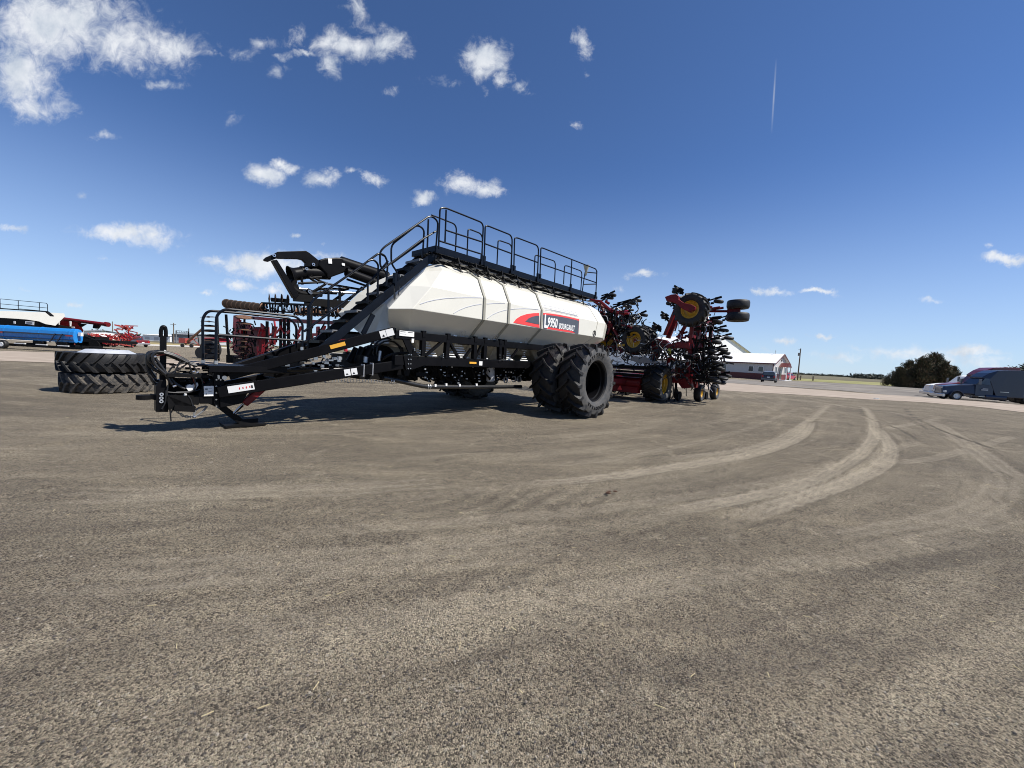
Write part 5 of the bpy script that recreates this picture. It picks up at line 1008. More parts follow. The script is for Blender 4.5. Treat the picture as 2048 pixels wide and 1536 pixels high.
tangle('drill_fitting', (2.6, .9, 3.8, 3.6), 60, 14.2, 16.5, .010, 'galv', .7)
tangle('drill_fitting', (-2.2, 1.4, 2.4, 3.6), 50, 13.4, 14.4, .010, 'galv', .7)
b = DB()
for k in range(80):
    u = rnd.uniform(14.2, 17.2); b.bar((u, rnd.uniform(2.9, 3.6), rnd.uniform(.8, 3.9)), (u+rnd.uniform(-.3, .3), rnd.uniform(3.1, 3.9), rnd.uniform(.8, 3.9)) if k % 4 == 0 else (u+.05, rnd.uniform(3.1, 3.7), rnd.uniform(.8, 3.9)*0+rnd.uniform(1, 3.8)), .05, .05) if k % 5 == 0 else b.box((u, rnd.uniform(2.9, 3.6), rnd.uniform(.9, 3.9)), (.12, rnd.uniform(.1, .35), rnd.uniform(.05, .14)))
b.build('opener_mounts', 'blackm', drill, kind='stuff')
b = DB()
for u in (14.7, 15.6, 16.5, 17.4): b.box((u, 3.12, 2.35), (.12, .14, 3.0))
for w in (1.2, 2.0, 2.8, 3.6): b.box((16.0, 3.15, w), (2.9, .12, .12))
for u in (14.6, 15.6, 16.6): b.box((u, -2.6, 2.8), (.12, .14, 2.2))
for w in (2.4, 3.0, 3.6): b.box((15.6, -2.6, w), (2.4, .12, .12))
b.build('wing_frame', 'redd', drill)
b = DB()   # shanks under the centre frame
for k in range(26):
    u = rnd.choice([15.2, 16.0, 16.8, 17.8]); v = -2.6+k*.22; b.bar((u, v, .95), (u+.25, v, .12), .04, .07); b.bar((u+.25, v, .14), (u+.05, v, .02), .05, .05); b.lathe([(.02, -.04), (.19, -.05), (.19, .05), (.02, .04)], (u+.55, v, .21), (0, 1, 0), 12); b.bar((u+.2, v, .5), (u+.55, v, .21), .03, .04)
b.build('ground_openers', 'blackm', drill, kind='stuff')

# ------------------------------------------------------------ two tractor tyres lying stacked on the gravel
g0 = V3((-10.485,10.005,0)); ld = V3((g0.x, g0.y, 0)).normalized(); sc0 = g0+ld*.93; sc0.z = 0
for i, (zc, nm, lb) in enumerate(((.262, 'tractor_tyre', 'worn tractor tyre lying flat on the gravel, underneath the rimmed one'), (.80, 'tractor_wheel', 'tractor wheel with pale metal rim disc lying on top of another tyre'))):
    off = ld.cross(V3((0, 0, 1)))*(-.05 if i else 0)
    r_ = thing(nm, lb, 'tyre' if i == 0 else 'wheel', (sc0.x+off.x, sc0.y+off.y, zc if i == 0 else .80), R(13*i), None)
    t = MB(); tyre_carcass(t, .955, .50, .60, lug=.06, c=(0, 0, 0), ax=(0, 1, 0)); lugs(t, .955, .50, .062, 22, .075, .20, dirn=-1 if i else 1)
    t.v = [V3((p.x, -p.z, p.y)) for p in t.v]; o = t.build('tyre' if i else 'carcass', 'rubber_old' if i == 0 else 'rubber', r_, smooth=True)
    if i:
        b = MB(); b.lathe([(.60, .16), (.60, .22), (.56, .25), (.42, .335), (.30, .34), (.27, .32), (.14, .32), (.13, .30), (.001, .30)], (0, 0, 0), (0, 0, 1), 40); b.build('rim', 'rimdisc', r_, smooth=True)
        b = MB()
        for k in range(8): a = 2*math.pi*k/8; b.cyl((math.cos(a)*.2, math.sin(a)*.2, .325), (0, 0, 1), .015, .03, 6)
        build_split(b, 'bolt', 'grey', r_)

# ------------------------------------------------------------ folded disc harrow behind the tongue
HO = V3((-14.0, 24.0, 0))
har = thing('disc_harrow', 'dark red folded disc harrow with stacks of rusty discs, seen behind the railed tongue', 'harrow', HO)
def HB(): return MB(org=HO)
hd = V3((14, -8, 0)).normalized(); hn = V3((-hd.y, hd.x, 0))
def disc(c, ax, r, m='rust'):
    b = HB(); b.lathe([(.001, .05), (r*.5, .04), (r*.85, .012), (r, -.02), (r, -.026), (r*.85, .004), (r*.5, .03), (.001, .042)], c, ax, 22); b.lathe([(.001, .07), (.07, .07), (.07, -.05), (.001, -.05)], c, ax, 10); o = b.build('disc', m, har, smooth=True); o.data.materials.append(M['rustd' if m == 'discd' else 'discd'])
    cc = V3(c)-HO
    for p in o.data.polygons:
        if (p.center-cc).length > r*.86: p.material_index = 1
    return o
gd = [(-20.555,27.603,4.285),(-20.005,27.289,4.223),(-19.468,26.982,4.163),(-18.942,26.681,4.107),(-18.429,26.388,4.06),(-17.926,26.1,4.007),(-17.44,25.823,3.969),(-17.019,25.582,3.909)]
for c in gd: disc(c, hd, .33, 'discd')
disc((-16.444,25.254,3.931), hd+hn*.3, .33)
b = HB(); b.cyl((V3(gd[0])+V3(gd[-1]))/2, hd, .05, 3.0, 10); b.bar(V3(gd[0])+V3((0, 0, -.5)), V3(gd[-1])+V3((0, 0, -.5)), .12, .12); b.build('gang_axle', 'blackm', har)
for i, c in enumerate([(-21.889,28.365,3.289),(-21.839,28.336,2.959),(-21.769,28.296,2.664),(-21.732,28.275,2.323),(-21.696,28.255,1.982),(-21.659,28.234,1.66),(-21.623,28.213,1.338),(-21.6,28.2,1.015),(-21.584,28.191,0.692),(-21.548,28.17,0.312)]): disc(V3(c)-hn*.5, (rnd.uniform(-.1, .1), rnd.uniform(-.1, .1)-.12, 1), .50, 'discd')
b = HB(); b.bar((-21.774,28.299,3.42), (-21.567,28.181,0.159), .09, .09); b.bar((-20.677,27.673,3.522), (-20.255,27.431,0.086), .12, .12); b.build('gang_axle', 'blackm', har)
for i, c in enumerate([(-17.09,25.623,3.227),(-17.056,25.603,2.833),(-17.038,25.593,2.439),(-17.043,25.596,2.078),(-17.092,25.624,1.715),(-17.17,25.669,1.367),(-17.249,25.714,1.017),(-17.413,25.808,0.644)]): disc(V3(c)-hn*.75, (.15, -.25 if i == 0 else -.10, 1), .56 if i == 0 else .48)
b = HB(); b.bar(V3((-17.176,25.672,3.313))-hn*.7, V3((-17.298,25.742,0.545))-hn*.7, .09, .09)
for x in (1290, 1550, 1620, 1700): b.bar((-16.025,25.014,3.038) if x == 1290 else ((-14.688,24.251,3.166) if x == 1550 else ((-14.342,24.052,3.165) if x == 1620 else (-13.952,23.83,3.164))), (-16.036,25.021,0.885) if x == 1290 else ((-14.645,24.226,1.247) if x == 1550 else ((-14.298,24.027,1.294) if x == 1620 else (-13.909,23.805,1.374))), .14, .12)
b.bar((-19.878,27.216,0.662), (-19.871,27.212,0.109), .5, .5); build_split(b, 'upright', 'blackm', har)
def hp(name, pts, th=.2, m='redd'): b = HB(); b.prism(pts, hn*th); return b.build(name, m, har)
hp('frame_post', [(-19.783,27.162,3.44),(-19.41,26.949,3.472),(-19.333,26.904,3.184),(-19.4,26.943,2.68),(-19.579,27.045,2.026),(-19.762,27.149,1.584),(-19.862,27.207,2.093)], .2, 'red')
hp('frame_plate', [(-19.892,27.224,1.946),(-19.776,27.158,2.823),(-18.2,26.257,2.899),(-17.963,26.122,2.69),(-18.011,26.149,1.988),(-18.181,26.246,1.631),(-18.401,26.372,0.449),(-18.637,26.507,0.256),(-18.762,26.578,0.537),(-19.753,27.145,0.851)], .2, 'redk')
hp('frame_plate', [(-17.962,26.121,2.62),(-16.286,25.164,2.701),(-16.222,25.127,2.163),(-16.599,25.342,2.019),(-16.633,25.362,0.856),(-17.018,25.582,0.665),(-18.282,26.304,0.491),(-18.064,26.179,1.635)], .3, 'redk')
hp('frame_bracket', [(-19.468,26.982,3.185),(-18.797,26.598,3.129),(-18.853,26.631,2.862),(-19.403,26.945,2.896)], -.15, 'red'); hp('frame_bracket', [(-18.969,26.697,2.468),(-18.488,26.422,2.438),(-18.484,26.419,2.119),(-18.935,26.677,2.146)], -.2, 'red')
hp('frame_post', [(-16.561,25.321,2.903),(-16.232,25.133,2.702),(-16.221,25.126,2.095),(-16.517,25.296,2.021)], -.1, 'red')
b = HB()
for k in range(40):
    x = rnd.random(); y = rnd.random(); p = V3((-19.776,27.158,2.823)).lerp(V3((-16.505,25.289,2.835)), x); q = V3((-19.749,27.142,0.484)).lerp(V3((-16.739,25.423,0.645)), x); c = p.lerp(q, y)-hn*.25
    b.bar(c, c+V3((rnd.uniform(-.25, .25), 0, rnd.uniform(-.5, .5))), .06, .05)
b.build('gang_bracket', 'blackm', har, kind='stuff')
hp('frame_beam', [(-19.41,26.948,3.436),(-17.859,26.062,3.387),(-14.789,24.308,3.199),(-14.786,24.306,3.037),(-16.51,25.292,3.106),(-19.407,26.947,3.256)], .2, 'red')
hp('frame_bracket', [(-15.546,24.74,2.74),(-15.184,24.534,2.709),(-15.331,24.618,2.378),(-15.365,24.637,1.55),(-15.678,24.816,1.539),(-15.587,24.764,2.208)], .15, 'redd')
hp('frame_beam', [(-14.776,24.301,3.209),(-12.238,22.85,3.137),(-9.474,21.271,3.016),(-9.468,21.267,2.848),(-12.231,22.847,2.896),(-14.772,24.298,3.017)], .2, 'redd')
for pts in ([(-11.54,22.451,2.721),(-11.373,22.356,2.742),(-11.346,22.34,1.837),(-11.542,22.453,1.831)], [(-10.988,22.136,2.802),(-10.852,22.058,2.784),(-11.13,22.217,2.039),(-11.296,22.312,2.035)], [(-12.938,23.25,2.751),(-12.818,23.181,2.732),(-13.078,23.33,2.32),(-13.17,23.383,2.318)], [(-11.927,22.672,2.339),(-10.865,22.066,2.357),(-10.861,22.063,2.202),(-11.922,22.67,2.179)], [(-9.697,21.398,2.113),(-9.518,21.296,2.098),(-9.509,21.291,1.817),(-9.712,21.407,1.81)], [(-12.009,22.72,2.218),(-11.866,22.638,2.22),(-12.025,22.728,1.736),(-12.199,22.828,1.73)]): hp('frame_leg', pts, .12, 'red')
for i, c in enumerate([(-15.847,24.912,4.476),(-15.235,24.563,4.434),(-14.607,24.204,4.392),(-14.028,23.873,4.331)]): disc(c, (.82, .57+i*.06, 0), .34, 'discd')
b = HB(); b.bar((-16.578,25.33,4.214), (-9.103,21.059,3.826), .12, .12); b.bar((-16.355,25.203,3.724), (-9.085,21.049,3.31), .10, .10); b.bar((-15.605,24.775,4.403), (-13.963,23.836,4.267), .1, .25)
for k in range(26):
    p = V3((-16.365,25.208,4.208)).lerp(V3((-9.103,21.059,3.807)), k/25); b.bar(p, p+V3((rnd.uniform(-.1, .1), 0, -rnd.uniform(.35, .75))), .06, .10); b.box(p+V3((0, -.1, -rnd.uniform(.1, .5))), (rnd.uniform(.1, .3), .1, .12))
b.build('gang_frame', 'blackm', har)
for k in range(16):
    p = V3((-13.574,23.614,3.678)).lerp(V3((-9.092,21.053,3.513)), k/15); disc(p+hn*.3, hd+hn*.35, .27, 'rust')
b = HB()
for k in range(34):
    p = V3((-16.36,25.206,3.988)).lerp(V3((-9.093,21.053,3.531)), rnd.random()); b.bar(p+V3((0, -.2, rnd.uniform(-.3, .2))), p+V3((rnd.uniform(-.1, .1), -.2, rnd.uniform(-.3, .2))), .03, .03)
b.build('gang_fitting', 'chrome', har, kind='stuff')
b = HB()
for k in range(70):
    x = rnd.random(); p = V3((-20.03,27.303,3.041)).lerp(V3((-9.273,21.156,3.016)), x); p.z = rnd.uniform(.7, 2.6) if x < .5 else rnd.uniform(.8, 2.3); p += hn*rnd.uniform(-.3, .6)
    a = rnd.uniform(0, 3.14); l = rnd.uniform(.3, .9); b.bar(p, p+hd*math.cos(a)*l+V3((0, 0, math.sin(a)*l)), .08, .09)
b.build('frame_braces', 'red', har, kind='stuff')
b = HB()
for k in range(60):
    x = rnd.random(); p = V3((-20.285,27.449,3.041)).lerp(V3((-9.273,21.156,3.016)), x); p.z = rnd.uniform(.6, 2.7); p -= hn*rnd.uniform(.1, .5)
    a = rnd.uniform(0, 3.14); l = rnd.uniform(.2, .7); b.bar(p, p+hd*math.cos(a)*l+V3((0, 0, math.sin(a)*l)), .05, .06)
b.build('spring_arms', 'blackm', har, kind='stuff')
b = HB()   # rolling basket and spring tines low down, right of the discs
tl = V3((-8.1, 16.6, .35)); tr_ = V3((-5.0, 18.6, .35))
for k in range(30):
    p = tl.lerp(tr_, k/29); b.bar(p, p+V3((.05, -.02, -.30)), .02, .02)
b.bar(tl, tr_, .06, .06); b.bar(tl+V3((.2, .4, .15)), tr_+V3((.2, .4, .15)), .06, .06)
for k in range(8): p = tl.lerp(tr_, k/7); b.bar(p, p+V3((.2, .4, .15)), .05, .05)
for k in range(5): p = tl.lerp(tr_, k/4); b.bar(p+V3((.2, .4, .15)), V3((-11.061,22.178,1.61))+V3((k*.6, 0, -.4)), .06, .06)
b.build('tine_bar', 'grey', har)
b = HB()
for k in range(60):
    p = V3((-15.936,24.963,1.194)).lerp(V3((-8.979,20.988,1.685)), rnd.random())+V3((0, 0, rnd.uniform(-.9, .3))); b.bar(p, p+V3((rnd.uniform(-.5, .5), rnd.uniform(-.3, .3), rnd.uniform(-.3, .3))), .05, .06)
for x in (.2, .6): 
    p = V3((-19.374,26.928,0.504)).lerp(V3((-10.516,21.867,1.552)), x); b.cyl(V3((p.x, p.y, .42)), hn, .42, .3, 24)
b.cyl(V3((-13.2, 23.5, .45)), hn, .45, .4, 24); b.bar((-19.0, 26.6, .35), (-6.2, 19.4, .45), .25, .2); b.build('undercarriage', 'blackm', har)

# ------------------------------------------------------------ left background machines
def WB(o): return MB(org=o)
o0 = V3((-44.5, 32.6, 0))
bl = thing('hopper_trailer', 'long bright blue ribbed hopper body on a low dark trailer frame', 'trailer', o0)
b = WB(o0); rr = 60
def prof_z(k):
    a, z = [(.0, .62), (.12, .50), (.28, .55), (.36, .85), (.38, 1.25), (.33, 1.62), (.2, 1.86), (.0, 1.93)][k]
    return a, .74+(z-.5)*.832
xs0, xs1 = -56.0, -37.2
pr_ = [prof_z(k) for k in range(8)]+[(-prof_z(k)[0], prof_z(k)[1]) for k in range(6, 0, -1)]
b.add([(x, 32.9+p[0]*-1.0, p[1]+.05) for x in (xs0, xs1) for p in pr_], [tuple(range(13, -1, -1)), tuple(range(14, 28))]+[(i, (i+1) % 14, 14+(i+1) % 14, 14+i) for i in range(14)]); b.build('body', 'blue', bl, bevel=.03)
for x in (-49.6, -46.4, -43.2, -40.2, -37.6):
    b = WB(o0); pp = [(q[0]*1.035, (q[1]-1.2)*1.035+1.25) for q in pr_]; b.add([(x+d, 32.9-p[0], p[1]) for d in (-.07, .07) for p in pp], [tuple(range(13, -1, -1)), tuple(range(14, 28))]+[(i, (i+1) % 14, 14+(i+1) % 14, 14+i) for i in range(14)]); b.build('rib', 'blue', bl)
b = WB(o0); b.bar((-52, 32.48, 1.42), (-37.3, 32.48, 1.42), .06, .10); b.bar((-52, 32.48, 1.0), (-37.3, 32.48, 1.0), .05, .05)
for x in (-38.6, -38.0): b.bar((x-.5, 32.42, .75), (x, 32.42, 1.5), .05, .07)
b.build('rail', 'navy', bl)
for x in (-43.4, -37.5):
    b = WB(o0); b.prism([(x-.3, 32.46, 1.32), (x+.3, 32.46, 1.32), (x+.3, 32.46, 1.42), (x-.3, 32.46, 1.42)], (0, -.015, 0)); b.build('reflector', 'carred', bl)
b = WB(o0); b.box((-44, 32.5, .35), (17, .16, .18)); b.box((-44, 33.6, .35), (17, .16, .18))
for x in (-51, -48.4, -45.2, -41.6, -38.2, -36.2): b.box((x, 33.0, .45), (.18, 1.6, .3))
b.bar((-36.2, 32.8, .42), (-33.2, 32.4, .42), .14, .16); b.build('frame', 'blackm', bl)
for x in (-43.9, -42.6, -47.0):
    b = WB(o0); b.lathe([(.001, -.13), (.2, -.13), (.34, -.12), (.36, -.08), (.36, .08), (.34, .12), (.001, .12)], (x, 32.1, .37), (0, 1, 0), 20); w_ = b.build('wheel', 'rubber', bl, smooth=True)
    b = WB(o0); b.lathe([(.001, .14), (.16, .15), (.19, .13)], (x, 32.1, .37), (0, -1, 0), 16); q = b.build('rim', 'white', w_)
b = WB(o0)
for x in (-46.3, -43.6, -41, -39.2, -37.4): b.box((x, 31.95, .52), (.9, .1, .07))
b.box((-37.0, 32.9, 1.55), (.25, .2, .3)); build_split(b, 'bracket', 'white', bl)

o1 = V3((-50, 41, 0))
wt = thing('grain_cart', 'white tank cart with thin railing along its top, behind the blue trailer', 'cart', o1)
b = WB(o1); P0 = [V3(p) for p in [(-56.337,40,3.576),(-49.899,40,3.714),(-48.442,40,3.703),(-48.025,40,3.395),(-47.93,40,2.316),(-49.083,40,2.434),(-50.049,40,2.683),(-51.504,40,2.815),(-53.327,40,2.837),(-56.369,40,2.762)]]; z0_ = 2.0; n_ = len(P0)
P1 = [V3((p.x, 40+max(0, p.z-z0_)*.9, p.z)) for p in P0]; P2 = [V3((p.x-5.2, 44.5-max(0, p.z-z0_)*.9, p.z)) for p in P0]
b.add(P1+P2, [tuple(range(n_-1, -1, -1)), tuple(range(n_, 2*n_))]+[(i, (i+1) % n_, n_+(i+1) % n_, n_+i) for i in range(n_)]); b.build('tank', 'cream', wt)
b = WB(o1)
for run in ([(-53.133,39.9,3.737),(-53.129,39.9,4.747),(-52.948,39.9,4.745),(-48.963,39.9,4.59),(-48.36,39.9,4.563),(-48.23,39.9,4.421),(-48.249,39.9,3.671)], [(-53.146,39.9,4.244),(-48.239,39.9,4.079)], [(-51.246,39.9,4.676),(-51.274,39.9,3.747)], [(-49.054,39.9,4.585),(-49.107,39.9,3.745)], [(-51.162,39.9,3.843),(-48.248,39.9,3.731)], [(-56.067,39.9,3.787),(-56.028,39.9,4.806),(-53.249,39.9,4.777),(-53.131,39.9,4.693)], [(-56.046,39.9,4.327),(-53.146,39.9,4.244)]): b.tube(run, .028, 6, fil=.25)
build_split(b, 'rail', 'net', wt)
b = WB(o1); b.prism([V3(p) for p in [(-57.215,40.6,2.769),(-54.127,40.6,2.839),(-52.277,40.6,2.835),(-50.8,40.6,2.701),(-49.819,40.6,2.448),(-48.649,40.6,2.328),(-48.661,40.6,1.837),(-57.259,40.6,1.615)]], (0, 1.8, 0)); b.bar((-53.295,40,3.771), (-48.442,40,3.703), .3, .10); b.bar((-48.442,40,3.703), (-47.906,40,3.281), .3, .10)
b.box((-47, 41.5, .95), (11, 2, .3)); 
for x in (-50, -47.5, -44): b.cyl((x, 40.6, .5), (0, 1, 0), .5, .4, 20)
b.build('underframe', 'blackm', wt)
b = WB(o1); b.prism([(-50.466,39.8,2.611),(-49.559,39.8,2.6),(-49.599,39.8,2.238),(-50.474,39.8,2.341)], (0, .03, 0)); b.prism([(-51.678,39.8,2.545),(-51.467,39.8,2.527),(-51.505,39.8,2.285),(-51.686,39.8,2.305)], (0, .03, 0)); build_split(b, 'panel', 'white', wt)
b = WB(o1); b.prism([(-50.317,39.8,2.529),(-49.742,39.8,2.53),(-49.759,39.8,2.367),(-50.321,39.8,2.397)], (0, -.02, 0)); b.build('panel_print', 'grey', wt)

o2 = V3((-49.5, 43.5, 0))
gc = thing('auger_wagon', 'dark red grain wagon with its long unloading auger stretched to the right', 'grain wagon', o2)
b = WB(o2); b.prism([(-51.503,43,3.253),(-49.088,43,3.222),(-48.182,43,2.753),(-48.191,43,2.298),(-48.032,43,2.047),(-48.203,43,1.68),(-49.251,43,1.656),(-50.815,43,1.961),(-51.466,43,2.12)], (-2.9, 2.6, 0)); b.build('hopper', 'redd', gc, bevel=.04)
b = WB(o2); b.tube([(-50.959,42.6,3.24),(-48.698,42.6,3.074),(-44.949,42.6,2.796)], .20, 14); b.build('auger_tube', 'redd', gc, smooth=True)
b = WB(o2); b.cyl((-44.981,42.6,2.813), (1, 0, -.1), .26, .35, 14); b.bar((-47.211,42.6,2.994), (-47.084,42.6,2.905), .3, .3); b.build('auger_head', 'redd', gc)
b = WB(o2); b.prism([(-46.395,42.5,2.741),(-45.815,42.5,2.644),(-46.079,42.5,2.277),(-46.467,42.5,2.32)], (0, .3, 0)); b.prism([(-48.138,42.5,2.774),(-47.363,42.5,2.752),(-47.887,42.5,2.403)], (0, .3, 0)); build_split(b, 'spout', 'blackm', gc)
b = WB(o2); b.prism([(-50.504,42.4,2.86),(-49.989,42.4,2.824),(-50.034,42.4,2.278),(-50.196,42.4,2.238),(-50.514,42.4,2.444)], (0, .05, 0)); b.build('ladder_panel', 'white', gc)
b = WB(o2)
for k in range(5): p = V3((-49.002,42.4,2.302))+V3((k*.16, 0, 0)); b.box(p, (.10, .03, .12))
b.build('lettering', 'white', gc)
b = WB(o2); b.prism([(-48.692,42.2,2.939),(-48.533,42.2,2.916),(-48.576,42.2,2.405),(-48.64,42.2,2.401)], (0, .1, 0)); b.prism([(-49.037,42.2,1.87),(-48.459,42.2,1.869),(-48.463,42.2,1.646),(-48.663,42.2,1.316),(-48.721,42.2,1.632)], (0, .2, 0)); build_split(b, 'bracket', 'white', gc)
b = WB(o2); b.bar((-47.939,41.8,1.711), (-45.09,41.8,0.853), .2, .25); b.bar((-47.818,41.8,1.401), (-46.244,41.8,0.473), .2, .2); b.cyl((-50.6, 43.4, .8), (0, 1, 0), .8, .6, 24); b.cyl((-48.4, 43.4, .8), (0, 1, 0), .8, .6, 24); b.box((-49.5, 44, 1.2), (5, 1.5, .4)); b.build('running_gear', 'blackm', gc)

# row of folded red field implements
def implement(name, label, depth, x0, x1, ytop, ybot, seed, peaks=()):
    r2 = random.Random(seed); K_ = 1/769
    def at(x, y): 
        return V3(((x-1024)*K_*depth, depth, 1.5-(y-(717+.0547*(x-1024)))*K_*depth))
    c = at((x0+x1)/2, ybot); o = V3((c.x, c.y, 0)); r = thing(name, label, 'implement', o, 0, 'folded red field implements parked in a row')
    zt = at(x0, ytop).z
    for j, m in enumerate(('redw', 'red', 'rubber')):
        b = WB(o)
        for k in range((46, 26, 8)[j]):
            x = r2.uniform(x0, x1); p = at(x, 0); zz = r2.uniform(.25, zt)
            if j == 2: b.cyl((p.x, depth+r2.uniform(-.2, .8), .3), (1, r2.uniform(-.4, .4), 0), .3, .22, 14)
            else:
                l = r2.uniform(.5, 1.6); a = r2.uniform(0, 3.14); b.bar((p.x, depth+r2.uniform(-.8, .8), zz), (p.x+math.cos(a)*l, depth+r2.uniform(-.8, .8), min(zt, max(.2, zz+math.sin(a)*l*r2.choice((-1, 1))*.8))), .10, .12)
        if j == 0: b.bar((at(x0, 0).x, depth, .7), (at(x1, 0).x, depth, .7), .2, .2); b.bar((at(x0, 0).x, depth+.8, zt*.8), (at(x1, 0).x, depth+.8, zt*.7), .12, .12)
        b.build(('frame', 'wing', 'wheels')[j], m, r)
implement('field_cultivator', 'folded red cultivator just right of the dark red grain wagon', 50, 142, 180, 668, 697, 1)
implement('field_cultivator', 'pale red folded cultivator between the grain wagon and the upright red one', 56, 182, 238, 667, 693, 2)
implement('field_cultivator', 'red folded implement reaching highest, left of the dark red pickup', 58, 238, 262, 650, 692, 3)

# ------------------------------------------------------------ road vehicles
def body_loft(b, prof, w, tuck=.0, z0=0):
    """prof: list of (x, z_low, z_high, half width low, half width high)"""
    vs = []; fs = []
    for x, zl, zh, wl, wh in prof: vs += [(x, -wl, zl), (x, wl, zl), (x, wh, zh), (x, -wh, zh)]
    for k in range(len(prof)-1):
        a = k*4
        for i in range(4): j = (i+1) % 4; fs.append((a+i, a+j, a+4+j, a+4+i))
    fs += [(3, 2, 1, 0), tuple(len(vs)-4+i for i in range(4))]; b.add(vs, fs)
def car(name, label, cat, loc, rz, paint, kind='suv', group=None):
    r = thing(name, label, cat, loc, rz, group)
    if kind == 'suv': L_, W_, belt, top = 4.7, .93, 1.02, 1.70; body = [(2.3, .42, .72, .72, .70), (2.1, .28, .92, .88, .82), (1.1, .25, 1.02, W_, .88), (-1.9, .25, 1.05, W_, .90), (-2.25, .3, 1.0, .90, .86), (-2.35, .42, .9, .8, .8)]; cab = [(1.15, 1.0, 1.02, .86, .86), (.35, 1.0, 1.62, .88, .68), (-.9, 1.0, 1.70, .89, .70), (-1.85, 1.0, 1.62, .87, .68), (-2.25, 1.0, 1.08, .84, .80)]
    else: body = [(2.9, .5, .85, .85, .82), (2.75, .4, 1.1, .95, .88), (1.5, .38, 1.18, .98, .93), (-2.85, .42, 1.18, .98, .95), (-2.92, .45, 1.12, .95, .92)]; cab = [(1.6, 1.15, 1.18, .90, .90), (.85, 1.15, 1.82, .92, .74), (-.55, 1.15, 1.86, .92, .75), (-.95, 1.15, 1.72, .92, .72), (-1.05, 1.15, 1.2, .92, .88)]
    b = MB(); body_loft(b, body, 1); body_o = b.build('body', paint, r, bevel=.05)
    b = MB(); body_loft(b, cab, 1); b.build('cabin', paint, r, bevel=.04)
    z1 = 1.1 if kind == 'suv' else 1.24; z2 = 1.55 if kind == 'suv' else 1.70
    def lerpw(z, lo, hi, zl, zh): return lo+(hi-lo)*(z-zl)/(zh-zl)
    for s in (1, -1):
        for xa, xb, xc, xd in ((.82, .34, -.35, -.35), (-.42, -.42, -1.2, -1.2), (-1.28, -1.28, -1.85, -2.0)) if kind == 'suv' else ((1.25, .82, .25, .25), (.17, .17, -.82, -.9)):
            b = MB(); wl = (.89 if kind == 'suv' else .925); wh = .715 if kind == 'suv' else .775
            b.add([(xa, s*wl, z1), (xd, s*wl, z1), (xc, s*wh, z2), (xb, s*wh, z2)], [(0, 1, 2, 3)]); b.build('side_window', 'glass', r)
    b = MB()
    if kind == 'suv': b.add([(1.05, -.74, 1.1), (1.05, .74, 1.1), (.46, .62, 1.57), (.46, -.62, 1.57)], [(0, 1, 2, 3)])
    else: b.add([(1.53, -.78, 1.25), (1.53, .78, 1.25), (.98, .66, 1.75), (.98, -.66, 1.75)], [(0, 1, 2, 3)])
    b.build('windscreen', 'glass', r)
    b = MB()
    if kind == 'suv': b.add([(-2.27, -.70, 1.12), (-2.27, .70, 1.12), (-1.94, .60, 1.55), (-1.94, -.60, 1.55)], [(0, 1, 2, 3)])
    else: b.add([(-1.07, -.72, 1.25), (-1.07, .72, 1.25), (-.98, .62, 1.70), (-.98, -.62, 1.70)], [(0, 1, 2, 3)])
    b.build('rear_window', 'glass', r)
    if kind != 'suv':
        b = MB(); b.box((-1.98, 0, 1.19), (1.7, 1.66, .02)); b.build('load_bed', 'blackm', r)
    xr = -2.36 if kind == 'suv' else -2.94
    for s in (1, -1):
        b = MB(); b.box((xr+.02, s*.74, .92), (.06, .18, .26)); b.build('tail_light', 'taill', r)
        b = MB(); b.box((-xr-.12, s*.62, .72), (.12, .3, .16)); b.build('headlight', 'clear', r)
    b = MB(); b.box((xr-.02, 0, .48 if kind == 'suv' else .58), (.14, 1.7 if kind == 'suv' else 1.9, .2)); b.build('rear_bumper', 'grey' if kind == 'suv' else 'chrome', r, bevel=.03)
    b = MB(); b.box((xr-.01, 0, .80), (.04, .34, .14)); b.build('number_plate', 'white', r)
    for x in ((1.42, -1.38) if kind == 'suv' else (1.95, -1.75)):
        for s in (1, -1):
            R_ = .36 if kind == 'suv' else .41; b = MB(); b.lathe([(R_*.6, -.12), (R_*.95, -.12), (R_, -.08), (R_, .08), (R_*.95, .12), (R_*.6, .12)], (x, s*.86, R_), (0, 1, 0), 22); w = b.build('wheel', 'rubber', r, smooth=True)
            b = MB(); b.lathe([(.001, .07), (R_*.3, .09), (R_*.62, .115), (R_*.62, -.1)], (x, s*.86, R_), (0, s, 0), 18); b.build('rim', 'galv', w)
    return r
car('parked_car', 'dark blue hatchback parked beside the white office building, seen from behind', 'car', (40.2, 60.3, 0), R(53), 'suvp')
car('parked_car', 'bright red car half hidden past the right end of the office building', 'car', (66.8, 93.5, 0), R(30), 'carred')
car('pickup_truck', 'dark red crew cab pickup parked beyond the stacked tyres', 'pickup truck', (-65.6, 66.5, 0), R(157), M['maroon'], 'pickup')

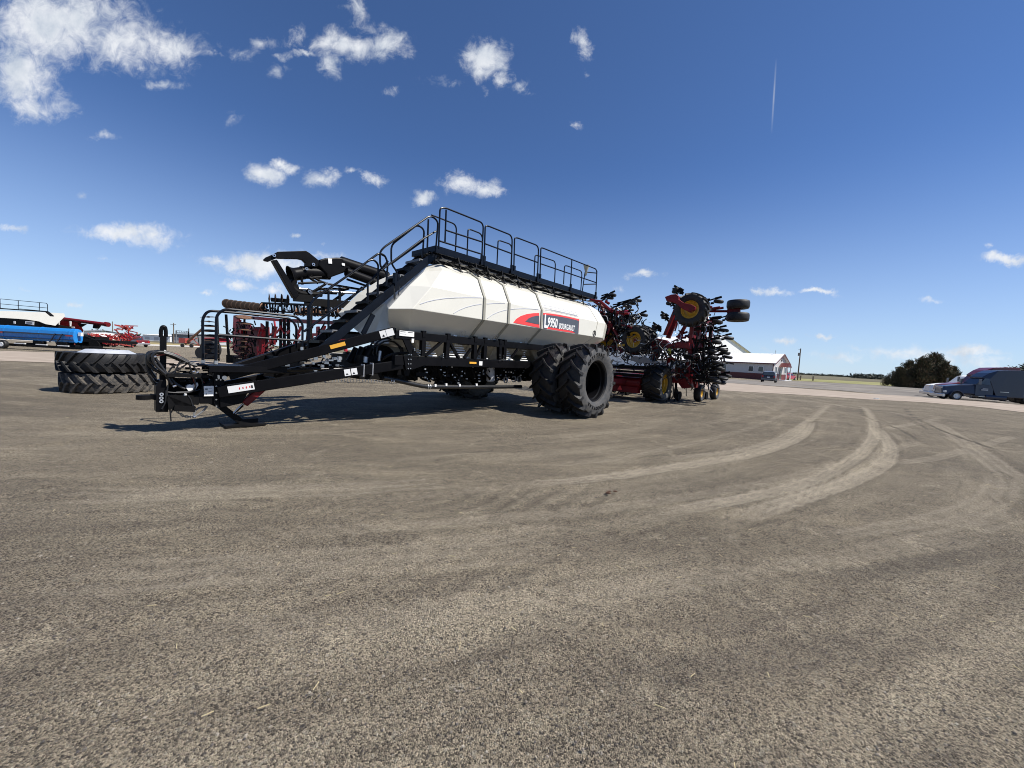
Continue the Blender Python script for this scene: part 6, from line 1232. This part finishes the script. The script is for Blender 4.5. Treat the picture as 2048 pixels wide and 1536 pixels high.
def semi(name, label, loc, rz, paint, sleeper=True, hood=True):
    r = thing(name, label, 'truck', loc, rz, 'semi trucks parked nose out beside the road')
    b = MB(); body_loft(b, [(1.15, .75, 1.35, .75, .62), (.95, .60, 1.62, .95, .72), (-.4, .85, 1.88, 1.0, .80), (-1.75, .85, 2.02, 1.10, .92)], 1); b.build('hood', paint, r, bevel=.07)
    for s in (1, -1):
        b = MB(); pts = [(math.cos(R(a))*.68+0, s*.92, .52+math.sin(R(a))*.68) for a in range(0, 181, 15)]; pi2 = [(math.cos(R(a))*.58, s*.92, .52+math.sin(R(a))*.58) for a in range(180, -1, -15)]
        b.prism(pts+pi2, (0, s*.30, 0)); b.build('fender', paint, r, bevel=.02)
        b = MB(); b.box((1.02, s*.86, .98), (.18, .34, .24)); b.build('headlight', 'clear', r, bevel=.04)
    b = MB(); body_loft(b, [(-1.72, .7, 2.05, 1.12, 1.06), (-2.55, .7, 2.95, 1.16, 1.0), (-3.3, .7, 3.10, 1.18, 1.06), (-3.32, .7, 3.1, 1.2, 1.08)], 1); b.build('cab', paint, r, bevel=.05)
    if sleeper: b = MB(); body_loft(b, [(-2.3, 2.8, 2.95, 1.0, .95), (-2.9, 2.7, 3.45, 1.12, .98), (-3.6, .7, 3.78, 1.22, 1.10), (-4.6, .7, 3.88, 1.22, 1.13), (-6.1, .7, 3.90, 1.22, 1.14)], 1); b.build('sleeper', paint, r, bevel=.06)
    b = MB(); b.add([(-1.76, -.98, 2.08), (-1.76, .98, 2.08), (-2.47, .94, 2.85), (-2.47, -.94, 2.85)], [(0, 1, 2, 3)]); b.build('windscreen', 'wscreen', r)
    for s in (1, -1):
        b = MB(); b.add([(-2.0, s*1.155, 2.08), (-2.95, s*1.20, 2.02), (-2.95, s*1.10, 2.80), (-2.45, s*1.09, 2.80)], [(0, 1, 2, 3)]); b.build('side_window', 'glass', r)
        b = MB(); b.box((-1.85, s*1.42, 2.35), (.14, .22, .62)); b.tube([(-1.9, s*1.12, 2.65), (-1.86, s*1.42, 2.65)], .02, 6); b.tube([(-1.9, s*1.12, 2.05), (-1.86, s*1.42, 2.05)], .02, 6); b.build('mirror', 'grey', r, bevel=.02)
        b = MB(); b.cyl((-3.6, s*.98, .62), (1, 0, 0), .32, 1.9, 20); b.build('fuel_tank', paint if s > 0 else 'chrome', r, smooth=True)
        b = MB(); b.box((-2.3, s*1.19, .62), (.6, .04, .05)); b.box((-4.3, s*1.235, 1.3), (.8, .01, .05)); build_split(b, 'trim', 'chrome', r)
    b = MB(); b.box((-2.5, 1.20, 1.42), (.62, .01, .10)); b.box((-2.55, 1.21, 1.56), (.5, .01, .08)); build_split(b, 'door_emblem', 'lgrey', r)
    b = MB(); b.box((1.25, 0, .52), (.22, 2.36, .38)); b.build('bumper', 'chrome', r, bevel=.06)
    b = MB()
    for k in range(9): b.box((1.13, 0, .82+k*.085), (.05, 1.05-k*.03, .035))
    b.box((1.10, 0, 1.15), (.04, 1.1, .8)); b.build('grille', 'chrome', r)
    b = MB(); b.box((-6.0, .35, .85), (7.4, .12, .28)); b.box((-6.0, -.35, .85), (7.4, .12, .28)); b.box((-8.2, 0, 1.12), (1.1, .9, .12)); b.build('chassis', 'blackm', r)
    b = MB(); b.cyl((-6.25, .8, 2.2), (0, 0, 1), .08, 3.0, 12); b.cyl((-6.25, -.8, 2.2), (0, 0, 1), .08, 3.0, 12); build_split(b, 'exhaust_stack', 'grey', r, smooth=True)
    for x, wd in ((0, .30), (-7.6, .62), (-8.9, .62)):
        for s in (1, -1):
            b = MB(); b.lathe([(.32, -wd/2), (.47, -wd/2), (.52, -wd/2+.05), (.52, wd/2-.05), (.47, wd/2), (.32, wd/2)], (x, s*(1.18-wd/2), .52), (0, 1, 0), 26); w = b.build('wheel', 'rubber', r, smooth=True)
            b = MB(); b.lathe([(.001, .02), (.10, .03), (.12, -.03), (.26, -.05), (.33, wd*.25), (.34, 0)], (x, s*(1.18-wd/2)+s*(wd/2-.06), .52), (0, s, 0), 22); b.build('rim', 'galv', w, smooth=True)
    return r
hz_ = R(162.5); fwd = V3((math.cos(hz_), math.sin(hz_), 0)); rt_ = V3((math.sin(hz_), -math.cos(hz_), 0))
tp = V3((57.0, 50.3, 0))-fwd*.9+rt_*1.2
for i, (nm, lb, off, paint, dz) in enumerate((('semi_truck', 'navy blue sleeper semi truck, nearest of the three', V3((0, 0, 0)), 'navy', 0), ('semi_truck', 'maroon high roofed semi truck between the white and the navy ones', rt_*3.6-fwd*1.9, 'maroon', .55), ('semi_truck', 'white nosed semi truck farthest left of the three, mostly behind the others', rt_*7.4-fwd*3.0, 'white', .15))):
    p = tp+off; z = float(dip(p.x, p.y)); q_ = semi(nm, lb, (p.x, p.y, z+.02), hz_, paint, sleeper=(i < 2)); q_.scale = (1.05, 1.05, (1.08, 1.2, 1.1)[i])

# ------------------------------------------------------------ buildings
def gable(name, label, corner, ld, gd_, L_, W_, eave, peak, over=.45, doors=True, group=None):
    """corner = near right corner; ld points along the long wall to the right; gd_ along the gable wall"""
    c = V3(corner); ld = V3(ld).normalized(); gd_ = V3(gd_).normalized(); r = thing(name, label, 'building', c, math.atan2(ld.y, ld.x), group)
    sgn = 1  # local frame: x along ld, y along gd_
    b = MB(); P_ = [(0, 0, 0), (0, W_, 0), (0, W_, eave), (0, W_/2, peak), (0, 0, eave)]; b.prism(P_, (-L_, 0, 0)); wl = b.build('wall', 'wallw', r)
    b = MB(); b.box((-L_/2, -.03, .62), (L_+.06, .05, 1.24)); b.box((.03, W_/2, .62), (.05, W_+.06, 1.24)); b.build('wainscot', 'wallr', r)
    b = MB(); s = (peak-eave)/(W_/2)
    for sg in (0, 1):
        y0 = -over if sg == 0 else W_+over; z0 = eave-over*s
        b.prism([(over, y0, z0), (over, W_/2, peak), (over, W_/2, peak+.14), (over, y0, z0+.14)], (-L_-2*over, 0, 0))
    b.build('roof', 'roofw', r)
    b = MB(); b.box((-L_/2, -over-.02, eave-over*s+.03), (L_+2*over, .06, .2)); b.bar((over+.02, -over, eave-over*s+.03), (over+.02, W_/2, peak+.03), .05, .2); b.bar((over+.02, W_+over, eave-over*s+.03), (over+.02, W_/2, peak+.03), .05, .2); b.box((-.05, -.06, eave/2), (.14, .05, eave)); b.box((.06, W_, eave/2), (.05, .14, eave)); build_split(b, 'trim', 'trim', r)
    return r
ldv = V3((.64, -.77, 0)); gdv = V3((.77, .64, 0))
of = gable('office_building', 'low white metal roofed office with dark red lower wall and gabled entrance', (51.7, 76.6, 0), ldv, gdv, 26, 8.8, 3.45, 5.35)
for x in (-2.2, -4.0, -9.2, -11.0, -14.6, -20.0):
    b = MB(); b.box((x, -.05, 2.1), (1.0, .06, 1.15)); f = b.build('window', 'white', of); b = MB(); b.box((x, -.085, 2.1), (.84, .02, 1.0)); b.build('pane', 'glass', f)
for y in (1.5, 7.2):
    b = MB(); b.box((.05, y, 2.1), (.06, 1.0, 1.3)); f = b.build('window', 'white', of); b = MB(); b.box((.085, y, 2.1), (.02, .84, 1.15)); b.build('pane', 'glass', f)
b = MB(); b.box((.06, 4.3, 1.1), (.08, 1.1, 2.2)); d_ = b.build('door', 'grey', of); b = MB(); b.box((.11, 4.3, 1.35), (.02, .8, 1.4)); b.build('pane', 'glass', d_)
b = MB(); b.prism([(.05, 2.9, 2.75), (.05, 5.9, 2.75), (.05, 4.4, 3.6)], (1.5, 0, 0)); b.build('porch_roof', 'trim', of)
for y in (3.1, 5.7): b = MB(); b.box((1.4, y, 1.37), (.16, .16, 2.74)); b.build('porch_post', 'white', of)
b = MB(); b.cyl((.1, 4.4, 4.2), (1, 0, 0), .25, .05, 14); b.build('gable_vent', 'grey', of)
b = MB(); b.box((.7, 4.4, .06), (1.6, 4.4, .12)); b.build('step', 'label', of)
b = MB(); b.tube([(-1.2, 4.4, 5.3), (-1.2, 4.4, 6.3)], .03, 5); b.tube([(-1.2, 4.0, 6.0), (-1.2, 4.8, 6.0)], .02, 5); b.build('aerial', 'grey', of)
wk = gable('workshop', 'big white gabled workshop rising behind the office roof', (49.4, 105.0, 0), V3((.5, -.86, 0)), V3((.86, .5, 0)), 40, 26, 7.1, 11.4)
for c in wk.children:
    if c.name.startswith('wall'): c.data.materials[0] = M['roofw']
    if c.name.startswith('trim'): c.data.materials[0] = M['grey']

# white shed, grey shed and a low barn far left
def shed(name, label, px0, px1, ytop, depth, deep, m, roof='roofw', flat=False):
    K_ = 1/769; hzy = 717+.0547*((px0+px1)/2-1024); x0 = (px0-1024)*K_*depth; x1 = (px1-1024)*K_*depth; h = 1.5+(hzy-ytop)*K_*depth
    o = V3(((x0+x1)/2, depth, 0)); r = thing(name, label, 'shed', o); w = x1-x0
    b = MB(); b.box((0, deep/2, h*.42), (w, deep, h*.84)); b.build('wall', m, r)
    b = MB(); b.prism([(-w/2-.5, -.6, h*.82), (-w/2-.5, deep/2, h), (-w/2-.5, deep+.6, h*.82), (-w/2-.5, deep/2, h-.25)], (w+1, 0, 0)); b.build('roof', roof, r)
    b = MB(); n = max(2, int(w/6))
    for k in range(n): b.box((-w/2+w*(k+.5)/n, -.03, h*.3), (w/n*.5, .06, h*.5))
    build_split(b, 'door', 'wallw' if m != 'wallw' else 'grey', r)
    return r
shed('storage_shed', 'grey ribbed shed under the open truss at the left horizon', 341, 379, 665, 200, 18, 'grey', 'grey')
shed('storage_shed', 'pale grey shed just right of the open truss, behind the red auger', 380, 402, 667, 215, 18, 'lgrey')
shed('white_shed', 'long white shed on the horizon behind the red pickup', 283, 338, 667.5, 260, 24, 'roofw')
shed('white_shed', 'small white shed with grey roof beyond the grain wagon auger', 165, 180, 658.5, 170, 12, 'roofw', 'grey')
K_ = 1/769
def hpx(px, y, depth): return V3(((px-1024)*K_*depth, depth, 1.5+(717+.0547*(px-1024)-y)*K_*depth))
# open truss
a_ = hpx(350, 661, 190); c_ = hpx(375, 663, 190); tr_o = V3(((a_.x+c_.x)/2, 190, 0)); tt = thing('steel_truss', 'thin open steel truss on posts above the grey shed', 'truss', tr_o)
b = MB(org=tr_o); b.bar(a_, c_, .2, .2); b.bar(a_-V3((0, 0, 1.0)), c_-V3((0, 0, .6)), .2, .2)
for k in range(6): p = a_.lerp(c_, k/5); q = a_.lerp(c_, min(1, (k+.5)/5)); b.bar(p, q-V3((0, 0, .9)), .12, .12)
b.build('chords', 'grey', tt)
for p in (a_, c_, hpx(375, 657, 190)): b = MB(org=tr_o); b.bar((p.x, p.y, 0), p, .35, .35); b.build('post', 'grey', tt)
# poles
def pole(name, label, px, ytop, depth, r, arms=True, box=False, m='wood'):
    t_ = hpx(px, ytop, depth); o = V3((t_.x, depth, 0)); p = thing(name, label, 'pole', o)
    b = MB(org=o); b.tube([(o.x, o.y, -.3), (o.x, o.y, t_.z)], r, 10, r2=r*.65); b.build('shaft', m, p, smooth=True)
    if arms: b = MB(org=o); b.box((t_.x, depth-.15, t_.z-.6), (2.2, .12, .14)); b.build('crossarm', m, p)
    if arms:
        for k in (-1, 0, 1): b = MB(org=o); b.cyl((t_.x+k*.95, depth-.15, t_.z-.45), (0, 0, 1), .06, .2, 8); b.build('insulator', 'lgrey', p)
    if box: b = MB(org=o); b.cyl((t_.x-.42, depth-.2, t_.z-1.5), (0, 0, 1), .24, .75, 14); b.build('transformer', 'grey', p, smooth=True); b = MB(org=o); b.bar((t_.x, depth, t_.z-.35), (t_.x-.6, depth-.1, t_.z-.25), .06, .06); b.build('bracket', 'grey', p)
    return p
pole('utility_pole', 'wooden utility pole with grey transformer right of the office building', 1593, 697, 97, .17, False, True)
pole('utility_pole', 'pale utility pole with a crossarm left of the grey shed', 345, 646, 150, .22, True)
pole('utility_pole', 'bare thin pole on the far left horizon above the red implements', 223, 643, 260, .3, False)
for px in (1579.5, 1592.8, 1617.8):
    p = hpx(px, 752, 100); nm = thing('marker_post', {1579.5: 'short dark post nearest the red car', 1592.8: 'short dark post close to the foot of the utility pole', 1617.8: 'short dark post standing alone right of the utility pole'}[px], 'post', (p.x, 99, 0), 0, 'short posts in the verge')
    b = MB(); b.box((0, 0, .55), (.22, .22, 1.1)); b.build('shaft', 'wood', nm); b = MB(); b.box((0, 0, 1.15), (.26, .26, .08)); b.build('cap', 'grey', nm)
# red grain auger
A_ = hpx(366, 690, 88); ao = V3((A_.x, 88, 0)); ag = thing('grain_auger', 'long pale grain auger on a red wheeled frame left of the railed tongue', 'auger', ao)
b = MB(org=ao); b.tube([hpx(368, 687, 88), hpx(404, 656.5, 88)], .26, 12); b.build('auger_tube', M['rust'], ag, smooth=True)
b = MB(org=ao); b.box(hpx(366, 681, 88), (1.5, 1.2, 1.1)); b.build('hopper', 'redw', ag)
b = MB(org=ao)
for q in (((368, 690), (384, 678)), ((384, 678), (396, 690)), ((368, 690), (398, 691)), ((372, 684), (396, 690)), ((384, 680), (392, 676)), ((370, 680), (386, 676))): b.bar(hpx(*q[0], 88), hpx(*q[1], 88.8), .14, .14)
b.build('frame', 'redw', ag)
b = MB(org=ao); b.bar(hpx(393, 669, 88), hpx(396, 691, 88), .12, .12); b.build('prop', 'blackm', ag)
for px in (367, 385): b = MB(org=ao); p = hpx(px, 690, 88); b.cyl((p.x, 87.4, .4), (0, 1, 0), .4, .25, 16); b.build('wheel', 'rubber', ag)
# red planter half hidden behind the tongue rails
po = V3((-27.2, 34.6, 0)); pl_ = thing('seed_planter', 'red planter box on a fat black tyre, half hidden by the left guard rail', 'planter', po)
b = MB(org=po); b.prism([hpx(405, 675, 34.5), hpx(430, 675, 34.5), hpx(434, 683, 34.5), hpx(408, 684, 34.5)], (0, 1.6, 0)); b.build('hopper', 'carred', pl_, bevel=.03)
b = MB(org=po); b.prism([hpx(403, 669, 34.6), hpx(440, 672, 34.6), hpx(440, 675, 34.6), hpx(403, 673, 34.6)], (0, 1.4, 0)); b.bar(hpx(404, 690, 34.4), hpx(436, 692, 34.4), .2, .2); b.build('frame', 'blackm', pl_)
b = MB(org=po); b.lathe([(.3, -.3), (.82, -.3), (.9, -.2), (.9, .2), (.82, .3), (.3, .3)], (hpx(419, 690, 34.4).x, 34.4, .86), (.15, 1, 0), 26); w = b.build('wheel', 'rubber', pl_, smooth=True)
b = MB(org=po); b.cyl((hpx(419, 690, 34.4).x, 34.3, .86), (.15, 1, 0), .34, .5, 18); b.build('rim', 'blackm', w)
b = MB(org=po); b.cyl((hpx(404, 690, 34.4).x, 34.2, .5), (0, 1, 0), .5, .2, 18); b.build('gauge_wheel', 'rubber', pl_)

# ------------------------------------------------------------ trees
def leaf_mat(name, c1, c2, c3):
    m = bpy.data.materials.new(name); m.use_nodes = True; N = m.node_tree.nodes; L = m.node_tree.links; b = N['Principled BSDF']; b.inputs['Roughness'].default_value = .75; b.inputs['Specular IOR Level'].default_value = .2
    g = N.new('ShaderNodeNewGeometry'); c = N.new('ShaderNodeValToRGB'); L.new(g.outputs['Random Per Island'], c.inputs[0])
    c.color_ramp.elements[0].color = (*c1, 1); c.color_ramp.elements[1].color = (*c3, 1); e = c.color_ramp.elements.new(.55); e.color = (*c2, 1); L.new(c.outputs[0], b.inputs['Base Color']); return m
JM = leaf_mat('juniper_foliage', (.035, .042, .022), (.085, .080, .042), (.19, .125, .075)); TM = leaf_mat('broadleaf_foliage', (.035, .042, .026), (.065, .072, .045), (.12, .11, .075))
def spray(vs, fs, p, d, l, w, r2):
    d = d.normalized(); s = d.cross(V3((r2.uniform(-1, 1), r2.uniform(-1, 1), r2.uniform(-1, 1))))
    if s.length < 1e-3: return
    s.normalize(); b = len(vs); vs += [p-s*w*.5, p+s*w*.5, p+d*l*.6+s*w*.35, p+d*l, p+d*l*.6-s*w*.35]; fs.append((b, b+1, b+2, b+3, b+4))
def juniper(name, label, cat, loc, h, rad, n, seed, m, group, round_=False):
    r2 = random.Random(seed); r = thing(name, label, cat, loc, 0, group); vs = []; fs = []
    tips = []
    for k in range(90 if not round_ else 60):
        t = r2.random(); a = r2.uniform(0, 6.283); env = (1-t)**.55*(.55+.45*math.sin(a*3+seed)) if not round_ else math.sqrt(max(0, 1-(2*t-1)**2))
        rr = rad*env*r2.uniform(.75, 1.12); z = h*(.06+.9*t) if not round_ else h*(.25+.7*t); tips.append((V3((math.cos(a)*rr, math.sin(a)*rr, z)), h*(.10+.12*(1-t))))
    if not round_: tips.append((V3((0, 0, h*.97)), h*.10))
    for k in range(n):
        c, s = tips[r2.randrange(len(tips))]; q = V3((r2.gauss(0, 1), r2.gauss(0, 1), r2.gauss(0, 1))).normalized()*s*r2.random()**.4; q.z *= .62
        p = c*r2.uniform(.72, 1.0)+q; 
        if p.z < .05: p.z = r2.uniform(.05, .4)
        d = V3((c.x, c.y, 0)).normalized()*.8+V3((r2.uniform(-.5, .5), r2.uniform(-.5, .5), .9 if not round_ else r2.uniform(-.4, .6))) if c.length > .01 else V3((0, 0, 1))
        spray(vs, fs, p, d, h*r2.uniform(.04, .09), h*r2.uniform(.014, .030), r2)
    b = MB(); b.v = vs; b.f = fs
    me = bpy.data.meshes.new('crown'); me.from_pydata([tuple(v) for v in vs], [], fs); me.update(); me.materials.append(m); o = bpy.data.objects.new('crown', me); COL.objects.link(o); o.parent = r
    b = MB(); b.tube([(0, 0, -1.0), (.1, 0, h*.4), (0, .1, h*.85)], h*.035, 8, r2=h*.008)
    for k in range(10):
        t = .15+.07*k; a = k*2.4; b.tube([(0, 0, h*t), (math.cos(a)*rad*(1-t)*.8, math.sin(a)*rad*(1-t)*.8, h*(t+.10))], h*.012, 5, r2=h*.004)
    b.build('trunk', 'bark', r)
    return r
gj = 'clump of dark junipers left of the trucks'
for i, (px, d, h, rad, lb) in enumerate(((1795, 80, 4.3, 2.4, 'low dark juniper at the left foot of the clump'), (1814, 82, 5.8, 3.0, 'rounded brownish juniper second from the left in the clump'), (1838, 79, 6.7, 3.4, 'broad juniper in the middle of the clump'), (1860, 81, 7.6, 3.0, 'tallest pointed juniper of the clump'), (1884, 78, 5.9, 2.8, 'juniper with reddish sprays nearest the white truck'), (1900, 84, 5.2, 2.2, 'thin spired juniper just above the white truck hood'))):
    p = hpx(px, 773, d); juniper('juniper', lb, 'tree', (p.x, d, float(dip(p.x, d))-.1), h, rad, 9000, 31+i, JM, gj)
for i, (px, d, h, rad, lb) in enumerate(((2018, 78, 5.6, 3.2, 'dark tree showing above the roof of the navy truck'), (2044, 66, 6.0, 3.4, 'dark rounded tree behind the rear of the navy truck'), (2075, 60, 6.4, 3.6, 'dark tree at the right edge of the photo'))):
    p = hpx(px, 773, d); juniper('dark_tree', lb, 'tree', (p.x, d, float(dip(p.x, d))-.1), h, rad, 7000, 51+i, TM, 'dark trees behind the trucks', True)
# far woods read as one mass along the horizon
def woods():
    r2 = random.Random(9); vs = []; fs = []
    def clump(c, s, n):
        for k in range(n):
            q = V3((r2.gauss(0, 1), r2.gauss(0, 1), r2.gauss(0, 1))).normalized()*s*r2.random()**.5; q.z = abs(q.z)*.9; p = c+q
            spray(vs, fs, p, V3((r2.uniform(-1, 1), r2.uniform(-1, 1), r2.uniform(-.2, 1))), s*.5, s*.28, r2)
    for px0, px1, dep, hh, n in ((1560, 1765, 1500, 9, 130), (1700, 1768, 620, 9, 34), (-60, 330, 900, 8, 150), (176, 205, 420, 8, 16), (205, 300, 520, 7, 40), (395, 460, 900, 8, 20), (1000, 1560, 1600, 10, 60), (1950, 2300, 700, 10, 40)):
        for k in range(n):
            px = r2.uniform(px0, px1); p = hpx(px, 0, dep*r2.uniform(.97, 1.05)); s = hh*r2.uniform(.5, 1.05); clump(V3((p.x, p.y, 0)), s, 30)
    me = bpy.data.meshes.new('far_woods'); me.from_pydata([tuple(v) for v in vs], [], fs); me.update(); me.materials.append(leaf_mat('far_foliage', (.035, .045, .035), (.06, .068, .05), (.09, .09, .07)))
    o = bpy.data.objects.new('far_woods', me); COL.objects.link(o); o['kind'] = 'stuff'; o['label'] = 'dark line of far woods along the horizon'; o['category'] = 'woods'
woods()
# small litter: a red and white scrap by the road and one beside the wheel tracks
for i, (g_, lb, m1) in enumerate((((26.084,27.453,0), 'pale crumpled scrap lying at the road edge before the junipers', 'label'), ((1.209,4.344,0), 'small rusty red scrap lying in the gravel between the tracks', 'rust'))):
    b = MB(); rs = random.Random(70+i)
    for k in range(9): b.prism([(rs.uniform(-.22, .22), rs.uniform(-.1, .1), rs.uniform(.01, .10)) for _ in range(3)], (0, .004, .01)) if i == 0 else b.box((rs.uniform(-.07, .07), rs.uniform(-.04, .04), .012), (rs.uniform(.01, .04), rs.uniform(.01, .03), .012))
    o = b.build('scrap', m1); o.location = (g_[0], g_[1], float(dip(g_[0], g_[1]))+.015); tag(o, lb, 'scrap')
